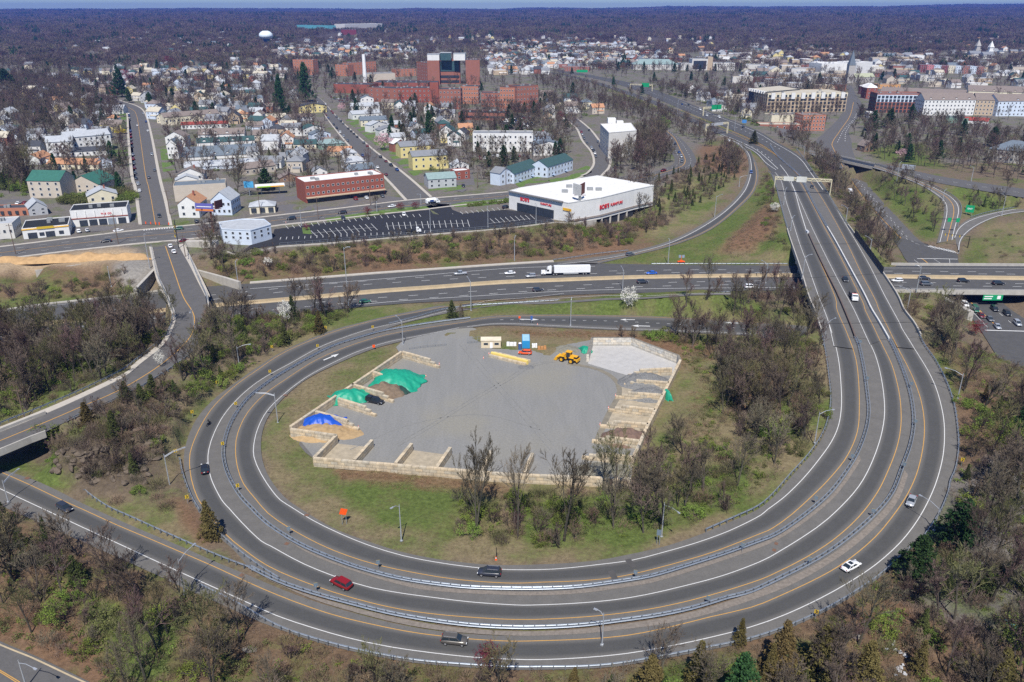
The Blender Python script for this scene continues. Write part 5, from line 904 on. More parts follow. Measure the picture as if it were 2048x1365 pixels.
def poly_sheet(name,pts,dz,m,label,kind='structure',cat='ground',parent=None):
 me=bpy.data.meshes.new(name);bm=bmesh.new();f=bm.faces.new([bm.verts.new((p[0],p[1],p[2]+dz))for p in pts]);f.normal_update()
 if f.normal.z<0:f.normal_flip()
 bmesh.ops.triangulate(bm,faces=bm.faces);bm.to_mesh(me);bm.free();me.materials.append(m);o=ob(name,me,parent)
 if parent is None:tag(o,label,cat,kind=kind)
 return o
yard=poly_sheet('yard',YW,.03,M_yard,'pale grey gravel yard inside the loop')
for s_,w_,c_ in(('1135,728 1180,735 1215,748 1236,768 1238,790 1226,812 1212,840 1195,880',1.6,(.19,.17,.13)),('1110,722 1060,730 1010,760 940,800 860,850 790,890',.3,(.192,.19,.178)),('1116,724 1066,733 1016,763 946,803 866,853 796,893',.3,(.192,.19,.178)),('920,690 960,740 1040,830 1100,900',.3,(.194,.192,.18)),('930,690 970,738 1050,826 1112,896',.3,(.194,.192,.18)),('700,900 820,850 960,830 1080,860',.3,(.193,.191,.179))):strip(world_line(s_,z_flat),z_flat,.055,w_,mat(f'track_{c_[0]}',c_,.95,var=.2,scale=.6),'wheel_track',yard)
ent=[PL(*p,z_flat)for p in pts_of('803,684 836,674 880,664 917,658 945,656 965,662 945,676 938,705 800,708 792,695')];poly_sheet('yard_entrance',ent,.015,M_grav_ if 0 else M_yard,'gravel entrance of the yard from the ramp')
p=[PL(*q,z_flat)for q in pts_of('586,873 674,885 634,922 610,905')];poly_sheet('asphalt_apron',p,.02,M_shoulder,'dark asphalt apron outside the corner of the yard wall')
poly_sheet('concrete_pad',[PL(*q,z_flat)for q in pts_of('1184,692 1262,692 1354,728 1343,750 1256,752 1176,728')],.05,mat('pad_pale',(.40,.39,.37),.9,var=.1,scale=.5),'clean pale pad of the upper right bay',cat='pad')
for s_,l_ in(('1240,772 1337,778 1324,800 1232,794','first'),('1231,800 1322,806 1310,830 1218,820','second'),('1216,824 1308,836 1297,860 1200,852','third'),('633,925 712,932 748,896 676,888','fourth'),('795,938 872,946 900,911 826,901','fifth')):poly_sheet('bay_floor',[PL(*q,z_flat)for q in pts_of(s_)],.045,mat('bay_floor_tan',(.34,.29,.21),.95,var=.2,scale=.6),'tan stained '+l_+' bay floor of the yard',cat='ground')
BLOCK.append(np.array([q[:2]for q in YW]));BLOCK.append(np.array([q[:2]for q in ent]));BLOCK.append(np.array([q[:2]for q in LW]))
def block_mat(n,c):
 def nodes(t,b,out):
  N=t.nodes.new;L=t.links.new;tc=N('ShaderNodeTexCoord');br=N('ShaderNodeTexBrick');mp=N('ShaderNodeMapping');mp.inputs['Rotation'].default_value=(math.pi/2,0,0);mp.inputs['Location'].default_value=(0,.3,.3)
  L(tc.outputs['Object'],mp.inputs['Vector']);L(mp.outputs[0],br.inputs['Vector']);br.inputs['Scale'].default_value=1.;br.inputs['Brick Width'].default_value=1.8;br.inputs['Row Height'].default_value=.8;br.inputs['Mortar Size'].default_value=.035
  br.inputs['Color1'].default_value=(c[0],c[1],c[2],1);br.inputs['Color2'].default_value=(c[0]*1.25,c[1]*1.12,c[2]*.95,1);br.inputs['Mortar'].default_value=(c[0]*.4,c[1]*.38,c[2]*.35,1)
  g=N('ShaderNodeNewGeometry');n1=N('ShaderNodeTexNoise');n1.inputs['Scale'].default_value=.8;n1.inputs['Detail'].default_value=6;L(g.outputs['Position'],n1.inputs['Vector']);v=N('ShaderNodeMapRange');v.inputs[1].default_value=.3;v.inputs[2].default_value=.7;v.inputs[3].default_value=.72;v.inputs[4].default_value=1.2;L(n1.outputs['Fac'],v.inputs[0])
  sc=N('ShaderNodeVectorMath');sc.operation='SCALE';L(br.outputs['Color'],sc.inputs[0]);L(v.outputs[0],sc.inputs['Scale']);L(sc.outputs[0],b.inputs['Base Color'])
 return mat(n,c,.9,nodes=nodes)
M_block=block_mat('block_concrete',(.44,.39,.30));M_blockg=block_mat('block_concrete_grey',(.50,.49,.45))
def bwall(a,b,label,h=2.4,m=None,stair=0,w_=.85,zf=z_flat,name='block_wall'):
 A=PL(*a,zf);B=PL(*b,zf);L_=math.hypot(B[0]-A[0],B[1]-A[1]);mb=MB();n=max(1,round(L_/1.8));
 o_=0
 for c in range(3):
  hh=h/3;e=L_-(stair*(c)*1.8 if stair else 0)
  mb.box((e/2,0,hh*(c+.5)),(e,w_-.01*c,hh))
 o=mb.build(name,m or M_block,None,loc=(A[0],A[1],A[2]));o.rotation_euler=(0,0,math.atan2(B[1]-A[1],B[0]-A[0]));return tag(o,label,'wall','concrete block walls of the yard')
for a,b,l,st in[((804,716),(583,868),'long straight block wall along the left side of the yard',0),((805,716),(879,737),'short block wall closing the top left corner of the yard',1),((748,757),(818,780),'block wall half buried by the big green tarp',1),((704,782),(787,806),'block wall right of the small green tarp, behind the black pickup',1),((678,811),(752,834),'block wall below the small green tarp',1),((633,837),(718,862),'block wall above the blue tarp and sand',1),((583,873),(674,886),'front block wall below the sand heap',0),((674,886),(630,931),'block wall slanting down to the bottom left corner of the yard',0),((629,932),(1020,965),'long front block wall along the bottom of the yard, left stretch',0),((1020,965),(1262,975),'long front block wall behind the bare trees, right stretch',0),((710,934),(745,894),'first low divider wall along the front, counted from the left',0),((792,941),(824,901),'second low divider wall along the front, counted from the left',0),((874,949),(901,909),'third low divider wall along the front, counted from the left',0),((964,955),(982,916),'fourth low divider wall along the front, behind a bare tree',0),((1048,960),(1065,921),'fifth low divider wall along the front, pale and isolated',0),((1359,735),(1296,862),'right long block wall of the yard, upper stretch',0),((1296,862),(1264,935),'right long block wall of the yard, lower stretch among trees',0),((1343,750),(1256,754),'stepped block wall above the topmost grey gravel heap',1),((1337,779),(1248,772),'block wall between the two grey gravel heaps',1),((1324,804),(1231,797),'third tan block wall on the right, beside the hanging green tarp',1),((1309,834),(1217,823),'fourth tan block wall on the right',1),((1295,863),(1200,855),'block wall above the brown earth heap',1),((1278,897),(1184,885),'stepped block wall below the brown earth heap',1),((1265,930),(1164,918),'lowest stepped block wall on the right among bare trees',1)]:
 bwall(a,b,l,stair=st,h=2.4 if'low divider'not in l else 2.15)
for a,b,l in[((1184,690),(1262,690),'pale grey block wall at the back of the clean upper right bay'),((1262,690),(1355,726),'pale grey block wall running diagonally at the back of the upper right bay'),((1355,726),(1359,735),'short corner piece of the upper right block wall'),((1184,690),(1175,724),'short pale block wall at the left of the clean upper right bay')]:
 bwall(a,b,l,m=M_blockg,h=2.7)
def heap(label,c,rx,ry,h,m,seed=0,name='heap',cat='heap',rz=0.,sink=.25,n=34,pw=1.0):
 p=PL(*c,z_flat);vs=[];fs=[]
 for i in range(n+1):
  for j in range(n+1):
   u,v=i/n*2-1,j/n*2-1;d=math.hypot(u,v);z=max(0,1-d**(1.6*pw))*h
   z+=(float(wob(np.float64(u*rx+9*seed),np.float64(v*ry),3.2,seed))*.12*h+float(wob(np.float64(u*rx),np.float64(v*ry+seed),1.1,seed+3))*.04*h)*min(1,max(0,1.1-d)*2.5)
   vs.append((u*rx,v*ry,z-sink))
 k=n+1;fs=[(i*k+j,(i+1)*k+j,(i+1)*k+j+1,i*k+j+1)for i in range(n)for j in range(n)]
 o=MB().add(vs,fs).build(name,m,None,True,(p[0],p[1],p[2]));o.rotation_euler=(0,0,rz);return tag(o,label,cat)
M_sand=mat('sand',(.36,.25,.13),.95,var=.2,scale=.8,bump=.4);M_earth=mat('brown_earth',(.17,.125,.085),.95,var=.25,scale=1.2,bump=.5);M_stone=mat('grey_crushed_stone',(.17,.17,.165),.95,var=.35,scale=2.5,bump=.8);M_stone2=mat('greenish_stone',(.19,.18,.14),.95,var=.3,scale=2.5,bump=.8)
heap('sand heap half covered by the blue tarp',(640,866),8.5,6,2.4,M_sand,1,'sand_heap');heap('sand spread on the ground right of the blue tarp',(690,868),6,4,.5,M_sand,2,'sand_heap',sink=.1);heap('brown earth heap between the two green tarps',(768,786),7.,5.2,3.4,M_earth,3,'earth_heap')
heap('small straw-coloured heap behind the black pickup',(730,799),3.,2.4,1.2,M_sand,4,'sand_heap');heap('topmost grey crushed stone heap on the right',(1290,766),9,6.2,3.2,M_stone,5,'gravel_heap');heap('second grey crushed stone heap on the right',(1298,792),6.8,5.2,2.6,M_stone,6,'gravel_heap');heap('reddish brown earth heap on the right',(1250,878),7.2,5.4,3.0,mat('red_earth',(.16,.105,.08),.95,var=.2,scale=1.2,bump=.5),7,'earth_heap')
heap('greenish stone heap behind the bare trees at the bottom right of the yard',(1205,943),8,4.6,1.7,M_stone2,8,'gravel_heap');heap('low weathered heap behind the wheel loader',(1132,700),5,5,1.2,mat('grass_heap',(.2,.19,.15),.95,var=.3,scale=2,bump=.6),9,'earth_heap');heap('dark spill at the end of the yellow stacked barriers',(1052,735),3.5,2.5,.35,M_stone,10,'gravel_heap',sink=.1)
def tarp(label,c,rx,ry,h,m,seed,rz=0.,pw=1.3,off=(0,0)):
 p=PL(*c,z_flat);vs=[];n=48
 for i in range(n+1):
  for j in range(n+1):
   u,v=i/n*2-1,j/n*2-1
   e=1+.09*math.sin(5*math.atan2(v,u)+seed)+.05*math.sin(11*math.atan2(v,u));uu,vv=u*e,v*e
   d=(abs(u)**3+abs(v)**3)**(1/3);z=max(0,1-d**2.2)**.8*h*(1-.25*u)+.12
   x,y=uu*rx,vv*ry;z+=(.15*float(wob(np.float64(x+y*.4),np.float64(y*.35),2.6,seed))+.06*float(wob(np.float64(x*.4+3),np.float64(y),1.3,seed+1))+.05*float(wob(np.float64(x),np.float64(y),.6,seed+5)))*(.5+z/h*.6)
   vs.append((x,y,max(.06,z)))
 k=n+1;fs=[(i*k+j,(i+1)*k+j,(i+1)*k+j+1,i*k+j+1)for i in range(n)for j in range(n)]
 o=MB().add(vs,fs).build('tarpaulin',m,None,True,p);o.rotation_euler=(0,0,rz);md=o.modifiers.new('t','SOLIDIFY');md.thickness=.03;return tag(o,label,'tarpaulin')
M_tg=mat('tarp_green',(.012,.27,.165),.5,var=.12,scale=.9,spec=.4);M_tb=mat('tarp_blue',(.012,.075,.42),.45,var=.12,scale=.9,spec=.4)
tarp('big green tarpaulin over a heap at the upper left of the yard',(797,764),7.8,6.2,3.2,M_tg,1,-.12);tarp('small green tarpaulin in the corner above the black pickup',(703,799),6.2,3.6,2.9,M_tg,3,.25);tarp('blue tarpaulin crumpled over the sand heap',(646,850),5.6,3.6,2.8,M_tb,5,.1)
tarp('dark green net spilled below the big tarpaulin',(798,782),3.6,2.4,1.3,mat('net_dark',(.02,.05,.04),.8),8,-.5);tarp('green tarpaulin draped over the right block wall',(1334,797),1.1,2.2,2.6,M_tg,7,.3);tarp('small green tarpaulin left of the pale walls above the loader',(1172,702),1.8,2.6,1.4,M_tg,9,.2)
p=PL(982,697,z_flat);r=thing('site_cabin','cream site cabin with two windows and a white door','cabin',p,.02);M_cab=mat('cabin_cream',(.62,.52,.36),.7,var=.05)
MB().box((0,1.5,1.4),(6.6,3.,2.6)).build('wall',M_cab,r);MB().box((0,1.5,2.8),(6.9,3.3,.25)).build('roof',mat('cabin_roof',(.68,.6,.45),.7),r);MB().box((.1,-.02,1.1),(.9,.06,2.0)).build('door',M_sw,r)
for x in(-1.7,1.9):f=MB().box((x,-.02,1.6),(1.5,.08,.8)).build('window',M_galv,r);MB().box((x,-.07,1.6),(1.3,.04,.62)).build('pane',M_glass,f)
p=PL(1052,698,z_flat);r=thing('shipping_container','bright blue container standing behind the orange car','container',p);M_cb=mat('container_blue',(.03,.26,.52),.5,var=.06)
mb=MB().box((0,3,1.5),(2.5,6,2.7));
for i in range(7):mb.box((-1.1+i*.37,-.03,1.5),(.12,.06,2.4))
for i in range(15):mb.box((-1.27,.2+i*.4,1.5),(.06,.15,2.4));mb.box((1.27,.2+i*.4,1.5),(.06,.15,2.4))
mb.build('body',M_cb,r);MB().box((0,3,2.88),(2.3,5.8,.05)).build('roof_panel',mat('container_roof',(.3,.5,.6),.5),r)
p=PL(1040,699,z_flat);r=thing('portable_toilet','dark blue portable toilet beside the blue container','portable toilet',p);MB().box((0,0,1.1),(1.1,1.1,2.2)).build('cabin',PAINT['blue'],r);MB().box((0,-.57,1.05),(.7,.04,1.8)).build('door',mat('toilet_door',(.05,.12,.25),.6),r);MB().box((0,0,2.28),(1.0,1.0,.2),taper=.6).build('roof',M_sw,r)
for c,l,w_,m_ in(((1023,692),'stack of white wrapped sacks left of the container',3.4,M_sw),((1069,695),'white sacks right of the container',1.8,M_sw),((1084,700),'stack of orange wooden crates near the loader',3.,mat('crate_wood',(.45,.22,.08),.8))):
 p=PL(*c,z_flat);mb=MB();r_=random.Random(w_)
 for i in range(3):
  for j in range(2):mb.box(((i-1)*w_/3,j*.9,.45),(w_/3.2,.8,.8+r_.random()*.4),r_.uniform(-.1,.1),taper=.9)
 tag(mb.build('material_stack',m_,None,loc=p),l,'stack')
M_yb=mat('barrier_yellow',(.72,.55,.16),.8)
A=PL(978,714,z_flat);B=PL(1052,732,z_flat);L_=math.hypot(B[0]-A[0],B[1]-A[1]);an=math.atan2(B[1]-A[1],B[0]-A[0])
for k,(dy,h,m_,l)in enumerate(((0,.9,M_block,'front row of stacked pale barriers in the middle of the yard'),(1.3,1.3,M_yb,'yellow middle row of the stacked barriers in the yard'),(2.8,.9,M_block,'rear row of stacked pale barriers in the middle of the yard'))):
 o=MB().box((L_/2,0,h/2),(L_,.8,h),taper=.985).build('stacked_barrier',m_,None,loc=(A[0]-math.sin(an)*dy,A[1]+math.cos(an)*dy,A[2]));o.rotation_euler=(0,0,an);tag(o,l,'barrier','stacked barriers in the yard')
def loader():
 p=PL(1136,723,z_flat);q=PL(1110,717,z_flat);r=thing('wheel_loader','yellow wheel loader with its bucket facing left','wheel loader',p,math.atan2(q[1]-p[1],q[0]-p[0]));Y=mat('loader_yellow',(.70,.36,.02),.45,var=.08,scale=2)
 for x in(1.7,-1.7):
  for s in(-1,1):wh=ob('wheel',WHEEL,r,(x,s*1.15,.85),sc=(2.5,4.2,2.5));ob('rim',MB().tube((0,-.13,0),(0,.13,0),.2,.2,10,cap=True).mesh('rim',Y),wh)
 MB().box((-2.2,0,1.75),(2.6,1.7,1.3),taper=.9).box((-3.6,0,1.3),(.5,2.2,.9)).box((1.2,0,1.3),(1.6,1.1,.9)).build('body',Y,r);MB().box((-3.0,0,2.05),(1.2,1.72,.5)).build('engine_grille',M_blk,r)
 for s in(-1,1):
  for x in(-1.7,1.7):MB().box((x,s*1.2,1.95),(1.65,.65,.12)).build('mudguard',Y,r)
 MB().box((-.3,0,2.65),(1.6,1.4,1.5),taper=.9).build('cab_windows',M_glass,r);MB().box((-.3,0,3.5),(1.9,1.7,.2)).build('cab_roof',Y,r);[MB().beam((-.3+x,s*.7,1.9),(-.3+x*.9,s*.65,3.45),.1).build('cab_post',Y,r)for x in(-.8,.8)for s in(-1,1)]
 for s in(-1,1):MB().beam((.8,s*.5,2.2),(2.4,s*.5,1.9),.2,.35).beam((2.4,s*.5,1.9),(3.6,s*.5,.7),.2,.35).build('lift_arm',Y,r)
 MB().add([(3.4,-1.5,.15),(3.4,1.5,.15),(3.2,1.5,1.3),(3.2,-1.5,1.3),(4.6,-1.5,.1),(4.6,1.5,.1),(3.7,1.5,1.5),(3.7,-1.5,1.5)],[(0,1,2,3),(0,4,5,1),(3,2,6,7),(0,3,7,4),(1,5,6,2)]).build('bucket',Y,r)
loader()
M_fg=mat('fence_grey',(.3,.32,.33),.6,.4)
fence('sliding chain-link gate lying along the yard entrance','818,700 840,697 870,694 892,692',z_flat,2.2,M_fg,3.);fence('chain-link fence with small white signs left of the cabin','935,688 948,687 962,685',z_flat,2.2,M_fg,3.)
WC={'white':(.68,.675,.65),'cream':(.66,.60,.45),'grey':(.42,.43,.44),'beige':(.50,.44,.36),'tan':(.46,.36,.25),'blue':(.36,.46,.60),'pale blue':(.56,.63,.72),'yellow':(.66,.56,.25),'brick':(.29,.12,.085),'red':(.27,.085,.06),'pink':(.50,.17,.18),'green':(.20,.30,.24),'orange':(.55,.30,.12),'brown':(.24,.16,.11),'dark':(.07,.075,.08),'dark red':(.18,.04,.045),'orange brick':(.40,.17,.105),'pale':(.58,.56,.52),'teal':(.12,.38,.42),'concrete':(.40,.38,.35)}
RCc={'grey':(.20,.21,.225),'dark':(.055,.06,.07),'pale grey':(.38,.40,.42),'brown':(.20,.165,.145),'orange':(.42,.22,.12),'green':(.035,.13,.10),'dark green':(.04,.085,.085),'white':(.66,.655,.64),'red':(.27,.055,.04),'blue':(.22,.38,.58),'tan':(.46,.42,.33),'slate':(.13,.16,.19),'black':(.018,.02,.022),'teal':(.22,.30,.29),'pale green':(.36,.38,.26)}
def wm(c):
 def nodes(t,b,out):
  pass
 return mat('wall_'+c.replace(' ','_'),WC[c],.8,var=.07,scale=.3,objvar=.0)
def rm(c):return mat('roof_'+c.replace(' ','_'),RCc[c],.85,var=.14,scale=.6)
M_win=mat('window_dark_glass',(.035,.045,.06),.2,var=.25,scale=.6,spec=.6);M_frame=mat('window_frame_white',(.7,.7,.69),.6,var=.04);M_brickchim=mat('chimney_brick',(.28,.10,.07),.9)
UNIT=MB().box((0,0,0),(1,1,1)).mesh('window',M_win)
UNITF=MB().add([(-.5,0,-.5),(.5,0,-.5),(.5,0,.5),(-.5,0,.5),(-.42,-.04,-.42),(.42,-.04,-.42),(.42,-.04,.42),(-.42,-.04,.42),(-.42,0,-.42),(.42,0,-.42),(.42,0,.42),(-.42,0,.42),(-.5,-.04,-.5),(.5,-.04,-.5),(.5,-.04,.5),(-.5,-.04,.5)],[(12,13,5,4),(13,14,6,5),(14,15,7,6),(15,12,4,7),(0,1,13,12),(1,2,14,13),(2,3,15,14),(3,0,12,15)]).add([(-.42,-.02,-.42),(.42,-.02,-.42),(.42,-.02,.42),(-.42,-.02,.42)],[(0,1,2,3)],1).mesh('window',[M_frame,M_win])
def win_row(root,a,b,z0,h,rows,cols,ww=None,wh=None,m=UNITF,off=.05,limit=100,start=0):
 """windows on the facade from a to b (outside = right-hand side seen from above going a->b)"""
 a=Vector((a[0],a[1],0));b=Vector((b[0],b[1],0));d=b-a;L_=d.length;d.normalize();n=Vector((d.y,-d.x,0));ang=math.atan2(d.y,d.x);cw=L_/cols;ch=h/rows;ww=ww or min(1.5,cw*.5);wh=wh or min(1.7,ch*.55);k=start;rest=[]
 for r in range(rows):
  for c in range(cols):
   p=a+d*(cw*(c+.5))+n*off;p.z=z0+ch*(r+.5)
   if k<limit:ob('window',m,root,p,ang,(ww,1,wh))
   else:rest.append(p)
   k+=1
 if rest:
  mb=MB()
  for p in rest:mb.box(p,(ww,.08,wh),ang)
  o=mb.build('window',M_win,root);o['kind']='stuff'
 return k
def gable(pts,z,rise,along=0,over=.35,thick=.12):
 """pts: 4 footprint corners (front-left, front-right, back-right, back-left); ridge parallel to the front when along=1"""
 p=[Vector((q[0],q[1],0))for q in pts];e=(p[1]-p[0]).normalized();f=(p[3]-p[0]).normalized()
 p=[p[0]-e*over-f*over,p[1]+e*over-f*over,p[2]+e*over+f*over,p[3]-e*over+f*over]
 if along:r0,r1=(p[0]+p[3])/2,(p[1]+p[2])/2
 else:r0,r1=(p[0]+p[1])/2,(p[3]+p[2])/2
 lo,hi=z-.1,z+rise;V=[(*q[:2],lo)for q in p]+[(*r0[:2],hi),(*r1[:2],hi)]+[(*q[:2],lo-thick)for q in p]+[(*r0[:2],hi-thick),(*r1[:2],hi-thick)]
 Fs=[(0,1,5,4),(2,3,4,5)]if along else[(3,0,4,5),(1,2,5,4)]
 F2=[tuple(i+6 for i in f_[::-1])for f_ in Fs]
 side=[(0,1,7,6),(2,3,9,8),(0,4,10,6),(4,3,9,10),(1,5,11,7),(5,2,8,11)]if along else[(0,3,9,6),(1,2,8,7),(0,4,10,6),(4,1,7,10),(3,5,11,9),(5,2,8,11)]
 return V,Fs+F2+side
def hip(pts,z,rise,over=.4):
 p=[Vector((q[0],q[1],0))for q in pts];e=(p[1]-p[0]).normalized();f=(p[3]-p[0]).normalized();L1,L2=(p[1]-p[0]).length,(p[3]-p[0]).length
 p=[p[0]-e*over-f*over,p[1]+e*over-f*over,p[2]+e*over+f*over,p[3]-e*over+f*over];c=(p[0]+p[2])/2;k=max(0,abs(L1-L2)/2);ax=e if L1>L2 else f
 r0,r1=c-ax*k,c+ax*k;V=[(*q[:2],z-.1)for q in p]+[(*r0[:2],z+rise),(*r1[:2],z+rise)]
 if L1>L2:Fs=[(0,1,5,4),(1,2,5),(2,3,4,5),(3,0,4)]
 else:Fs=[(0,1,4),(1,2,5,4),(2,3,5),(3,0,4,5)]
 return V,Fs+[(3,2,1,0)]
def building(name,label,a,b,ty,depth,roof='f',wall='white',roofc='grey',rise=2.6,win=None,cat='building',group=None,parapet=.5,chim=False,dormers=0,skew=0.,base=None,hgt=None,sidewin=True,winm=None,gm=None,ww=None,wh=None):
 A=P(*a)if base is None else W(*a,base);B=P(*b)if base is None else W(*b,base);z=min(A[2],B[2])
 d=Vector((B[0]-A[0],B[1]-A[1],0));L_=d.length;ang=math.atan2(d.y,d.x);h=hgt or max(2.5,height_at(A,ty));r=thing(name,label,cat,(A[0],A[1],z),ang,group)
 F4=[(0,0),(L_,0),(L_,depth),(0,depth)];M=wm(wall)if isinstance(wall,str)else wall
 e=Vector(d).normalized();nn=Vector((-e.y,e.x,0))*depth;BLOCK.append(np.array([(A[0],A[1]),(B[0],B[1]),(B[0]+nn.x,B[1]+nn.y),(A[0]+nn.x,A[1]+nn.y)]))
 wb=MB()
 if roof in'rg':
  al=roof=='r'
  if al:vs=[(0,0,-1.5),(L_,0,-1.5),(L_,depth,-1.5),(0,depth,-1.5),(0,0,h),(L_,0,h),(L_,depth,h),(0,depth,h),(0,depth/2,h+rise-.15),(L_,depth/2,h+rise-.15)];fs=[(0,1,5,4),(2,3,7,6),(1,2,6,9,5),(3,0,4,8,7)]
  else:vs=[(0,0,-1.5),(L_,0,-1.5),(L_,depth,-1.5),(0,depth,-1.5),(0,0,h),(L_,0,h),(L_,depth,h),(0,depth,h),(L_/2,0,h+rise-.15),(L_/2,depth,h+rise-.15)];fs=[(0,1,5,8,4),(2,3,7,9,6),(1,2,6,5),(3,0,4,7)]
  wb.add(vs,fs);wb.build('wall',M,r);V,Fs=gable(F4,h,rise,1 if al else 0);ro=MB().add(V,Fs).build('roof',rm(roofc),r)
 elif roof=='h':wb.prism(F4,-1.5,h);wb.build('wall',M,r);V,Fs=hip(F4,h,rise);ro=MB().add(V,Fs).build('roof',rm(roofc),r)
 else:
  wb.prism(F4,-1.5,h);t=.25
  wb.box((L_/2,t/2,h+parapet/2),(L_,t,parapet)).box((L_/2,depth-t/2,h+parapet/2),(L_,t,parapet)).box((t/2,depth/2,h+parapet/2),(t,depth-2*t,parapet)).box((L_-t/2,depth/2,h+parapet/2),(t,depth-2*t,parapet));wb.build('wall',M,r)
  ro=MB().box((L_/2,depth/2,h+.06),(L_-.6,depth-.6,.1)).build('roof',rm(roofc),r)
  if L_>12 and depth>8:
   rr=random.Random(int(L_*10));
   for k in range(min(8,int(L_*depth/160)+1)):MB().box((rr.uniform(2,L_-2),rr.uniform(2,depth-2),h+.75),(rr.uniform(1.2,2.6),rr.uniform(1.2,2.2),1.3)).build('roof_unit',mat('roof_unit_grey',(.26,.27,.27),.6),ro)
 if win:
  rows,cols=win;k=win_row(r,(0,0),(L_,0),.4,h-.6,rows,cols,ww,wh,winm or UNITF)
  if sidewin and cols<40:
   c2=max(1,int(depth/(L_/cols)))
   if A[0]>0:k=win_row(r,(0,depth),(0,0),.4,h-.6,rows,min(c2,8),ww,wh,winm or UNITF,start=k)
   else:k=win_row(r,(L_,0),(L_,depth),.4,h-.6,rows,min(c2,8),ww,wh,winm or UNITF,start=k)
 if chim:MB().box((L_*.62,depth*.5,h+rise*.8),(.8,.8,rise*1.1)).build('chimney',M_brickchim,ro)
 for k in range(dormers):
  x=L_*(k+.5)/dormers;w_=min(2.2,L_/dormers*.6);V,Fs=gable([(x-w_/2,depth*.06),(x+w_/2,depth*.06),(x+w_/2,depth*.34),(x-w_/2,depth*.34)],h+1.5,.9,0,.2);dm=MB().box((x,depth*.2,h+.75),(w_,depth*.27,1.7)).build('dormer',M,r);MB().add(V,Fs).build('dormer_roof',rm(roofc),dm)
 return r,L_,h
def roofprism(name,label,pts,zt,wall,roofc,cat='building',zb=None,win=None,parapet=.4):
 q=[W(x,y,zt)for x,y in pts];zb=gz(q[0][0],q[0][1])if zb is None else zb;o=q[0];r=thing(name,label,cat,(o[0],o[1],zb));Lp=[(p[0]-o[0],p[1]-o[1])for p in q];BLOCK.append(np.array([p[:2]for p in q]))
 M=wm(wall)if isinstance(wall,str)else wall
 MB().prism(Lp,-1.5,zt-zb).build('wall',M,r);cx=sum(p[0]for p in Lp)/len(Lp);cy=sum(p[1]for p in Lp)/len(Lp)
 ro=MB().prism([(cx+(x-cx)*.985,cy+(y-cy)*.985)for x,y in Lp],zt-zb,zt-zb+.08).build('roof',rm(roofc),r)
 mb=MB()
 for i in range(len(Lp)):a,b=Lp[i],Lp[(i+1)%len(Lp)];mb.beam((a[0],a[1],zt-zb+parapet/2),(b[0],b[1],zt-zb+parapet/2),.3,parapet)
 mb.build('parapet',M,r);return r,Lp,zt-zb
r,Lp,h=roofprism('furniture_store','large white flat-roofed furniture store with red lettering above the highway bank',[(1018,383),(1040,377),(1195,352.6),(1307.7,372),(1269,380),(1202,396.5),(1137,407)],15.5,'white','white','store',zb=6.0)
cr0,cr1=Lp[0],Lp[6];d=Vector((cr1[0]-cr0[0],cr1[1]-cr0[1],0));L_=d.length;e=d.normalized();n=Vector((e.y,-e.x,0));ang=math.atan2(e.y,e.x)
c=Vector((cr0[0],cr0[1],0))
o=MB().box((0,0,0),(L_*.62,.3,4.2)).build('glass_front',M_win,r,loc=c+e*L_*.46+n*.2+Vector((0,0,2.3)));o.rotation_euler=(0,0,ang)
o=MB().box((0,0,0),(L_*.92,1.2,.5)).build('canopy',mat('canopy_grey',(.22,.21,.2),.7),r,loc=c+e*L_*.46+n*.6+Vector((0,0,h+.3)));o.rotation_euler=(0,0,ang)
M_redl=mat('red_lettering',(.62,.012,.025),.5,var=.02)
def put_text(root,txt,size,pos,ang,m,nm='lettering'):k=ob(nm,text_mesh(txt,size,m,.06),root,pos);k.rotation_euler=(math.pi/2,0,ang)
put_text(r,"BOB'S",2.5,c+e*L_*.28+n*.22+Vector((0,0,6.7)),ang,M_redl);put_text(r,'FURNITURE',1.45,c+e*L_*.64+n*.22+Vector((0,0,6.5)),ang,M_redl)
a_,b_=Vector((*Lp[6],0)),Vector((*Lp[5],0));b2=Vector((*Lp[4],0));e2=(b2-b_).normalized();n2=Vector((e2.y,-e2.x,0));an2=math.atan2(e2.y,e2.x);L2=(b2-b_).length
put_text(r,"BOB'S",3.1,b_+e2*L2*.1+n2*.3+Vector((0,0,4.6)),an2,M_redl);put_text(r,'FURNITURE',2.0,b_+e2*L2*.46+n2*.3+Vector((0,0,4.6)),an2,M_redl)
e3=(b_-a_).normalized();n3=Vector((e3.y,-e3.x,0));o=MB().box((0,0,0),(6.5,.2,1.3)).build('yellow_sign',M_chev,r,loc=a_+e3*-2+n*.2+Vector((0,0,6.2)))if 0 else None
o=MB().box((0,0,0),(5.5,.2,1.3)).build('yellow_sign',mat('sign_gold',(.75,.42,.03),.5),r,loc=c+e*(L_*.985)+n*.25+Vector((0,0,6.2)));o.rotation_euler=(0,0,ang)
for x,y in((.3,.25),(.45,.5),(.62,.35),(.75,.3),(.5,.15),(.28,.62)):
 u=Vector((Lp[0][0],Lp[0][1],0)).lerp(Vector((*Lp[3],0)),x);v=Vector((*Lp[6],0)).lerp(Vector((*Lp[2],0)),y);k=(u+v)/2;MB().box((0,0,.8),(3.2,2.2,1.5)).build('roof_unit',mat('roof_unit_grey',(.26,.27,.27),.6),r,loc=(k.x,k.y,h))
for i,(A_,B_)in enumerate(((Lp[6],Lp[5]),(Lp[5],Lp[4]),(Lp[4],Lp[3]))):
 mb=MB();mb.beam((*A_,.3),(*B_,.3),.7,.9);mb.build('base_band',mat('band_brown',(.3,.26,.23),.8),r)
mb=MB();mb.beam((Lp[5][0],Lp[5][1]+1.2,-3.2),(Lp[4][0],Lp[4][1]+1.2,-3.2),.5,5.6);mb.build('undercroft_shade',M_dark,r)  # dark slab painting the shade of the opening beneath the store
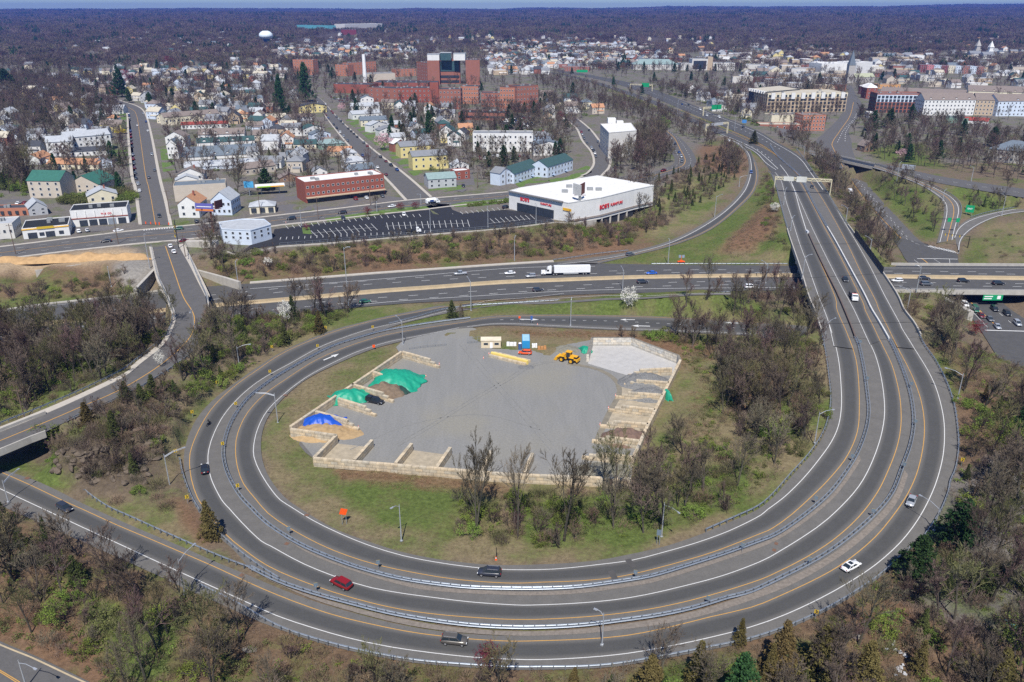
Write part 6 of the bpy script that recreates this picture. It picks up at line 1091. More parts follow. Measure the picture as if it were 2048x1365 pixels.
for t in(.05,.3,.55,.8):k=Vector((*Lp[5],0)).lerp(Vector((*Lp[4],0)),t);MB().box((0,0,-3),(.9,.9,6)).build('column',M_conc,r,loc=(k.x,k.y+.6,0))
C=world_line('455,505 482,510 560,494.5 640,489 700,484 780,477 850,471 925,465 1000,459 1062,452 1110,446 1150,447 1192,440',z_town,5);tag(wallstrip(offset(C,.4),offset(C,-.4),z_town,-6.2,.35,'retaining_wall',M_conc),'long grey retaining wall holding up the parking lot above the bank','wall')
poly_sheet('parking_lot',LW,.05,M_new,'fresh black asphalt parking lot with white bays',cat='parking lot');lot=bpy.data.objects['parking_lot']
def bay_lines(a,b,n,dx,dy):
 A=np.array(PL(*a,z_town)[:2]);B=np.array(PL(*b,z_town)[:2]);mb=MB()
 for i in range(n):
  c=A+(B-A)*i/(n-1);dpx=PL(a[0]+(b[0]-a[0])*i/(n-1)+dx,a[1]+(b[1]-a[1])*i/(n-1)+dy,z_town);q=np.array(dpx[:2]);t=q-c;t=t/np.linalg.norm(t);nn=np.array([-t[1],t[0]])*.11;pp=[c-nn,q-nn,q+nn,c+nn]
  mb.add([(p[0],p[1],6.09)for p in pp],[(0,1,2,3)if np.cross(pp[1]-pp[0],pp[2]-pp[0])>0 else(3,2,1,0)])
 mb.build('bay_lines',M_white,lot)
bay_lines((571,452),(732,434),14,6,6);bay_lines((735,433),(838,429),9,4,5);bay_lines((622,462),(742,448),11,13,13);bay_lines((773,446),(935,440),15,4,14);bay_lines((760,431),(905,428),2,1,1);bay_lines((920,424),(1015,414),10,6,5);bay_lines((980,438),(1060,430),9,10,9);bay_lines((560,480),(860,466),26,2,-5)
for s in('618,468 750,455','770,453 938,447','975,448 1060,438'):pline(s,z_town,lot,wd=.2,dz=.09)
M_lawn=mat('lawn',(.095,.15,.035),.95,var=.3,scale=.5)
def lawn(s,label,zf=z_town,dz=.07,m=None):poly_sheet('grass_verge',[PL(*q,zf)for q in pts_of(s)],dz,m or M_lawn,label)
lawn('654,444 740,433 806,423.5 862,419 852,413 800,416 735,425 650,437','planted grass island between the main street and the lot');lawn('902,410 925,405 1000,399 1017,397 1019,405 960,413 912,415','hedge strip in front of the furniture store')
lawn('604,456 618,454 624,469 606,468','tiny grass island inside the parking lot',dz=.1)
M_lot=asphalt('asphalt_lot',(.11,.105,.105),(.14,.132,.13),False)
for s,l in[('0,470 45,475 262,458 255,452 146,455 0,480','forecourt'),('505,425 560,410 620,408 625,420 560,430 510,436','forecourt of the auto shop'),('490,395 600,385 600,400 500,410','lot'),('625,410 775,392 812,397 800,401 700,412 630,424','car park before the red brick strip'),('0,400 60,398 62,430 0,434','car park'),('375,440 432,436 438,444 380,452','corner lot'),('650,195 735,190 745,200 690,210','hospital car park'),('990,235 1060,232 1070,255 1010,262','car park below the hospital'),('905,350 945,345 950,370 925,385 905,380','driveway'),('1215,300 1290,298 1300,318 1225,318','car park of the white block'),('1540,255 1600,262 1590,275 1540,270','school yard'),('560,145 640,150 640,160 560,158','car park of the brick flats')]:
 poly_sheet('car_park',[PL(*q,z_town)for q in pts_of(s)],.02,M_lot,'grey asphalt '+l,cat='car park')
for s,l in[('1095,360 1145,343 1178,330 1184,345 1150,362 1110,372','green lawn around the blue townhouses'),('1030,368 1080,352 1100,362 1040,376','lawn before the left blue townhouse'),('240,205 255,215 262,350 272,360 262,255 236,240','lawns on the left side of the long street'),('320,300 345,290 350,340 326,345','lawn right of the long street'),('690,240 720,235 850,350 830,355','front lawns along the diagonal street'),('856,380 925,370 930,378 862,388','lawn of the green-roofed house'),('225,300 262,300 262,312 228,314','square lawn beside the white townhouses')]:lawn(s,l,dz=.03)
def slabwall(name,label,pts,zf,z0,z1,m,th=.5):C=world_line(pts,zf,4);return tag(wallstrip(offset(C,th/2),offset(C,-th/2),zf,z0,z1,name,m),label,'wall')
slabwall('retaining_wall','grey concrete wall below the dirt lot on the left','73,553 160,541 274,525',lambda x,y:2.5,-2.5,2.6,M_conc)
slabwall('wing_wall','sloping concrete wing wall left of the left bridge','272,590 300,560 314,545',lambda x,y:2.6,-3,2.4,M_conc,1.2);slabwall('wing_wall','sloping concrete wing wall right of the left bridge','395,548 440,560 480,572',lambda x,y:1.6,-2.5,1.8,M_conc,1.2)
B_=building
HB=dict(cat='hospital',roofc='dark')
B_('hospital_wing','low windowless red brick hospital wing left of the white chimney',(668,186),(740,188),169,30,wall='red',**HB);B_('hospital_wing','red hospital block with square windows behind the white houses',(739,203),(796,206),176,24,wall='brick',win=(3,5),**HB)
B_('hospital_wing','long red brick hospital wing with two window rows in its middle',(795,206),(862,205),178,26,wall='red',win=(3,8),**HB);B_('hospital_wing','plain red stair tower of the hospital',(861,208),(878,208),166,26,wall='red',**HB)
B_('hospital_wing','four-storey red brick hospital wing with corniced roof',(879,219),(922,219),180,22,wall='brick',win=(4,6),**HB);B_('hospital_wing','orange brick hospital wing set back between red ones',(922,208),(957,208),174,24,wall='orange brick',win=(4,7),**HB)
B_('hospital_wing','projecting red brick wing with bay of windows on the right of the hospital',(963,214),(1007,214),187,18,wall='brick',win=(3,7),**HB);B_('hospital_wing','five-storey orange brick wing at the right end of the hospital',(1000,224),(1034,225),176,22,wall='orange brick',win=(5,6),**HB)
B_('hospital_wing','rightmost tall red brick hospital wing with rooftop deck',(1034,226),(1076,223),174,20,wall='brick',win=(5,7),**HB)
B_('hospital_wing','red hospital block with dark flat roof full of vents',(746,177),(856,178),166,45,wall='red',**HB);B_('hospital_wing','beige windowless plant building behind the chimney',(731,165),(791,163),149,25,wall='beige',cat='hospital',roofc='grey')
M_hglass=mat('hospital_glass',(.05,.10,.11),.15,var=.2,spec=.7)
B_('hospital_tower','left red and white wing of the tall hospital tower',(834.6,165),(856,169),124,28,wall='brick',win=(6,5),**HB);B_('hospital_tower','left red brick pylon of the hospital tower',(856,170),(880,170),122,30,wall='brick',**HB)
r,L_,h=B_('hospital_tower','glazed centre of the hospital tower between the red pylons',(880,168),(921,168),119,26,wall='brick',**HB)
o=MB().box((L_/2,-.3,h*.72),(L_*.9,.4,h*.42)).build('glass_wall',M_hglass,r);[MB().box((L_/2,-.3,h*q),(L_*.9,.3,h*.1)).build('window_band',M_win,r)for q in(.1,.3)]
B_('hospital_tower','right red brick pylon of the hospital tower',(932,170),(960,170),121,30,wall='brick',**HB)
for a,b,t,l in(((857,122.5),(880,122.5),110,'left white penthouse block'),((908,122),(931,122),109,'right white penthouse block'),((882,120),(903,120),105,'glass cube penthouse')):
 A=W(*a,6+40);B2=W(*b,6+40)
p0=P(856,170);ht=height_at(p0,122)
for x0,x1,hh,m_,l in((856,880,8,wm('white'),'left white penthouse block on the hospital tower'),(908,931,9,wm('white'),'right white penthouse block on the hospital tower'),(882,903,10,M_hglass,'glass cube on top of the hospital tower')):
 q0=P(x0,170);q1=P(x1,170);r=thing('penthouse',l,'penthouse',(q0[0],q0[1]+3,q0[2]+ht+.2));MB().box(((q1[0]-q0[0])/2,10,hh/2),(q1[0]-q0[0],18,hh)).build('wall',m_,r);MB().box(((q1[0]-q0[0])/2,10,hh+.2),(q1[0]-q0[0]+.8,18.8,.4)).build('roof',rm('pale grey'),r)
p=P(731,172);h=height_at(p,109);tag(MB().tube((0,0,0),(0,0,h),3.0,2.2,16,cap=True).build('chimney_stack',mat('stack_white',(.78,.77,.75),.7,var=.04),None,loc=p),'tall white chimney stack of the hospital','chimney')
B_('apartment_block','red brick flats with rooftop tower at the upper left of the hospital',(588,149),(628,150),120,16,wall='orange brick',roofc='dark',win=(5,7));B_('apartment_block','left half of the long red brick flats behind the chimney',(672,152),(697,153),130,16,wall='orange brick',roofc='dark',win=(4,4));B_('apartment_block','right half of the long red brick flats behind the chimney',(698,151),(753,147),127,16,wall='orange brick',roofc='dark',win=(4,9));B_('apartment_block','small red brick flats just left of the hospital tower',(791,154),(833,152),140,16,wall='orange brick',roofc='dark',win=(3,6))
B_('clinic','single-storey red clinic with dark roof and glass front right of the hospital',(917,240),(1009,242),226,24,wall='brick',roofc='black',win=(1,12),winm=UNIT,ww=3.4,wh=1.6)
B_('apartment_block','white four-storey apartment house standing over its car port',(946,304),(1066,304),268,14,wall='white',roofc='grey',win=(3,12));
r,Lp,h=roofprism('apartment_block','white modern block with bright roof beside the curved street',[(1201,249),(1218,266.5),(1273,262),(1262,247)],24,'pale','white');win_row(r,Lp[0],Lp[1],2,h-3,5,5,1.2,1.6);MB().box((9,6,h+2),(6,6,4)).build('penthouse',wm('white'),r);MB().box((15,2,h+1.2),(5,5,2.4)).build('penthouse',wm('white'),r)
r,L_,h=B_('shop_strip','long two-storey red brick shop building with white roof',(613,407),(770,389),366,17,wall='red',roofc='white',cat='shops');k=win_row(r,(0,0),(L_,0),h*.62,h*.3,1,16,1.4,1.3);win_row(r,(0,0),(L_,0),h*.3,h*.3,1,16,1.4,1.3,start=k)
MB().box((L_/2,-1.0,h*.27),(L_,2.2,.5)).build('canopy',wm('tan'),r);MB().box((L_/2,-.1,h*.12),(L_*.97,.3,h*.22)).build('shop_front',M_win,r);MB().box((0,8,h*.5),(.1,1,h)).build('downpipe',wm('dark'),r)if 0 else None
r,L_,h=B_('tyre_shop','white tyre shop with red stripe and five service doors',(146,455),(259,446),424,15,wall='white',roofc='black',cat='garage');MB().box((L_/2,-.12,h*.52),(L_,.2,.45)).build('red_stripe',wm('red'),r)
put_text(r,'TIRE  CO',1.2,Vector((L_*.62,-.1,h*.72)),0,M_redl)
for i,x in enumerate((.2,.37,.54,.7,.88)):MB().box((L_*x,-.05,1.6),(3.6,.2,3.1)).build('service_door',M_win if i!=3 else M_galv,r)
for i in range(6):MB().box((L_*(.1+i*.16),-.15,h*.78),(.3,.25,h*.4)).build('pilaster',wm('white'),r)
r,L_,h=B_('corner_shop','white shop with yellow stripe and sign on the main street',(48,479),(141,471),459,18,wall='white',roofc='black',cat='shop');MB().box((L_/2,-.12,h*.97),(L_+.3,.25,.5)).build('yellow_stripe',mat('sign_gold',(.75,.42,.03),.5),r);MB().box((L_*.5,-.3,h+.1),(7,.2,1.1)).build('sign_panel',M_chev,r)
for x in(.2,.58):MB().box((L_*x,-.05,1.5),(3.8,.2,2.8)).build('door',M_win,r)
for x in(.4,.82):MB().box((L_*x,-.05,1.9),(2.,.2,1.6)).build('window',M_win,r)
B_('shop','grey and white shop at the left edge of the main street',(-30,481),(31,477),452,14,wall='pale',roofc='pale grey',win=(1,5),cat='shop');B_('garage_row','low row of garages with orange brick front at the left edge',(-30,435),(58,431),420,9,wall='orange brick',roofc='dark',win=(1,6),winm=UNIT,cat='garages')
B_('house','small grey gabled building between the garages and the tyre shop',(60,433),(97,429),417,12,'g','grey','pale grey',3.4,(2,2),cat='house')
B_('apartment_house','tan apartment house with dark green roof, left of the pair',(61,396),(126,397),361,15,'r','beige','green',4.5,(3,4),cat='house',sidewin=False);B_('apartment_house','tan apartment house with dark green gable facing the street, right of the pair',(138,386),(200,386),368,20,'g','beige','green',5,(2,4),cat='house')
B_('house','cream house with grey gabled roof behind the tyre shop',(177,409),(237,403),393,12,'g','cream','pale grey',3.2,(1,3),chim=True,cat='house');B_('row_houses','long cream row with orange tiled roof',(95,338),(198,339),328,12,'r','cream','orange',3.,(1,8),cat='row houses');B_('house','small pale blue gabled house with grey roof by the long street',(191,338),(226,335),326,9,'g','pale blue','grey',3,(2,3),cat='house')
B_('townhouses','front block of the tall white townhouses on the left',(97,314),(150,311),285,14,'r','white','pale grey',3.5,(3,4),cat='townhouses');B_('townhouses','rear stretch of the tall white townhouses on the left',(137,309),(226,300),276,14,'r','white','pale grey',3.5,(3,8),cat='townhouses');B_('townhouses','low white row with black roof in front of the white townhouses',(141,314),(224,309),304,9,'r','white','dark',2.5,(1,6),cat='townhouses')
B_('house','pale long house with grey roof behind the white townhouses',(61,287),(100,286),277,12,'r','pale','pale grey',2.5,(1,4),cat='house')
B_('warehouse','large windowless beige building with dark roof right of the long street',(351,404),(455,397),374,14,wall='beige',roofc='slate',cat='warehouse');B_('house','white house with orange-brown gabled roof and brick base on the corner',(359,436),(400,436),408,14,'g','white','orange',4,(2,2),chim=True,cat='house');B_('house','white and blue house with tall grey gable beside the corner house',(425,431),(465,431),401,14,'g','pale blue','pale grey',4.6,(2,4),cat='house')
r,Lp,h=roofprism('shop_building','white flat-roofed building standing at the end of the parking lot',[(443.5,459),(501,462),(541.5,450.5),(528,440),(484,439.5),(438,446)],12.5,'pale blue','pale grey',zb=6.);win_row(r,Lp[0],Lp[1],2,h-2.5,2,4,1.3,1.2);win_row(r,Lp[1],Lp[2],2,h-2.5,2,3,1.3,1.2)
B_('auto_shop','cream auto shop with pale blue hip roof and red awning',(500,429),(551,426),414,10,'h','cream','pale grey',2.2,(1,3),winm=UNIT,ww=2.6,wh=2.2,cat='garage')
r=thing('petrol_canopy','long fuel station canopy edged in yellow and green on posts','canopy',P(512,392));q=P(574,388);L_=q[0]-r.location.x;a3=math.atan2(q[1]-r.location.y,L_);r.rotation_euler=(0,0,a3)
MB().box((L_/2,3,5),(L_,7,.7)).build('roof',wm('white'),r);MB().box((L_*.3,-.55,5),(L_*.45,.1,.6)).build('green_band',mat('lime',(.35,.6,.03),.5),r);MB().box((L_*.75,-.55,5),(L_*.45,.1,.6)).build('orange_band',mat('gold',(.8,.4,.03),.5),r);[MB().box((L_*t,3,2.4),(.4,.4,4.8)).build('post',M_galv,r)for t in(.2,.8)]
r=thing('billboard','small blue billboard behind the fuel station','billboard',P(500,392));MB().box((0,0,2.5),(.4,.4,5)).build('post',M_galv,r);MB().box((0,0,6.5),(5.5,.3,3.6)).build('panel',mat('poster_blue',(.08,.35,.6),.5),r)
p=P(427,466);r=thing('billboard','two-sided billboard on a rusty pole at the end of the lot','billboard',p,.3);h=height_at(p,418);M_rust=mat('rusty_steel',(.16,.06,.045),.8);MB().tube((0,0,0),(0,0,h),.5,.45,10).build('pole',M_rust,r);MB().beam((-4,0,h),(4,3,h),.3).beam((-4,1.5,h-.6),(5,1.5,h-.6),.3).build('catwalk',M_rust,r)
o=MB().box((0,0,0),(9,.3,3.8)).build('panel',mat('poster_purple',(.12,.12,.38),.5),r,loc=(-2.5,0,h+.8));o.rotation_euler=(0,0,-.45);MB().box((0,-.2,-1.2),(9,.04,1.0)).build('poster_stripe',mat('poster_orange',(.6,.2,.05),.5),o);MB().box((0,-.2,.4),(7.5,.04,.35)).build('poster_text_line',M_sw,o)
o=MB().box((0,0,0),(8.5,.3,3.8)).build('panel',M_rust,r,loc=(4.,1.6,h+1.6));o.rotation_euler=(0,.1,1.2)
p=P(1158,448,);r=thing('billboard','tall white monopole billboard beside the furniture store','billboard',p);h=height_at(p,375);MB().tube((0,0,0),(0,0,h),.75,.7,12).build('pole',mat('pole_cream',(.62,.58,.48),.6),r)
o=MB().box((0,0,0),(6.5,.4,5.6)).build('panel',mat('poster_back',(.5,.5,.48),.6),r,loc=(-1.6,-1,h-1));o.rotation_euler=(0,0,-1.0);o=MB().box((0,0,0),(7,.4,5.6)).build('panel',M_rust,r,loc=(1.2,1,h-1));o.rotation_euler=(0,0,1.15);MB().beam((-3,0,h-4),(3,0,h-4),.25).build('catwalk',M_rust,r)
tag(MB().box((0,0,1.4),(14,3.2,2.8)).build('bus_shelter_slab',M_conc,None,loc=P(405,494)),'long low grey slab-roofed shelter at the crossing','shelter')
B_('row_houses','brown-roofed row with three cream gables right of the long street',(330,252),(440,243),235,12,'r','cream','brown',3.5,(1,14),dormers=3,cat='row houses');B_('row_houses','white row with red roof below the brown-roofed row',(363,259),(457,256),250,9,'r','white','red',2,(1,12),cat='row houses')
B_('row_houses','white row with brown roof and small dormers',(398,283),(490,280),270,16,'r','white','brown',3.8,(1,8),dormers=4,cat='row houses');B_('row_houses','row with near-black roof and white dormers, farther of two',(395,294),(510,288),286,9,'r','white','dark green',3,dormers=4,cat='row houses')
B_('row_houses','big row with slate roof and six tall white dormers',(368,322),(517,313),315,14,'r','white','slate',6,dormers=6,cat='row houses');B_('row_houses','long row with plain pale grey-green roof and skylights',(370,343),(520,334),337,11,'r','pale blue','pale grey',3.0,(1,8),dormers=0,cat='row houses')
B_('house','white gabled house with slate front roof at the end of the rows',(337,318),(358,318),290,12,'g','white','slate',4,(2,3),cat='house');B_('house','white house with brown cross gable by the long street',(333,296),(372,296),274,12,'g','white','brown',4,(2,3),cat='house');B_('house','brown-roofed white gabled house below the pale green roof',(357,363),(409,361),349,11,'g','white','brown',3.5,(1,3),chim=True,cat='house');B_('house','pale-roofed house in front of the brown gabled one',(352,372),(398,369),361,8,'g','white','pale grey',2.6,(1,2),cat='house')
B_('house','brown-roofed long house at the right end of the rows',(490,352),(552,344),338,10,'r','beige','brown',3,(1,5),chim=True,cat='house')
HS=[(599,227,654,225,210,'g','yellow','dark','pale yellow house with white gambrel front left of the diagonal street'),(575,245,625,240,234,'r','white','brown','white house with brown hipped roof below the yellow house'),(564,273,604,272,252,'r','white','grey','two-storey white house with grey roof standing square to the view'),(606,272,650,268,256,'g','white','dark green','white house with dark teal roof next to the square white house'),(625,283,662,280,266,'g','pale blue','slate','pale blue gabled house with slate roof'),(588,299,633,298,286,'r','cream','dark green','cream house with very dark green roof'),(640,300,690,297,286,'h','green','teal','low house with muted green hip roof'),(655,312,702,311,300,'r','tan','orange','house with flat orange-brown roof by the diagonal street'),(687,322,715,320,304,'h','white','pale grey','white house with pale hip roof, upper of the kerbside three'),(692,340,735,336,322,'h','white','pale grey','white house with pale hip roof and brick chimney in the middle of the kerbside three'),(704,358,752,352,338,'r','pale blue','slate','pale blue house with slate roof next to the brick strip'),(575,322,606,320,308,'r','grey','slate','grey house with slate roof half hidden by bare trees'),(500,318,520,316,300,'r','white','grey','white narrow house at the right end of the dormer row'),(560,322,572,321,313,'r','white','grey','little white shed among the bare trees'),(625,352,655,350,343,'g','white','grey','small white garage behind the red brick strip'),(560,365,600,362,355,'g','brown','brown','brown shed roof beside the big conifer'),(722,210,748,209,194,'g','white','slate','white gabled house nearest the hospital block'),(703,226,760,224,210,'r','white','pale grey','white two-storey house with broad pale roof opposite the parking lot'),(706,240,765,236,226,'r','white','pale grey','white house with triple dormer and pale roof'),(722,254,775,252,238,'r','cream','slate','cream house with slate roof along the lawns'),(742,266,775,262,248,'g','white','pale grey','white house with gable window behind the lawns'),(763,218,793,218,202,'r','cream','brown','cream house with brown roof below the hospital'),(770,258,805,256,247,'r','brick','pale grey','low brick house with pale roof'),(760,275,800,272,258,'g','white','grey','white house with grey gable left of the pink tree'),(785,290,812,288,272,'r','white','pale grey','white house behind the big pink blossom tree'),(802,242,822,241,230,'r','white','pale grey','small white garage under the dark pines'),(812,252,836,251,241,'r','white','pale grey','white bungalow left of the round dark shrub'),(822,264,846,261,250,'g','white','slate','white cottage with slate gable beside the pines'),(832,277,857,274,264,'r','pale blue','dark green','pale house with black roof below the cottage'),(846,286,872,283,275,'r','white','grey','white shed with grey roof among the bare trees'),(788,305,815,302,285,'g','brick','white','brick cottage with white roof right of the pink tree'),(802,317,870,312,291,'r','yellow','grey','yellow corner house with long grey roof'),(826,341,897,337,310,'r','yellow','grey','big yellow two-storey house behind bare trees'),(860,233,880,233,224,'r','white','pale grey','white garage near the clinic'),(857,378,913,374,356,'r','grey','teal','grey-blue house with twin gables and pale green roof on the main street'),(911,361,940,358,344,'f','red','white','dark red barn-like building with white roof'),(908,349,938,347,328,'g','white','pale grey','white gabled building behind the red one'),(1000,372,1023,367,344,'g','pale blue','grey','pale house cut by bare trees left of the blue townhouses'),(1067,312,1128,310,288,'g','white','slate','white house with pointed turret roof above the blue townhouses'),(1062,288,1108,286,270,'h','blue','grey','blue-grey house with broad hip roof above the turret house'),(525,226,546,226,210,'r','brick','brown','small brick house left of the yellow one'),(503,207,527,207,193,'r','white','slate','white house with blue-grey roof near the brick house'),(579,198,596,198,180,'g','grey','slate','grey gabled house in front of the tall conifers'),(507,161,535,161,144,'r','white','tan','white house with tan roof among conifers'),(645,290,668,289,280,'r','beige','brown','beige house behind the muted green roof')]
for q in HS:
 x0,y0,x1,y1,ty,rf,wl,rc_,lb=q;L_=abs(P(x1,y1)[0]-P(x0,y0)[0]);B_('house',lb,(x0,y0),(x1,y1),ty+(3 if rf!='f'else 0),min(13,max(8,L_*.7)),rf,wl,rc_,2.8,(2 if(y0-ty)>14 else 1,max(2,int(L_/4))),cat='house',chim=(x0%3==0))
r,L_,h=B_('townhouses','left of the two pale blue townhouse blocks with dark green roofs',(1028,368),(1078,351),347,13,'r','pale blue','dark green',3.6,(2,8),cat='townhouses');[MB().box((L_*t,-1.,1.5),(2.2,2,.3)).box((L_*t,-.2,.8),(1.2,.3,1.8)).build('porch',wm('blue'),r)for t in(.2,.7)]
r,L_,h=B_('townhouses','right of the two pale blue townhouse blocks with dark green roofs',(1095,356),(1145,341),333,13,'r','pale blue','dark green',3.6,(2,8),cat='townhouses');[MB().box((L_*t,-1.,1.5),(2.2,2,.3)).box((L_*t,-.2,.8),(1.2,.3,1.8)).build('porch',wm('blue'),r)for t in(.2,.7)]
M_apb=mat('facade_brown_panel',(.35,.17,.08),.8);
r,L_,h=B_('apartment_block','long five-storey apartment block in orange-brown with cream top storey',(1532,224),(1690,224),186,40,wall='tan',roofc='tan',win=(5,20),winm=UNIT,ww=2.4,wh=2.2);MB().box((L_/2,-.1,h-1.6),(L_,.3,3.6)).build('top_storey',wm('cream'),r)
for i in range(8):MB().box((L_*(i+.5)/8,-.6,h-2.2),(4.2,1.6,6)).build('bay',wm('white'),r)
r,Lp,h=roofprism('apartment_block','dark side wing of the long apartment block with white roof edges',[(1498,178),(1532,185),(1600,179),(1560,172)],25,'dark','tan')
for i in range(7):k=Vector((*Lp[0],0)).lerp(Vector((*Lp[1],0)),(i+.5)/7);MB().box((0,0,h-.6),(3.2,3.2,2.6)).build('bay',wm('white'),r,loc=(k.x,k.y,0))
B_('school','four-storey red brick school block with white window arches',(1603,262),(1648,262),231,18,wall='orange brick',roofc='brown',win=(4,7),cat='school');B_('school','low red brick school wing with tall windows',(1520,252),(1603,263),240,16,wall='brick',roofc='tan',win=(1,6),wh=3,cat='school');B_('hall','windowless cream wall of the hall behind the school',(1542,246),(1600,250),226,16,wall='cream',roofc='brown',cat='hall')
r,L_,h=B_('apartment_block','five-storey block with teal glass top and red lower floors',(1749,226),(1844,226),190,22,wall='brick',roofc='slate',win=(5,12),winm=UNIT,ww=2.6,wh=2.2,parapet=1.5);MB().box((L_/2,-.02,h*.8),(L_,.06,h*.4)).build('top_storeys',wm('pale blue'),r);B_('apartment_block','white apartment block with grey mansard roof',(1844,231),(1946,231),200,20,'r','white','brown',6,(4,14),dormers=4);B_('apartment_block','tan and orange apartment block with grey mansard roof',(1947,231),(1991,232),200,20,'r','tan','brown',6,(4,6));B_('apartment_block','pale grey-blue apartment block running out of the right edge',(1991,233),(2070,233),202,20,'r','pale blue','brown',6,(4,10),dormers=1)
B_('long_roof_building','low building under a very long grey-brown roof behind the apartment blocks',(1760,193),(1930,200),184,26,'r','cream','brown',5);B_('long_roof_building','second long grey-brown roof with a row of dormers at the far right',(1935,192),(2060,196),182,28,'r','cream','brown',6,dormers=6)
B_('gabled_block','red gabled building with pyramid roofs at the head of the avenue',(1731,198),(1752,198),176,16,'h','red','white',5,(3,2));B_('gabled_block','dark red rear part of the gabled buildings',(1716,188),(1730,190),172,16,'h','dark red','white',4,(3,2));B_('shops','low orange and grey shops behind the pyramid roofs',(1755,178),(1800,178),170,14,wall='orange',roofc='grey',win=(1,6))
B_('wrapped_building','large building wrapped in white sheeting left of the dark spire',(1641,148),(1701,147),128,40,wall='white',roofc='white');B_('wrapped_building','white sheeted block right of the dark spire',(1711,149),(1742,147),126,40,wall='white',roofc='white')
p=P(1700,167);h=height_at(p,131);r=thing('church_tower','grey stone church tower with dark needle spire','church',(p[0],p[1],p[2]));MB().box((0,5,h/2),(9,9,h)).build('wall',wm('concrete'),r);hs=height_at(p,101);MB().add([(-4.8,.2,h),(4.8,.2,h),(4.8,9.8,h),(-4.8,9.8,h),(0,5,hs)],[(0,1,4),(1,2,4),(2,3,4),(3,0,4)]).build('spire',rm('slate'),r)
B_('church_nave','church nave with pale green roof beside the stone tower',(1710,166),(1748,165),155,14,'r','concrete','pale green',5,(1,6),cat='church')
for(x,yb,yt,l,m_)in((1952,112,79,'far grey church steeple, left of the two','concrete'),(1978,114,82,'far white church steeple, right of the two','white')):
 p=P(x,yb);h=height_at(p,yt);r=thing('steeple',l,'church',p);MB().box((0,0,h*.2),(12,12,h*.4)).box((0,0,h*.5),(8,8,h*.2)).build('tower',wm(m_),r);MB().add([(-5,-5,h*.6),(5,-5,h*.6),(5,5,h*.6),(-5,5,h*.6),(0,0,h)],[(0,1,4),(1,2,4),(2,3,4),(3,0,4)]).build('spire',wm(m_),r)
 B_('church_nave',l.replace('steeple','church body below the steeple'),(x-12,yb+4),(x+10,yb+4),yb-4,16,'r',m_ if m_=='white'else'pale','grey',6,cat='church')
MC=['dark red','pink','pale blue','dark red','cream','pale blue','brick','pale blue','brick']
for i in range(9):x0=1838+i*14.3;B_('row_block',f'narrow {MC[i]} front in the multicoloured row, {ordn(i)} from the left',(x0,145+i*.45),(x0+14,145.3+i*.45),131+i*.4,22,wall=MC[i],roofc='grey',win=(4,3),group='multicoloured row of flats')
B_('gabled_row','brick row with gables and a white lower storey in the downtown',(1750,154),(1816,156),146,16,'r','brick','brown',5,(2,10),dormers=3)
B_('office_block','pale office with a large black glass front and tan tower',(1383,141),(1414,141),119,30,wall='pale',roofc='grey');q0=P(1383,141);tag(MB().box((0,0,0),(P(1412,141)[0]-q0[0]-3,.5,height_at(q0,120)*.78)).build('glass_wall',M_win,bpy.data.objects['office_block'],loc=((P(1414,141)[0]-q0[0])/2,-.4,height_at(q0,120)*.52)),'black glass front')
B_('office_tower','tan stair tower of the black-glass office',(1414,141),(1424,141),115,14,wall='tan',roofc='tan');B_('office_wing','long pale wing left of the black-glass office',(1361,141),(1383,141),128,30,wall='pale',roofc='grey',win=(3,6));B_('office_wing','long pale wing right of the black-glass office',(1425,141),(1469,141),127,30,wall='pale',roofc='grey',win=(3,10))
B_('apartment_block','broad flats with grey-green roof and white and brick bays',(1266,140),(1356,140),129,30,'h','pale','teal',8,(4,18));B_('brick_office','low red brick building by the green expressway sign',(1129,143),(1178,143),134,20,wall='brick',roofc='pink'if 0 else'grey',win=(2,9))
p=P(1271.8,121);tag(MB().tube((0,0,0),(0,0,height_at(p,109)),2.4,1.8,10,cap=True).build('chimney_stack',M_brickchim,None,loc=p),'distant red brick chimney above the green-roofed flats','chimney')
B_('green_building','dark green wooden building by the downtown lots',(1500,160),(1530,162),148,16,'r','green','dark green',4,(2,5));B_('church_hall','cream hall with grey steep roof near the white sheeting',(1537,152),(1565,152),142,14,'g','cream','pale grey',7,(1,4));B_('parking_deck','pale parking deck behind the dark green building',(1490,143),(1536,144),130,25,wall='pale',roofc='grey');B_('brick_block','small brick block in the downtown rows',(1600,142),(1624,142),131,16,wall='brick',roofc='dark',win=(3,5));B_('stone_block','long tan three-storey building before the church',(1650,165),(1691,163),150,16,wall='tan',roofc='brown',win=(3,9))
B_('mansion','grey stone mansion with mansard roof at the right edge',(1972,322),(2060,330),297,22,'h','concrete','slate',6,(2,8),dormers=3,cat='mansion');B_('white_shed','bright white shed before the park pines',(1737,238),(1752,238),227,14,wall='white',roofc='white',cat='shed');B_('green_shed','green roofed store behind the park',(1890,246),(1935,248),236,18,wall='green',roofc='dark green',cat='shop');B_('red_shed','low red-roofed row at the park edge',(1925,247),(1975,249),240,12,'r','white','red',2.5,cat='shop')
B_('park_house','small brown gabled park house',(1728,305),(1747,303),293,9,'g','brown','brown',4,(1,2),cat='house')
p=P(534,92);h=height_at(p,62);r=thing('water_tower','pale blue-white water tower on the wooded hill','water tower',p);mb=MB();prof=[(0,.97),(6,1.),(11,.93),(15,.82),(16.5,.7),(15.5,.56),(9,.48),(7,.45)];k=.06*h*1.0;sc_=(P(548,92)[0]-P(534,92)[0])/16.5;n=24
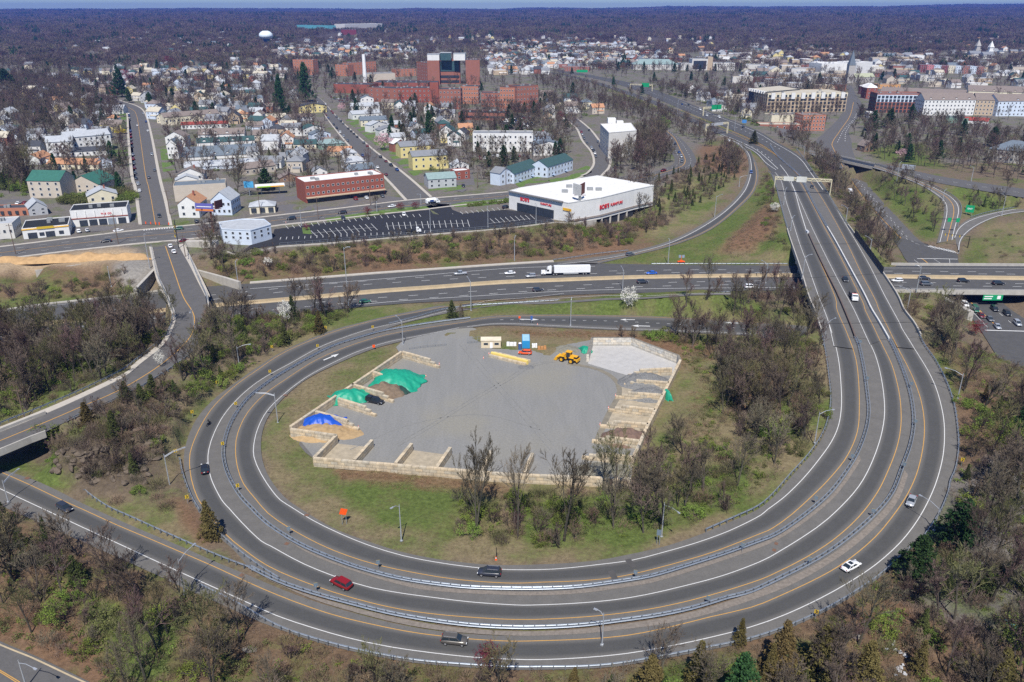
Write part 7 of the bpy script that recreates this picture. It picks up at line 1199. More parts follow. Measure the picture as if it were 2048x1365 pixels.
vs=[(math.cos(2*math.pi*i/n)*a*sc_,math.sin(2*math.pi*i/n)*a*sc_,b*h)for a,b in prof for i in range(n)];fs=[(q*n+(i+1)%n,q*n+i,(q+1)*n+i,(q+1)*n+(i+1)%n)for q in range(len(prof)-1)for i in range(n)];MB().add(vs,fs).build('tank',mat('tank_white',(.72,.8,.84),.5),r,True);MB().tube((0,0,0),(0,0,h*.5),8*sc_,7.5*sc_,20).build('pedestal',mat('pedestal_blue',(.1,.16,.26),.6),r)
B_('far_office','long teal glass office on the far slope',(594,57),(656,59),50,40,wall='teal',roofc='dark green');B_('far_factory','far white and grey block on the slope',(690,58),(765,56),49,60,wall='pale',roofc='white');B_('far_office','far dark red office below the white block',(683,70),(713,70),60,40,wall='dark red',roofc='dark');p=P(793,100);r=thing('red_tower','tiny far tower with a red conical cap','tower',p);h=height_at(p,88);MB().tube((0,0,0),(0,0,h*.6),4,4,10).build('tower',wm('brick'),r);MB().tube((0,0,h*.6),(0,0,h),6,.2,10).build('cap',wm('red'),r)
def free(x,y,r=0.):
 for q in BLOCK_BB:
  if q[0]-r<x<q[2]+r and q[1]-r<y<q[3]+r:
   if inpoly(np.array([x,x-r,x+r,x,x]),np.array([y,y,y,y-r,y+r]),q[4]).any():return False
 return True
def rebb():
 global BLOCK_BB
 BLOCK_BB=[(b[:,0].min(),b[:,1].min(),b[:,0].max(),b[:,1].max(),b)for b in(np.asarray(b)for b in BLOCK)]
rebb()
HR=random.Random(42);WALLS=['white','white','white','cream','pale blue','pale','grey','beige','white','yellow','brick','pale','tan'];ROOFS=['grey','pale grey','slate','brown','dark','pale grey','grey','tan','dark green','orange','brown']
HM={}
def proto_house(kind):
 if kind in HM:return HM[kind]
 L_,D_,h,rise,along=[(13,10,6.2,3.4,1),(9.5,12,6.4,3.6,0),(16,10,4.2,3.,1),(10,10,7.,3.,2),(22,13,6.5,0,3)][kind]
 F4=[(-L_/2,-D_/2),(L_/2,-D_/2),(L_/2,D_/2),(-L_/2,D_/2)];wb=MB().prism(F4,-2,h)
 if along==1:wb.add([(-L_/2,-D_/2,h),(-L_/2,D_/2,h),(-L_/2,0,h+rise-.2),(L_/2,-D_/2,h),(L_/2,D_/2,h),(L_/2,0,h+rise-.2)],[(1,0,2),(3,4,5)])
 if along==0:wb.add([(-L_/2,-D_/2,h),(L_/2,-D_/2,h),(0,-D_/2,h+rise-.2),(-L_/2,D_/2,h),(L_/2,D_/2,h),(0,D_/2,h+rise-.2)],[(0,1,2),(4,3,5)])
 wb.box((L_*.15,-D_/2-1.2,1.4),(L_*.45,2.4,2.8))
 V,Fs=gable(F4,h,rise,along)if along<2 else(hip(F4,h,rise)if along==2 else([(*q,h+.12)for q in F4]+[(*q,h+.02)for q in F4],[(0,1,2,3),(7,6,5,4)]));rb=MB().add(V,Fs);rb.add([(L_*.15-L_*.26,-D_/2-2.7,2.8),(L_*.15+L_*.26,-D_/2-2.7,2.8),(L_*.15+L_*.26,-D_/2,3.5),(L_*.15-L_*.26,-D_/2,3.5)],[(0,1,2,3)])
 if kind in(0,1):rb.box((L_*.2,0,h+rise),(.8,.8,1.6))
 wins=[];
 for fz in([1.6,4.6]if h>5 else[2.2]):
  for i in range(3 if L_<14 else 5):wins.append(((-L_/2+L_*(i+.5)/(3 if L_<14 else 5),-D_/2-.02-(0 if fz>3 or i==0 else 0),fz),0))
 w1=MB()
 HM[kind]=(wb,rb,wins,D_);return HM[kind]
HMESH={};FARM={}
HCOUNT=[0];LC={}
def far_house(x,y,kind,wc,rc_,rz,label,group,s=1.):
 k=(kind,wc,rc_)
 wb,rb,wins,D_=proto_house(kind)
 if k not in HMESH:HMESH[k]=(wb.mesh('wall',wm(wc)),rb.mesh('roof',rm(rc_)))
 if y>1380:
  c_,s_=math.cos(rz),math.sin(rz)
  for mb_,nm_ in((wb,'wall '+wc),(rb,'roof '+rc_)):
   FARM.setdefault(nm_,MB()).add([((v[0]*c_-v[1]*s_)*s+x,(v[0]*s_+v[1]*c_)*s+y,v[2]*s+gz(x,y))for v in mb_.v],mb_.f)
  return
 nm_='house'if kind!=4 else'flat_building';r=thing(nm_,label,'house'if kind!=4 else'building',(x,y,gz(x,y)),rz,group);r.scale=(s,s,s);ob('wall',HMESH[k][0],r);ob('roof',HMESH[k][1],r)
 if y<1150:
  for(p,a)in wins:ob('window',UNITF,r,p,a,(1.1,1,1.3))
 HCOUNT[0]+=1
RN=['on the wooded far left','near the left street','left of the hospital','behind the hospital','along the distant expressway','in the downtown rows','at the far right edge']
def region(px):return RN[min(6,int(px/293))]
def scatter_houses(poly,n,seed,grp,mind=17,maxtry=16000,flat=.0,lab='',big=1.):
 rr=random.Random(seed);pts=pts_of(poly);xs_=[p[0]for p in pts];ys_=[p[1]for p in pts];got=[];t=0
 while len(got)<n and t<maxtry:
  t+=1;px=rr.uniform(min(xs_),max(xs_));py=rr.uniform(min(ys_),max(ys_))
  if not inpoly(np.array([px]),np.array([py]),pts)[0]:continue
  x,y,z=P(px,py)
  if any((x-a)**2+(y-b)**2<mind*mind for a,b in got)or not free(x,y,8*big):continue
  got.append((x,y));kd=rr.choice([0,1,2,3,0,1])if rr.random()>flat else 4;wc,rc_=rr.choice(WALLS),rr.choice(ROOFS)
  if kd==4:rc_=rr.choice(['white','grey','pale grey','tan','brown']);wc=rr.choice(['white','pale','brick','tan','beige','concrete'])
  kn=(wc,rc_,kd==4,lab);LC[kn]=LC.get(kn,0)+1;lb_=f'{wc} {"flat building" if kd == 4 else "house"} with {rc_} roof {lab}'if LC[kn]==1 else f'{ordn(LC[kn] - 1)} {wc} {"flat building" if kd == 4 else "house"} with {rc_} roof {lab}'
  far_house(x,y,kd,wc,rc_,rr.choice([0,0,math.pi/2,.25,-.25,.1])+rr.uniform(-.08,.08),lb_,grp,rr.uniform(.9,1.2)*big)
  if y<1700:BLOCK.append(np.array([(x-7,y-6),(x+7,y-6),(x+7,y+6),(x-7,y+6)]))
 rebb()
scatter_houses('150,165 330,160 520,150 520,235 345,245 300,235 240,225 170,200',76,1,'houses in the streets behind the long street',13.5,lab='between long street and hospital')
scatter_houses('170,145 520,120 590,140 560,165 330,160 170,170',60,2,'houses on the rise at the upper left',17,lab='on the rise below the water tower')
scatter_houses('60,170 160,180 245,215 245,300 130,290 90,250',24,3,'houses among trees left of the long street',15,lab='among bare trees left of the long street');scatter_houses('0,230 90,230 90,330 0,330',10,4,'houses in the left woods',22,lab='in the woods at the left edge')
scatter_houses('0,130 160,140 160,175 0,210',9,5,'houses deep in the left woods',40,lab='deep in the left woods');scatter_houses('320,240 345,235 560,235 600,290 600,355 540,340 520,300 500,250 350,262',22,6,'houses between the rows and the diagonal street',13,lab='left of the diagonal street')
scatter_houses('760,215 900,225 930,260 940,300 890,300 830,250',16,7,'houses below the hospital',13,lab='below the hospital');scatter_houses('1080,195 1190,205 1200,240 1150,235 1100,260 1080,245',10,8,'houses right of the hospital',18,lab='right of the hospital')
scatter_houses('560,95 830,85 830,118 700,120 560,118',200,9,'far pale houses',16,lab='far left of the hospital tower');scatter_houses('960,85 1260,88 1300,130 1100,150 980,150',520,10,'far pale houses',14,lab='far right of the hospital tower',flat=.08)
scatter_houses('280,66 1560,58 1560,84 600,92 280,100',170,18,'far pale houses',30,lab='far off in the woods')
scatter_houses('1260,88 1530,90 1700,100 1700,125 1480,130 1280,128',80,11,'downtown background buildings',20,flat=.5,lab='in the downtown background',big=1.15);scatter_houses('1360,180 1500,190 1500,240 1440,225 1380,200',16,12,'houses right of the expressway',18,lab='beside the northbound expressway')
scatter_houses('1480,145 1700,150 1720,170 1680,185 1480,178',24,13,'downtown roofs',19,flat=.7,lab='among the low downtown roofs',big=1.2);scatter_houses('1740,110 2040,120 2040,182 1760,170',60,14,'houses right of the stone church',18,flat=.35,lab='right of the stone church',big=1.1)
scatter_houses('1500,122 1840,120 1840,150 1500,146',26,15,'downtown back rows',24,flat=.8,lab='in the back rows of the downtown',big=1.3);scatter_houses('1800,60 2048,80 2048,112 1850,112',50,16,'far houses at the upper right',30,lab='on the far hillside at the upper right')
scatter_houses('100,80 560,72 560,112 120,105',45,17,'far houses at the upper left',60,lab='far off in the upper left woods')
lot_cars([(655,194),(735,191),(742,201),(690,209)],12,4,'the hospital car park',21,.85);lot_cars([(992,236),(1060,233),(1068,254),(1012,260)],11,6,'the car park below the hospital',22,.8);lot_cars([(4,402),(56,400),(58,416),(4,420)],4,1,'the car park by the green-roofed flats',23,.9)
lot_cars([(1218,302),(1288,300),(1296,314),(1228,316)],9,2,'the car park of the white block',24,.8);lot_cars([(600,412),(640,408),(760,396),(700,400)],1,1,'the strip',25,0);lot_cars([(690,399),(765,392),(775,396),(700,404)],7,1,'the bays before the red brick strip',26,.6)
lot_cars([(385,444),(425,440),(430,444),(388,448)],3,1,'the corner lot',27,.9);lot_cars([(562,148),(636,151),(636,158),(562,156)],12,2,'the car park of the brick flats',28,.7);lot_cars([(148,464),(182,460),(184,465),(150,469)],2,1,'the tyre shop forecourt',29,1.)
lot_cars([(455,232),(500,230),(505,245),(470,250)],6,2,'the yard at the end of the rows',30,.8);lot_cars([(955,313),(1060,312),(1062,320),(957,321)],12,2,'the car park under the white apartment house',31,.6)
for px,cl,l in(((1192,430-0),'black',''),):pass
for px,hd,cl,kd,l in(((808,431),(808,436),'white','sedan','white sedan in the top row of bays of the parking lot'),((687,440),(690,443),'dark','suv','dark car in the upper left bays of the parking lot'),((1012,417),(1020,415),'black','suv','black SUV at the store corner in the parking lot')):car(kd,cl,px,l,head=hd,zf=z_town)
fm=MB();mats_=[]
for nm_,mb_ in FARM.items():
 mats_.append(wm(nm_[5:])if nm_[0]=='w'else rm(nm_[5:]));fm.add(mb_.v,mb_.f,len(mats_)-1)
tag(fm.build('distant_houses',mats_),'hundreds of tiny far-off houses scattered through the woods towards the horizon','houses',kind='stuff')
print('houses',HCOUNT[0],'objects',len(bpy.data.objects))
def vm(n,c,ov=.25,var=.2,scale=.7):return mat(n,c,.95,var=var,scale=scale,objvar=ov,spec=.1)
M_bark=vm('bark',(.08,.07,.055),.4);M_twig=vm('twigs',(.13,.106,.078),.4);M_twigp=vm('twigs_purple',(.12,.085,.072),.35);M_twigg=vm('twigs_olive',(.13,.118,.058),.35)
M_g1=vm('leaf_spring',(.13,.175,.035));M_g2=vm('leaf_olive',(.105,.115,.04));M_bb=vm('bush_brown',(.18,.13,.09));M_ced=vm('cedar',(.06,.075,.025),.3);M_cedb=vm('cedar_brown',(.105,.085,.032),.25);M_pine=vm('pine',(.03,.065,.022),.25)
M_pink=vm('blossom_pink',(.62,.40,.43),.1);M_wbl=vm('blossom_white',(.72,.70,.62),.08);M_redl2=vm('maple_red',(.15,.028,.04),.15);M_yfl=vm('forsythia',(.55,.45,.03),.1)
def rperp(d,r_):
 v=Vector((r_.gauss(0,1),r_.gauss(0,1),r_.gauss(0,1)));v=v-d*v.dot(d);return v.normalized()if v.length>1e-4 else Vector((1,0,0))
def blade(mb,p,d,L_,w_,r_,mi=0):
 s=rperp(d,r_)*w_;q=p+d*L_;mb.v+=[tuple(p-s),tuple(p+s),tuple(q)];k=len(mb.v);mb.f.append((k-3,k-2,k-1));mb.m.append(mi)
def bare_tree(seed,Ht=14.,nl=(10,6,6,6),tw=.035,spread=.75,stems=1,low=.28):
 r_=random.Random(seed);T,C=MB(),MB()
 def grow(p,d,L_,r0,lv):
  n=len(nl)
  if lv>=n:blade(C,p,d,L_,tw,r_);return
  segs=4 if lv==0 else 2;pts=[p];q=p;dd=d.copy()
  for i in range(segs):dd=(dd+rperp(dd,r_)*(.1 if lv==0 else.22)+Vector((0,0,.12 if lv else 0))).normalized();q=q+dd*L_/segs;pts.append(q)
  if lv<3:
   for i in range(segs):(T if lv<2 else C).tube(pts[i],pts[i+1],r0*(1-.75*i/segs),r0*(1-.75*(i+1)/segs),(6,4,3)[lv])
  else:
   blade(C,p,(pts[-1]-p).normalized(),L_,tw*1.6,r_)
  for k in range(nl[lv]):
   t=(low if lv==0 else.22)+(1-(low if lv==0 else.22))*(k+r_.random())/nl[lv];f=min(segs-1e-3,t*segs);i=int(f);b=pts[i].lerp(pts[i+1],f-i);ax=(pts[i+1]-pts[i]).normalized();a=r_.uniform(.45,.95)*(1.1-.45*t);s=rperp(ax,r_);cd=(ax*math.cos(a)+s*math.sin(a)*(spread/.75)+Vector((0,0,.12))).normalized()
   cl=L_*(.74 if lv==0 else.6)*(1.05-.55*t)*r_.uniform(.75,1.15);grow(b,cd,cl,r0*.42*(1.1-.6*t),lv+1)
 for k in range(stems):a=r_.uniform(0,6.28);grow(Vector((math.cos(a)*.3*(stems>1),math.sin(a)*.3*(stems>1),-.3)),Vector((math.cos(a)*.22*(stems>1),math.sin(a)*.22*(stems>1),1)).normalized(),Ht*.78*(1 if stems==1 else r_.uniform(.75,1)),Ht*.014+.04,0)
 return T,C
def leaves(mb,pts,n,rad,size,r_,mi=0,flat=.0):
 for c in pts:
  for _ in range(n):
   v=Vector((r_.gauss(0,1),r_.gauss(0,1),r_.gauss(0,.8)));v=v.normalized()*rad*r_.random()**.5;p=Vector(c)+v;a=Vector((r_.gauss(0,1),r_.gauss(0,1),r_.gauss(0,1))).normalized();b=rperp(a,r_);s=size*r_.uniform(.6,1.3);k=len(mb.v)
   mb.v+=[tuple(p-a*s),tuple(p+b*s*.6),tuple(p+a*s),tuple(p-b*s*.6)];mb.f.append((k,k+1,k+2,k+3));mb.m.append(mi)
def shrub(seed,Rr=2.,Ht=2.4,n=32,ln=34,size=.12):
 r_=random.Random(seed);T,C=MB(),MB();pts=[]
 for _ in range(n):
  a=r_.uniform(0,6.28);q=r_.random()**.5;z=Ht*r_.uniform(.18,.95)*(1-.45*q*q);pts.append((math.cos(a)*Rr*q,math.sin(a)*Rr*q,z))
 for c in pts[:14]:T.tube((0,0,-.1),c,.05,.015,3)
 leaves(C,pts,ln,Rr*.3,size,r_);return T,C
def brush(seed,Rr=1.8,Ht=2.6,n=420,w_=.03):
 r_=random.Random(seed);C=MB()
 for _ in range(n):
  a=r_.uniform(0,6.28);q=r_.random()**.6;p=Vector((math.cos(a)*Rr*q,math.sin(a)*Rr*q,Ht*r_.random()**1.3*.7));d=Vector((math.cos(a)*q*.8+r_.gauss(0,.4),math.sin(a)*q*.8+r_.gauss(0,.4),1.)).normalized();blade(C,p,d,Ht*r_.uniform(.2,.45),w_,r_)
 return C
def conifer(seed,Ht=8.,Rr=2.2,n=230,ln=20,size=.13,pw=.9,base=.06,irr=.25):
 r_=random.Random(seed);T,C=MB(),MB();T.tube((0,0,-.2),(0,0,Ht*.95),.04+Ht*.018,.03,6);pts=[]
 for i in range(n):
  t=base+(1-base)*(i/n)**1.15;rad=Rr*(1-t)**pw*(1+irr*math.sin(i*2.4+seed)+r_.uniform(-.15,.15));a=i*2.399+r_.uniform(-.4,.4);q=r_.uniform(.55,1.)if r_.random()<.75 else r_.uniform(.1,.6);p=(math.cos(a)*rad*q,math.sin(a)*rad*q,t*Ht-.12*rad*q);pts.append(p)
  if i%4==0:T.tube((0,0,p[2]+.2),p,.035,.01,3)
 leaves(C,pts,ln,max(.26,Rr*.15),size,r_);return T,C
SP={}
def species(kind,var,T,C,mt,mc,nm=('trunk','crown')):
 SP.setdefault(kind,[]).append((T.mesh(nm[0],mt)if T else None,C.mesh(nm[1],mc)))
for i in range(4):T,C=bare_tree(i,14,stems=1 if i<3 else 2);species('bare',i,T,C,M_bark,(M_twig,M_twigp,M_twigg,M_twig)[i])
for i in range(3):T,C=bare_tree(20+i,14,(8,5,5,4),.07);species('baremid',i,T,C,M_bark,(M_twig,M_twigp,M_twig)[i])
for i in range(3):T,C=bare_tree(30+i,7,(6,5,5,4),.035,stems=3,low=.1);species('sapling',i,T,C,M_bark,(M_bb,M_twig,M_twigp)[i])
for i in range(3):T,C=shrub(i);species('gshrub',i,T,C,M_bark,(M_g1,M_g2,M_g1)[i])
for i in range(3):species('bbush',i,None,brush(i),None,(M_bb,M_twig,M_twigg)[i])
for i in range(3):T,C=conifer(i);species('cedar',i,T,C,M_bark,M_ced)
for i in range(2):T,C=conifer(5+i,n=280);species('cedarb',i,T,C,M_bark,M_cedb)
for i in range(3):T,C=conifer(9+i,14,4.2,230,22,.26,.6,.16,.45);species('pine',i,T,C,M_bark,M_pine)
def leaftree(seed,m,kind,Ht=8.,Rr=3.6):
 r_=random.Random(seed);T,C0=bare_tree(seed,Ht,(9,5,3),.03);pts=[]
 for _ in range(90):
  v=Vector((r_.gauss(0,1),r_.gauss(0,1),r_.gauss(0,1))).normalized()*r_.random()**.4;pts.append((v.x*Rr,v.y*Rr,Ht*.58+v.z*Ht*.4))
 C=MB();C.add(C0.v,C0.f,1);leaves(C,pts,18,.75,.17,r_,0);species(kind,0,T,C,M_bark,[m,M_twig])
leaftree(1,M_pink,'pink');leaftree(2,M_wbl,'whitebl');leaftree(3,M_redl2,'redtree');leaftree(4,M_yfl,'yellowbush',3,1.8);leaftree(6,M_g1,'greentree',8,3)
HT={'bare':14,'baremid':14,'sapling':7,'gshrub':2.4,'bbush':2.6,'cedar':8,'cedarb':8,'pine':14,'pink':8,'whitebl':8,'redtree':8,'yellowbush':3,'greentree':8}
NMK={'bare':('bare_tree','tree'),'baremid':('bare_tree','tree'),'sapling':('sapling','tree'),'gshrub':('green_shrub','shrub'),'bbush':('bare_bush','bush'),'cedar':('cedar_tree','tree'),'cedarb':('cedar_tree','tree'),'pine':('pine_tree','tree'),'pink':('blossom_tree','tree'),'whitebl':('blossom_tree','tree'),'redtree':('red_maple','tree'),'yellowbush':('forsythia','bush'),'greentree':('spring_tree','tree')}
TR=random.Random(11)
def plant(kind,x,y,h,label,group=None,var=None,wide=1.,z=None):
 v=SP[kind][var if var is not None else TR.randrange(len(SP[kind]))];s=h/HT[kind];nm,ct=NMK[kind];r=thing(nm,label,ct,(x,y,gz(x,y)if z is None else z),TR.uniform(0,6.28),group);r.scale=(s*wide,s*wide,s)
 if v[0]:ob('trunk',v[0],r)
 ob('crown',v[1],r)
 return r
def single(kind,base,top,label,wide=1.,var=None):
 p=P(*base);plant(kind,p[0],p[1],max(1.5,height_at(p,top)),label,wide=wide,var=var)
for a in[('cedarb',(421,1078),1003,'lone brown-green cedar between the two ramps at lower left',1.15),('whitebl',(1258,617),573,'white blossoming tree between the interstate and the inner ramp',.9),('whitebl',(571,648),598,'slim white blossoming tree in the thicket left of the loop',.55),('pink',(770,301),265,'big pink magnolia beside the diagonal street',1.25),('pink',(683,224),205,'small pink tree at the hospital car park',1.1),('pink',(1805,320),297,'pale pink spreading tree on the park lawn',1.5),('pink',(508,192),178,'pale pink tree among the houses left of the conifers',1.),('whitebl',(537,534),514,'small white blossoming shrub on the bank below the white shop building',1.),('whitebl',(322,735),700,'thin white blossoms beside the curving road',.6),('whitebl',(1548,425),404,'small white blossoming shrub on the rusty slope by the expressway',1.),('redtree',(975,1345),1286,'crimson budding maple at the bottom edge',.8),('redtree',(1950,672),640,'dark red tree beside the sunken avenue',1.2),('redtree',(1121,243),222,'red tree at the top of the curved street',1.),('redtree',(258,172),140,'purple-red maple near the top of the long street',1.2),('redtree',(338,134),112,'purple-red tree on the upper left rise',1.2),('redtree',(600,455),452,'x',1.)if 0 else('redtree',(613,462),447,'small dark red tree on the island in the parking lot',1.1),('redtree',(735,430),413,'dark red crabapple, left one on the planted island',1.2),('redtree',(801,421),405,'dark red crabapple, middle one on the planted island',1.3),('redtree',(831,419),403,'dark red crabapple, right one on the planted island',1.3),('cedar',(904,638),601,'small round dark tree on the grass between the ramps',1.4),('sapling',(918,638),606,'little bare tree beside the small round dark tree',1.),('cedar',(571,691),648,'dark cedar at the edge of the thicket below the white blossoms',1.2),('cedarb',(640,667),622,'brown pointed cedar at the end of the thicket',1.1),('cedar',(586,640),592,'upright dark cedar beside the slim white blossoms',1.),('cedar',(243,333),301,'blue-green spruce by the long street',1.),('pine',(532,382),338,'big dark green conifer right of the rows',1.6),('pine',(612,205),126,'tallest dark conifer left of the hospital',.8),('pine',(562,222),150,'dark conifer left of the tallest one',.7),('pine',(245,195),138,'broad dark conifer clump at the head of the long street',1.2),('pine',(15,182),138,'very dark spreading pine at the left edge',1.6),('pine',(858,282),222,'dark green pine below the hospital',.9),('pine',(822,222),195,'dark pine in front of the hospital wing',1.2),('cedar',(807,275),248,'round dark shrub-like evergreen among the white houses',1.9),('pine',(1745,262),222,'left of the big park pines',1.5),('pine',(1778,256),218,'middle one of the big park pines',1.4),('pine',(1820,244),210,'right of the big park pines',1.2),('pine',(1875,318),280,'dark pine behind the pink park tree',1.2),('pine',(1983,292),254,'dark pine beside the stone mansion',1.4),('cedar',(1507,288),262,'dark rounded evergreen at the tip of the expressway grass',1.7),('pine',(1915,1100),1003,'large dark green pine in the right woods, upper of two',1.3),('pine',(1830,1160),1073,'large dark green pine in the right woods, lower of two',1.4),('cedarb',(1480,1290),1238,'small yellow-green cedar at the bottom guardrail',1.),('cedarb',(1560,1350),1245,'tall bronze cedar at the bottom right, fifth from the right edge',1.2),('cedarb',(1395,1375),1285,'bronze cedar near the bottom edge beside bare trunks',1.1),('cedarb',(1300,1385),1312,'broad bronze cedar at the bottom edge',1.6),('cedarb',(1640,1360),1255,'broad dark bronze cedar next to the tall one',1.7),('cedarb',(1730,1365),1285,'dark cedar left of the white rubbish',1.5),('cedarb',(1990,1390),1300,'bronze cedar in the bottom right corner',1.4),('cedar',(1960,1190),1130,'olive cedar at the right edge',1.6),('cedar',(253,800),763,'left of the three green pines by the curving road',1.6),('cedar',(284,806),768,'middle of the three green pines by the curving road',1.5),('cedar',(308,792),750,'right of the three green pines by the curving road',1.6),('cedarb',(178,862),806,'brown-green cedar on top of the rocky knob',1.5),('cedar',(232,880),822,'green cedar in the middle of the rocky knob',1.1),('greentree',(98,900),846,'pale green feathery tree at the bridge end',1.2),('cedar',(155,1168),1112,'dark green cedar standing alone between the lower left woods and outer ramp',1.2),('cedar',(40,1095),1050,'dark green cedar at the left edge below the outer ramp',1.2),('cedar',(97,1095),1035,'slender green cedar next to the bare tree over the ramp',.8),('cedar',(18,662),632,'pointed spruce at the left edge before the interstate',1.),('yellowbush',(1707,163),152,'bright yellow bush at the church',2.),('yellowbush',(242,268),259,'yellow bush beside the long street',2.),('yellowbush',(1232,266),232,'x',1.)if 0 else('greentree',(1325,270),232,'olive-yellow budding tree behind the white modern block',1.1),('bare',(950,1065),876,'tall dense bare tree standing before the yard wall',.65),('bare',(1035,1075),898,'thin tall bare tree in front of the fifth low divider',.6),('bare',(1128,1082),892,'wide forked bare tree before the yard wall',.85),('bare',(1228,1020),872,'bare tree in front of the greenish stone heap',.8),('bare',(1330,1050),905,'broad bare tree at the lower right of the yard',1.),('bare',(157,1112),1005,'bare tree overhanging the left end of the outer ramp',1.1),('bare',(365,1210),1110,'bare tree around the leaning lamp',1.),('bare',(750,418),389,'bare tree on the planted island',1.1),('bare',(1002,300),255,'bare tree by the white apartment house',1.),('bare',(475,395),318,'big bare tree behind the beige building',1.1)]:
 single(a[0],a[1],a[2],a[3],a[4])
RX0,RY0,RS=-1700.,50.,2.;RW,RH=1700,1200;OCC=np.zeros((RH,RW),bool)
def occ(poly):
 poly=np.asarray(poly)[:,:2];x0,y0=poly.min(0);x1,y1=poly.max(0);a,b,c,d=int((x0-RX0)/RS)-1,int((x1-RX0)/RS)+2,int((y0-RY0)/RS)-1,int((y1-RY0)/RS)+2;a,b,c,d=max(0,a),min(RW,b),max(0,c),min(RH,d)
 if a>=b or c>=d:return
 gx,gy=np.meshgrid(RX0+(np.arange(a,b)+.5)*RS,RY0+(np.arange(c,d)+.5)*RS);OCC[c:d,a:b]|=inpoly(gx,gy,poly)
for b in BLOCK:occ(b)
def blocked(x,y):
 i=((y-RY0)/RS).astype(int);j=((x-RX0)/RS).astype(int);ok=(i>=0)&(i<RH)&(j>=0)&(j<RW);return np.where(ok,OCC[np.clip(i,0,RH-1),np.clip(j,0,RW-1)],False)
def to_px(x,y,z):
 d=y*cP+(H-z)*sP;return 1024+F*x/d,682.5-F*(y*sP-(H-z)*cP)/d
CAND={k:[]for k in HT}
def wood(poly,spacing,mix,label,group,hs=1.,seed=0):
 r_=random.Random(seed);pp=[P(*q)for q in pts_of(poly)];xs_=[q[0]for q in pp];ys_=[q[1]for q in pp];nx=int((max(xs_)-min(xs_))/spacing)+1;ny=int((max(ys_)-min(ys_))/spacing)+1
 gx=np.array([min(xs_)+(i+r_.random())*spacing for j in range(ny)for i in range(nx)]);gy=np.array([min(ys_)+(j+r_.random())*spacing for j in range(ny)for i in range(nx)]);m=inpoly(gx,gy,pp)&~blocked(gx,gy);ks=[k for k,v in mix.items()];ws=list(mix.values())
 for x,y in zip(gx[m],gy[m]):
  k=r_.choices(ks,ws)[0];b={'bare':(11,17),'baremid':(11,17),'sapling':(4.5,8),'gshrub':(1.8,3.6),'bbush':(1.8,3.6),'cedar':(3.5,7),'cedarb':(4,8),'pine':(9,15),'greentree':(5,8)}[k];CAND[k].append((float(x),float(y),r_.uniform(*b)*hs,label,group))
wood('-60,672 60,662 190,648 300,655 342,650 342,690 275,728 160,780 0,846 -60,870',3.9,{'bare':5.6,'sapling':2.5,'gshrub':3.2,'bbush':2.5},'in the wood between the interstate and the left road','trees of the left wood',1.08,seed=1)
wood('422,618 520,612 640,600 700,612 690,640 600,672 545,700 470,748 430,790 385,790 345,745 400,705',3.6,{'bare':1.2,'sapling':2.,'gshrub':5,'bbush':2,'cedar':.4},'in the thicket between the left bridge and the loop','plants of the thicket left of the loop',seed=2)
wood('95,880 200,815 350,770 395,800 330,850 320,920 260,960 190,965 110,930',2.9,{'sapling':3,'bbush':5,'gshrub':1.4,'cedar':.5},'on the rocky knob','plants on the rocky knob',seed=3);wood('100,905 200,840 340,830 330,900 300,950 190,965',4.2,{'bbush':3,'sapling':1,'gshrub':.8},'among the rocks of the knob','plants among the knob rocks',.8,seed=33);wood('1180,1352 1300,1345 1300,1362 1180,1370',4,{'bare':1},'at the bottom edge by the lamp','bottom edge trees',.95,seed=34);wood('230,960 330,940 370,1010 400,1075 330,1060 230,1010',5.5,{'bbush':2,'gshrub':1},'on the leafy slope left of the loop','bushes on the leafy slope',seed=4)
wood('-60,1020 20,1030 92,1078 237,1155 376,1225 500,1285 639,1330 820,1372 980,1385 1040,1420 900,1500 300,1500 235,1395 150,1340 60,1305 0,1275 -60,1250',4.2,{'bare':2.6,'sapling':3,'gshrub':2.6,'bbush':3.6,'cedar':.25,'greentree':.25},'in the lower left woods','trees of the lower left woods',.92,seed=5)
wood('1040,1380 1237,1380 1404,1352 1583,1318 1695,1268 1730,1245 1800,1200 1880,1120 1915,1040 1930,950 1930,860 1905,770 1900,745 1935,760 1970,790 2120,790 2150,1500 1040,1500',4.4,{'bare':2.6,'sapling':2.6,'gshrub':3.2,'bbush':3.,'cedar':.8,'cedarb':.9,'pine':.15,'greentree':.3},'in the woods outside the right of the loop','trees of the right woods',.95,seed=6)
wood('1845,672 1870,655 1905,665 1925,710 1935,760 1895,735',4.,{'bare':3,'sapling':2,'gshrub':1,'bbush':2},'between the right curve and the sunken avenue','trees by the sunken avenue',seed=7)
wood('1330,662 1480,690 1560,684 1625,655 1640,720 1650,800 1645,850 1600,915 1555,950 1500,900 1460,860 1430,800 1440,740 1400,700 1330,690',3.9,{'bare':3.8,'sapling':3,'gshrub':1.8,'bbush':3.2},'in the wood inside the right of the loop','trees inside the loop',.95,seed=8)
wood('1180,985 1300,930 1380,890 1470,890 1540,960 1440,1035 1300,1070 1150,1092 1060,1095 1090,1040',4.5,{'bare':2.,'sapling':2.4,'gshrub':3.4,'bbush':2.6},'in the lower wood inside the loop','trees inside the loop',.9,seed=9);wood('905,1000 1060,990 1180,985 1090,1095 1000,1098 910,1075',3.6,{'sapling':2.2,'gshrub':3.2,'bbush':3.6},'in the thicket before the yard wall','trees inside the loop',.85,seed=10)
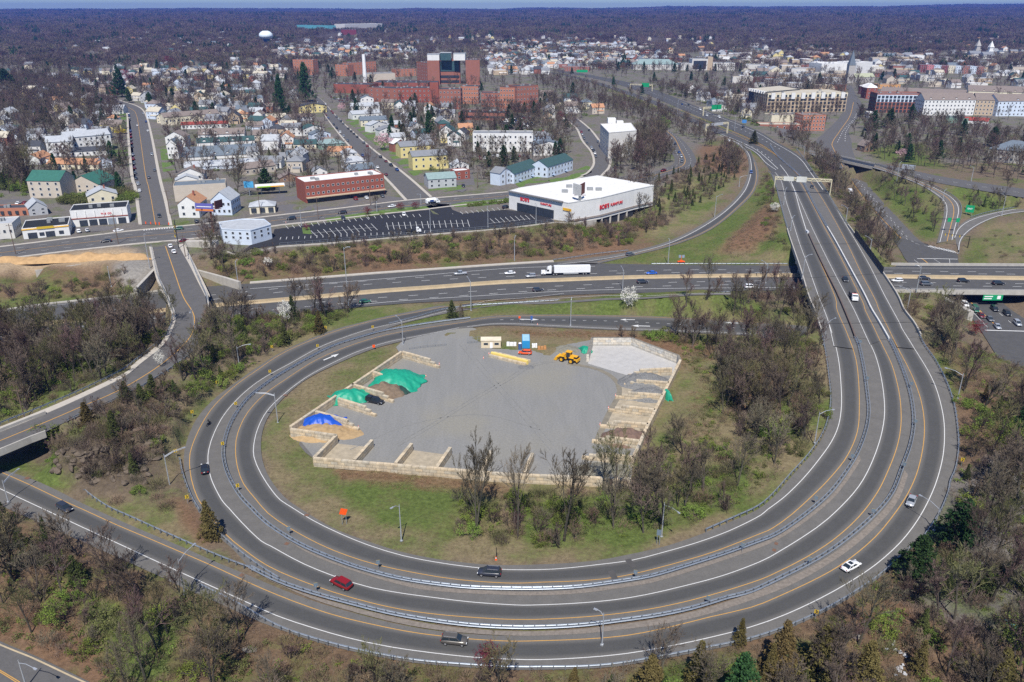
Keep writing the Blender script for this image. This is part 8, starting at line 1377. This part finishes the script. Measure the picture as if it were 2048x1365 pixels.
wood('1210,668 1330,668 1340,684 1230,680',3.8,{'sapling':2,'gshrub':2},'beside the inner ramp above the pale walls','bushes by the inner ramp',seed=11);wood('1340,600 1490,594 1600,585 1630,635 1560,640 1330,628',4.6,{'bare':3,'sapling':2,'gshrub':1,'bbush':2},'between the interstate and the inner ramp','trees below the interstate',.9,seed=12);wood('1165,600 1215,600 1200,612 1170,612',4,{'sapling':1},'left of the white blossoming tree','saplings',seed=13)
wood('440,512 520,506 700,490 900,476 1100,460 1200,450 1330,430 1340,450 1250,490 1105,512 1000,516 800,532 640,546 520,556 440,560',4.2,{'gshrub':3,'bbush':5.5,'sapling':2.2},'on the bank below the parking lot and store','bushes on the bank',1.0,seed=14)
wood('400,470 445,470 460,520 420,545 400,520',4.5,{'bare':1.5,'sapling':2,'bbush':2},'at the corner of the left bridge','trees at the bridge corner',.8,seed=15);wood('180,590 260,585 300,600 340,640 200,640',7,{'bare':2,'sapling':2},'beside the left interstate','trees beside the left interstate',.9,seed=16)
wood('-60,570 80,575 200,548 260,545 300,575 250,590 -60,615',4.5,{'bbush':5,'sapling':1.5,'gshrub':1.3},'on the rough slope below the dirt lot','bushes below the dirt lot',.8,seed=17)
wood('1310,365 1400,320 1450,300 1480,320 1470,360 1420,400 1360,430 1310,455',4.6,{'cedar':1.3,'bbush':3,'sapling':1.2},'on the hillside above the climbing ramp','plants on the hillside',.8,seed=18);wood('1445,300 1484,318 1480,350 1440,345',4.5,{'bare':3,'sapling':2},'at the head of the hillside by the expressway','bare thicket by the climbing ramp',.8,seed=19)
wood('1195,375 1300,368 1310,400 1310,440 1270,430',4.4,{'bare':2,'sapling':3,'bbush':3},'behind the furniture store','trees behind the store',.8,seed=20);wood('1215,300 1325,262 1345,325 1300,345 1225,350',6,{'bare':4,'sapling':1},'between the curved street and the winding road','trees by the winding road',1.,seed=21)
wood('1190,205 1300,215 1410,262 1440,282 1420,300 1360,270 1310,255 1240,235',7,{'bare':5,'sapling':1},'between the southbound expressway and the curved street','trees along the expressway',.72,seed=22);wood('1080,150 1190,172 1250,195 1250,225 1140,195 1060,165',11,{'bare':5},'left of the far expressway','trees along the expressway',.6,seed=23)
wood('1480,330 1540,355 1560,430 1580,520 1560,528 1530,470 1520,400',5.5,{'bbush':4,'gshrub':1,'sapling':.6},'on the rusty slope left of the bridge','bushes on the rusty slope',.8,seed=24)
wood('1612,320 1660,335 1700,400 1760,480 1800,530 1745,548 1715,470 1680,410 1640,350',4.4,{'bare':3,'sapling':3,'gshrub':1.6,'bbush':2},'between the bridge and the avenue','trees between the bridge and the avenue',.85,seed=25);wood('1790,600 1850,590 1895,622 1900,650 1850,665 1815,640',5,{'bbush':2,'sapling':2,'gshrub':1},'on the tan bank right of the bridge','bushes right of the bridge',.8,seed=26)
wood('1760,350 1815,362 1870,395 1880,430 1860,475 1800,425 1740,360',7,{'bare':3,'sapling':2,'gshrub':1,'bbush':1},'in the green wedge between avenue and ramp','trees in the ramp wedge',.8,seed=27);wood('1930,380 2060,402 2060,413 1945,432 1928,415',6,{'bare':2,'sapling':2,'gshrub':1,'cedar':1},'behind the green exit sign','trees behind the exit sign',.8,seed=28)
wood('1730,250 1900,250 2060,290 2060,370 1930,350 1760,320 1715,300',10,{'bare':6,'sapling':1,'cedar':.3,'pine':.3},'in the park right of the avenue','park trees',1.,seed=29);wood('1500,268 1610,275 1650,300 1620,310 1560,290',8,{'bare':3,'sapling':2},'below the brick school','trees below the school',.8,seed=30)
wood('1190,170 1420,215 1520,262 1500,268 1400,235 1300,200',12,{'gshrub':2,'bare':2},'along the northbound expressway','trees along the expressway',.9,seed=31)if 0 else None
wood('1290,178 1400,205 1520,256 1530,250 1410,196 1300,170',8,{'bare':3,'gshrub':3},'right of the northbound expressway','trees along the expressway',.9,seed=31);wood('1960,520 2100,520 2100,440 1960,470',9,{'bbush':3},'on the dry field at the right edge','bushes on the dry field',.5,seed=32)
for s,sp,sd,l,mx in(('-60,300 100,290 240,215 240,260 262,340 262,400 60,395 -60,400',13,41,'among the houses left of the long street',{'bare':5,'cedar':1,'gshrub':1,'pine':.4}),('330,250 620,240 760,350 780,385 620,395 560,380 460,395 345,400',13,42,'among the rows and houses',{'bare':5,'sapling':1,'cedar':.5,'gshrub':1}),('640,160 700,235 850,225 1000,228 1110,200 1190,215 1150,250 1130,330 1000,370 850,350',10.5,43,'among the houses below the hospital',{'bare':5,'sapling':2,'pine':.5,'gshrub':1}),('-60,150 240,170 240,240 90,300 -60,300',10.5,44,'in the left hillside woods',{'bare':6,'pine':.35}),('250,165 620,150 620,235 330,245',15,45,'in the gardens of the upper left streets',{'bare':6,'cedar':.5,'pine':.5}),('1480,160 1720,165 1730,250 1680,300 1480,240',16,46,'around the downtown blocks',{'bare':4}),('1300,195 1480,190 1500,250 1400,225',13,47,'among the houses right of the expressway',{'bare':5,'pine':.3})):
 wood(s,sp,mx,l,'town trees',1.,seed=sd)
for c,n in(('-60,395 60,398 58,380 -60,378',0),):pass
wood('203,383 262,383 268,400 245,412 205,395',3.5,{'gshrub':3,'bbush':1},'between the tan flats and the long street','hedges by the tan flats',1.6,seed=51);wood('128,400 176,398 175,412 130,410',3.,{'gshrub':1},'below the tan flats','hedges by the tan flats',1.6,seed=52);wood('5,345 60,350 60,385 5,380',3.6,{'gshrub':2,'cedar':1,'bare':.6},'left of the tan flats','hedges by the tan flats',1.5,seed=53);wood('918,402 1014,398 1018,407 930,415',2.6,{'gshrub':1},'in the hedge strip before the store','hedge before the store',.6,seed=54);wood('735,436 800,424 840,420 838,415 740,428',3,{'gshrub':1},'on the planted island','shrubs on the island',.5,seed=55)
def scatter_stuff(name,label,meshes,pts,cat='trees'):
 """pts: (x, y, z, scale, rz, variant)"""
 pts=np.asarray(pts,float);me=bpy.data.meshes.new(name);me.vertices.add(len(pts));me.vertices.foreach_set('co',pts[:,:3].astype(np.float32).ravel())
 for nm,c,ty in(('sc',3,'FLOAT'),('rz',4,'FLOAT'),('vi',5,'INT')):a=me.attributes.new(nm,ty,'POINT');a.data.foreach_set('value',pts[:,c].astype(np.float32 if ty=='FLOAT'else np.int32))
 o=ob(name,me);tag(o,label,cat,kind='stuff');col=bpy.data.collections.new(name+'_kinds')
 for i,m in enumerate(meshes):q=bpy.data.objects.new(f'{name}_kind_{i:02d}',m);col.objects.link(q)
 g=bpy.data.node_groups.new(name,'GeometryNodeTree');g.interface.new_socket('Geometry',in_out='INPUT',socket_type='NodeSocketGeometry');g.interface.new_socket('Geometry',in_out='OUTPUT',socket_type='NodeSocketGeometry');N=g.nodes.new;L=g.links.new
 gi,go=N('NodeGroupInput'),N('NodeGroupOutput');ci=N('GeometryNodeCollectionInfo');ci.inputs['Collection'].default_value=col;ci.inputs['Separate Children'].default_value=True;ci.inputs['Reset Children'].default_value=True
 ip=N('GeometryNodeInstanceOnPoints');ip.inputs['Pick Instance'].default_value=True
 def attr(nm,ty):a=N('GeometryNodeInputNamedAttribute');a.data_type=ty;a.inputs['Name'].default_value=nm;return a.outputs['Attribute']
 cx=N('ShaderNodeCombineXYZ');L(attr('rz','FLOAT'),cx.inputs['Z']);cs=N('ShaderNodeCombineXYZ');s_=attr('sc','FLOAT');[L(s_,cs.inputs[k])for k in range(2)];mn=N('ShaderNodeMath');mn.operation='MINIMUM';mn.inputs[1].default_value=1.5;L(s_,mn.inputs[0]);L(mn.outputs[0],cs.inputs[2])
 L(gi.outputs[0],ip.inputs['Points']);L(ci.outputs[0],ip.inputs['Instance']);L(attr('vi','INT'),ip.inputs['Instance Index']);L(cx.outputs[0],ip.inputs['Rotation']);L(cs.outputs[0],ip.inputs['Scale']);L(ip.outputs[0],go.inputs[0])
 md=o.modifiers.new('scatter','NODES');md.node_group=g;return o
def joined(T,C,name='tree'):
 mb=MB();mats_=list(C.materials)
 me=bpy.data.meshes.new(name);vs=[tuple(v.co)for v in C.vertices];fs=[tuple(p.vertices)for p in C.polygons];mi=[p.material_index for p in C.polygons]
 if T:o_=len(vs);vs+=[tuple(v.co)for v in T.vertices];fs+=[tuple(i+o_ for i in p.vertices)for p in T.polygons];mi+=[len(mats_)]*len(T.polygons);mats_.append(T.materials[0])
 me.from_pydata(vs,[],fs);[me.materials.append(m)for m in mats_];me.polygons.foreach_set('material_index',mi);me.update();return me
JN={}
def jmesh(kind):
 if kind not in JN:JN[kind]=[joined(*v,name=NMK[kind][0])for v in SP[kind]]
 return JN[kind]
def vis(x,y):d=y*cP+H*sP;return abs(x)<.72*d
ADJ={'bare':'leafless tree with grey-brown twigs','sapling':'thin many-stemmed bare sapling','gshrub':'leafy green shrub','bbush':'brown leafless bush','cedar':'dark green cedar','cedarb':'bronze-green cedar','pine':'dark pine','greentree':'pale green budding tree'}
REST={}
for k,cap in(('bare',285),('sapling',250),('gshrub',250),('bbush',250),('cedar',200),('cedarb',100),('pine',200),('greentree',100)):
 L_=sorted((c for c in CAND[k]if vis(c[0],c[1])),key=lambda c:-(c[2]+(2 if c[1]<90 else 0))/math.hypot(c[1],H))
 for x,y,h,lab,grp in L_[:cap]:plant(k,x,y,h,f'{ADJ[k]} {lab}',f'{NMK[k][0].replace("_", " ")}s: {grp}')
 REST[k]=L_[cap:]
TR2=random.Random(3)
for k,nm,lab in(('bare','bare_trees','mass of smaller leafless trees filling the woods and gardens'),('sapling','saplings','remaining thin saplings of the thickets'),('gshrub','green_shrubs','remaining small green shrubs on banks and gardens'),('bbush','brown_bushes','remaining brown leafless bushes on banks')):
 R_=REST[k]
 if not R_:continue
 far_=k=='bare';ms=jmesh('bare')+jmesh('baremid')if far_ else jmesh(k);pts=[]
 for x,y,h,*_ in R_:
  v=(4+TR2.randrange(3))if far_ and y>330 else TR2.randrange(4 if far_ else 3);pts.append((x,y,gz(x,y),h/HT[k],TR2.uniform(0,6.28),v))
 scatter_stuff(nm,lab,ms,pts)
def tuft(seed,n,Rr,Ht,w_):return brush(seed,Rr,Ht,n,w_)
def cover(name,label,specs,meshes,cat='ground cover'):
 pts=[]
 for poly,sp,smin,smax,vs in specs:
  r_=random.Random(len(pts)+5);pp=[P(*q)for q in pts_of(poly)];xs_=[q[0]for q in pp];ys_=[q[1]for q in pp];nx=int((max(xs_)-min(xs_))/sp)+1;ny=int((max(ys_)-min(ys_))/sp)+1
  gx=np.array([min(xs_)+(i+r_.random())*sp for j in range(ny)for i in range(nx)]);gy=np.array([min(ys_)+(j+r_.random())*sp for j in range(ny)for i in range(nx)]);m=inpoly(gx,gy,pp)&~blocked(gx,gy)&(wob(gx,gy,14,31)>-.45-.3*rng.random(len(gx)))
  zz=ground_z(gx[m],gy[m])
  for x,y,z in zip(gx[m],gy[m],zz):pts.append((x,y,z,r_.uniform(smin,smax),r_.uniform(0,6.28),r_.choice(vs)))
 scatter_stuff(name,label,meshes,pts,cat);print(name,len(pts))
um=[tuft(i,90,1.1,1.3,.035).mesh('undergrowth',m)for i,m in enumerate((M_bb,M_twig,M_twigg))];lc=[]
for i,m in enumerate((M_g2,M_g1)):c=MB();leaves(c,[(0,0,.35),(.5,.3,.3),(-.4,.3,.3)],26,.55,.13,random.Random(i));lc.append(c.mesh('leafy_tuft',m))
cover('undergrowth','tangled brown undergrowth and low green leaves under the woods',[('-60,672 300,655 342,690 160,780 -60,870',2.6,.7,1.4,(0,1,2,3)),('422,618 700,612 545,700 430,790 345,745',2.4,.7,1.4,(0,2,3,4)),('95,880 350,770 395,800 320,920 190,965 110,930',2.2,.6,1.2,(0,1,2,3)),('-60,1020 92,1070 376,1195 639,1303 980,1360 1040,1420 300,1500 150,1340 -60,1250',1.9,.7,1.5,(0,1,2,0,3,4)),('1040,1352 1404,1318 1720,1195 1860,1085 1930,860 1870,700 2120,700 2150,1500 1040,1500',2.1,.7,1.5,(0,1,2,0,3,4,3)),('1330,662 1625,655 1650,800 1555,950 1440,1035 1150,1092 905,1075 905,1000 1180,985 1430,800',2.1,.7,1.4,(0,1,2,3,4)),('440,512 900,476 1330,430 1340,450 1105,512 640,546 440,560',2.6,.7,1.5,(0,0,1,2,3)),('1612,320 1700,400 1800,530 1745,548 1680,410',3,.7,1.2,(0,1,3)),('1440,500 1500,440 1545,400 1560,440 1540,480 1470,520',2.4,.6,1.,(0,0,2)),('1795,590 1900,620 1900,660 1840,670',3,.5,1.,(0,2))],um+lc)
tm=[]
for i,c in enumerate(((.20,.155,.085),(.15,.155,.06),(.22,.13,.075))):tm.append(brush(50+i,.5,.5,40,.03).mesh('grass_tuft',vm(f'grass_tuft_{i}',c,.2)))
cover('dry_grass','dry tan and rusty grass tufts on the banks and around the yard',[('650,935 900,958 1030,975 1020,1000 860,985 700,975',1.1,.8,1.5,(2,0)),('1250,668 1420,690 1560,760 1540,860 1420,900 1350,890 1390,760 1330,700',1.5,.8,1.7,(0,2,1)),('717,715 617,765 560,815 530,887 540,951 603,1010 736,1075 890,1110 1000,1118 980,1085 780,1050 640,950 585,872 790,712',1.7,.5,1.1,(0,1)),('1000,660 1180,665 1180,678 1000,668',1.3,.8,1.6,(2,1)),('1020,1100 1195,1110 1334,1080 1460,1035 1560,960 1450,1030 1300,1070',1.6,.5,1.1,(0,1)),('400,1065 330,1000 360,900 440,790 600,690 560,716 400,850 372,930',1.8,.5,1.1,(0,1)),('1192,528 1424,458 1510,384 1590,530',2.6,.5,1.2,(0,1))],tm)
def patch(seed,mts):
 r_=random.Random(seed);mb=MB()
 for t in range(13):
  cx,cy=r_.uniform(-20,20),r_.uniform(-20,20);h=r_.uniform(9,15);R0=r_.uniform(3.5,5.5);mi=r_.choices(range(len(mts)),[5,4,2,1][:len(mts)])[0];mb.tube((cx,cy,-1),(cx,cy,h*.7),.3,.1,3,mi)
  for _ in range(46):
   a=r_.uniform(0,6.28);q=r_.random()**.5;z=h*r_.uniform(.3,.8);p=Vector((cx+math.cos(a)*R0*q*.8,cy+math.sin(a)*R0*q*.8,z));d=Vector((math.cos(a)*q*.9,math.sin(a)*q*.9,1)).normalized();blade(mb,p,d,h*r_.uniform(.15,.32),.38,r_,mi)
 return mb.mesh('wood_patch',mts)
def epatch(seed):
 r_=random.Random(seed);C=MB()
 for _ in range(5):cx,cy=r_.uniform(-12,12),r_.uniform(-12,12);h=r_.uniform(12,18);leaves(C,[(cx+r_.gauss(0,1.6)*(1-t)*2,cy+r_.gauss(0,1.6)*(1-t)*2,h*(.25+.75*t))for t in np.linspace(0,1,12)],7,1.6,1.1,r_)
 return C.mesh('evergreen_patch',M_pine)
pm=[patch(i,[M_twig,M_twigp,M_twigg,M_twig])for i in range(4)]+[epatch(9),epatch(10)]
fp=[];FX=[q[:4]for q in BLOCK_BB if q[1]>1900 and q[2]-q[0]>60]
for y0,y1,sp,sc_ in((1500,2600,30,1.),(2600,4600,44,1.35),(4600,7500,72,2.),(7500,13800,125,3.2)):
 yv=y0
 while yv<y1:
  xv=-.74*yv
  while xv<.74*yv:
   x,y=xv+TR2.uniform(-.5,.5)*sp,yv+TR2.uniform(-.5,.5)*sp;xv+=sp;z=gz(x,y);px,py=to_px(x,y,z);dn=1.
   if 100<py:dn=.55
   if px>1500 and py>105:dn=.3
   if 1250<px<=1500 and py>112:dn=.45
   if 330<px<650 and 95<py:dn=.6
   if 560<px<1560 and 76<py<132:dn=min(dn,.32)
   if TR2.random()>dn or any(a-40<x<c+40 and b-400<y<d+30 for a,b,c,d in FX)or not(y>1900 or not blocked(np.array([x]),np.array([y]))[0]):continue
   ev=TR2.random()<(.06+(.1 if float(wob(np.float64(x),np.float64(y),600,44))>.55 else 0));fp.append((x,y,z,sc_*TR2.uniform(.8,1.2),TR2.uniform(0,6.28),(4+TR2.randrange(2))if ev else TR2.randrange(4)))
  yv+=sp
scatter_stuff('far_woods','leafless woods covering the far land up to the horizon',pm,fp,'woods');print('far',len(fp))
mp_=[]
for y0,y1,sp in((430,900,15),(900,1500,15)):
 for yv in np.arange(y0,y1,sp):
  for xv in np.arange(-.72*yv,.72*yv,sp):
   x,y=float(xv)+TR2.uniform(-.5,.5)*sp,float(yv)+TR2.uniform(-.5,.5)*sp;z=gz(x,y);px,py=to_px(x,y,z)
   if py>245:continue
   dn=.62 if py<150 else.3
   if px<200:dn=.95
   if px>1480:dn=.3 if py<185 else.08
   if 640<px<1100 and 130<py:dn=.3
   if TR2.random()>dn or blocked(np.array([x]),np.array([y]))[0]:continue
   mp_.append((x,y,z,TR2.uniform(.75,1.2),TR2.uniform(0,6.28),TR2.randrange(3)if TR2.random()>.05 else 3+TR2.randrange(3)))
scatter_stuff('town_trees','leafless trees between the houses of the middle distance',jmesh('baremid')+jmesh('pine'),mp_);print('mid',len(mp_))
M_rock=mat('knob_rock',(.12,.095,.07),.95,var=.35,scale=1.2,bump=1.);M_rockg=mat('pale_rock',(.22,.20,.17),.95,var=.3,scale=1.2,bump=1.)
def rock(p,s,m,label,group):
 bm=bmesh.new();r_=random.Random(int(p[0]*7+p[1]))
 for _ in range(22):v=Vector((r_.gauss(0,1),r_.gauss(0,1),r_.gauss(0,.7))).normalized();bm.verts.new((v.x*s[0],v.y*s[1],v.z*s[2]+s[2]*.3))
 bmesh.ops.convex_hull(bm,input=bm.verts);[bm.verts.remove(v)for v in[v for v in bm.verts if not v.link_faces]];me=bpy.data.meshes.new('rock');bm.to_mesh(me);bm.free();me.materials.append(m);tag(ob('rock',me,None,p,r_.uniform(0,6)),label,'rock',group)
rr=random.Random(8)
for i in range(120):
 x,y=rr.choice([(rr.uniform(150,300),rr.uniform(900,968)),(rr.uniform(100,220),rr.uniform(895,945)),(rr.uniform(255,330),rr.uniform(850,930))]);rock(P(x,y),(rr.uniform(.5,1.5),rr.uniform(.4,1.2),rr.uniform(.4,1.1)),M_rock,'jagged brown rock outcrop on the knob above the outer ramp','rock outcrops of the knob')
for i,(x,y)in enumerate(((120,1120),(130,1135),(1690,1265),(1705,1272),(1650,1360),(500,1300))):rock(P(x,y),(1.5,.9,.4),M_rockg,'flat pale rock slab in the leaf litter','pale rock slabs')
heap('long orange-tan dirt bank at the left edge',(130,512),34,4.5,2.6,mat('dirt_orange',(.42,.27,.13),.95,var=.2,scale=.5,bump=.4),20,'dirt_bank',rz=.12)if 0 else None
p=P(120,520);o=MB();n=60
for i in range(n+1):
 for j in range(13):u=i/n*2-1;v=j/12*2-1;o.v.append((u*40,v*4.5,max(0,1-abs(v)**1.6)*max(0,1-abs(u)**4)*(2.4+1.1*float(wob(np.float64(u*40),np.float64(v*3),12,9)))-.2))
o.f=[(i*13+j,(i+1)*13+j,(i+1)*13+j+1,i*13+j+1)for i in range(n)for j in range(12)];o.m=[0]*len(o.f);k=o.build('dirt_bank',mat('dirt_orange',(.42,.27,.13),.95,var=.2,scale=.5,bump=.4),None,True,p);k.rotation_euler=(0,0,.14);tag(k,'long orange-tan dirt bank on the building lot at the left','dirt heap')
for i,(x,y,m_,l)in enumerate(((1795,1302,mat('dull_sheet',(.45,.45,.46),.7),'white crumpled sheeting dumped in the lower right woods'),(1797,1342,MATS['dull_sheet']if'dull_sheet'in MATS else mat('dull_sheet',(.45,.45,.46),.7),'pale rubbish pile below the white sheeting'),(2038,1258,mat('sheet_cyan',(.1,.45,.55),.6),'cyan plastic sheet lying in the right woods'))):
 q=P(x,y);mb=MB();r_=random.Random(i)
 for _ in range(9):mb.box((r_.gauss(0,.9),r_.gauss(0,.7),r_.uniform(.1,.5)),(r_.uniform(.3,1.),r_.uniform(.2,.6),.1),r_.uniform(0,3),taper=.8)
 tag(mb.build('rubbish',m_,None,loc=q),l,'rubbish')
hz=MB().box((0,6800,92),(22000,14500,200)).mesh('haze',None)if 0 else MB().box((0,6800,91),(23000,14600,230))
hm=bpy.data.materials.new('haze');hm.use_nodes=True;t=hm.node_tree;t.nodes.remove(t.nodes['Principled BSDF']);pv=t.nodes.new('ShaderNodeVolumePrincipled');pv.inputs['Color'].default_value=(.14,.3,1.,1);pv.inputs['Density'].default_value=HAZE;pv.inputs['Anisotropy'].default_value=.2;t.links.new(pv.outputs[0],t.nodes['Material Output'].inputs['Volume'])
tag(hz.build('haze',hm),'thin blue haze of the distance','haze',kind='stuff')
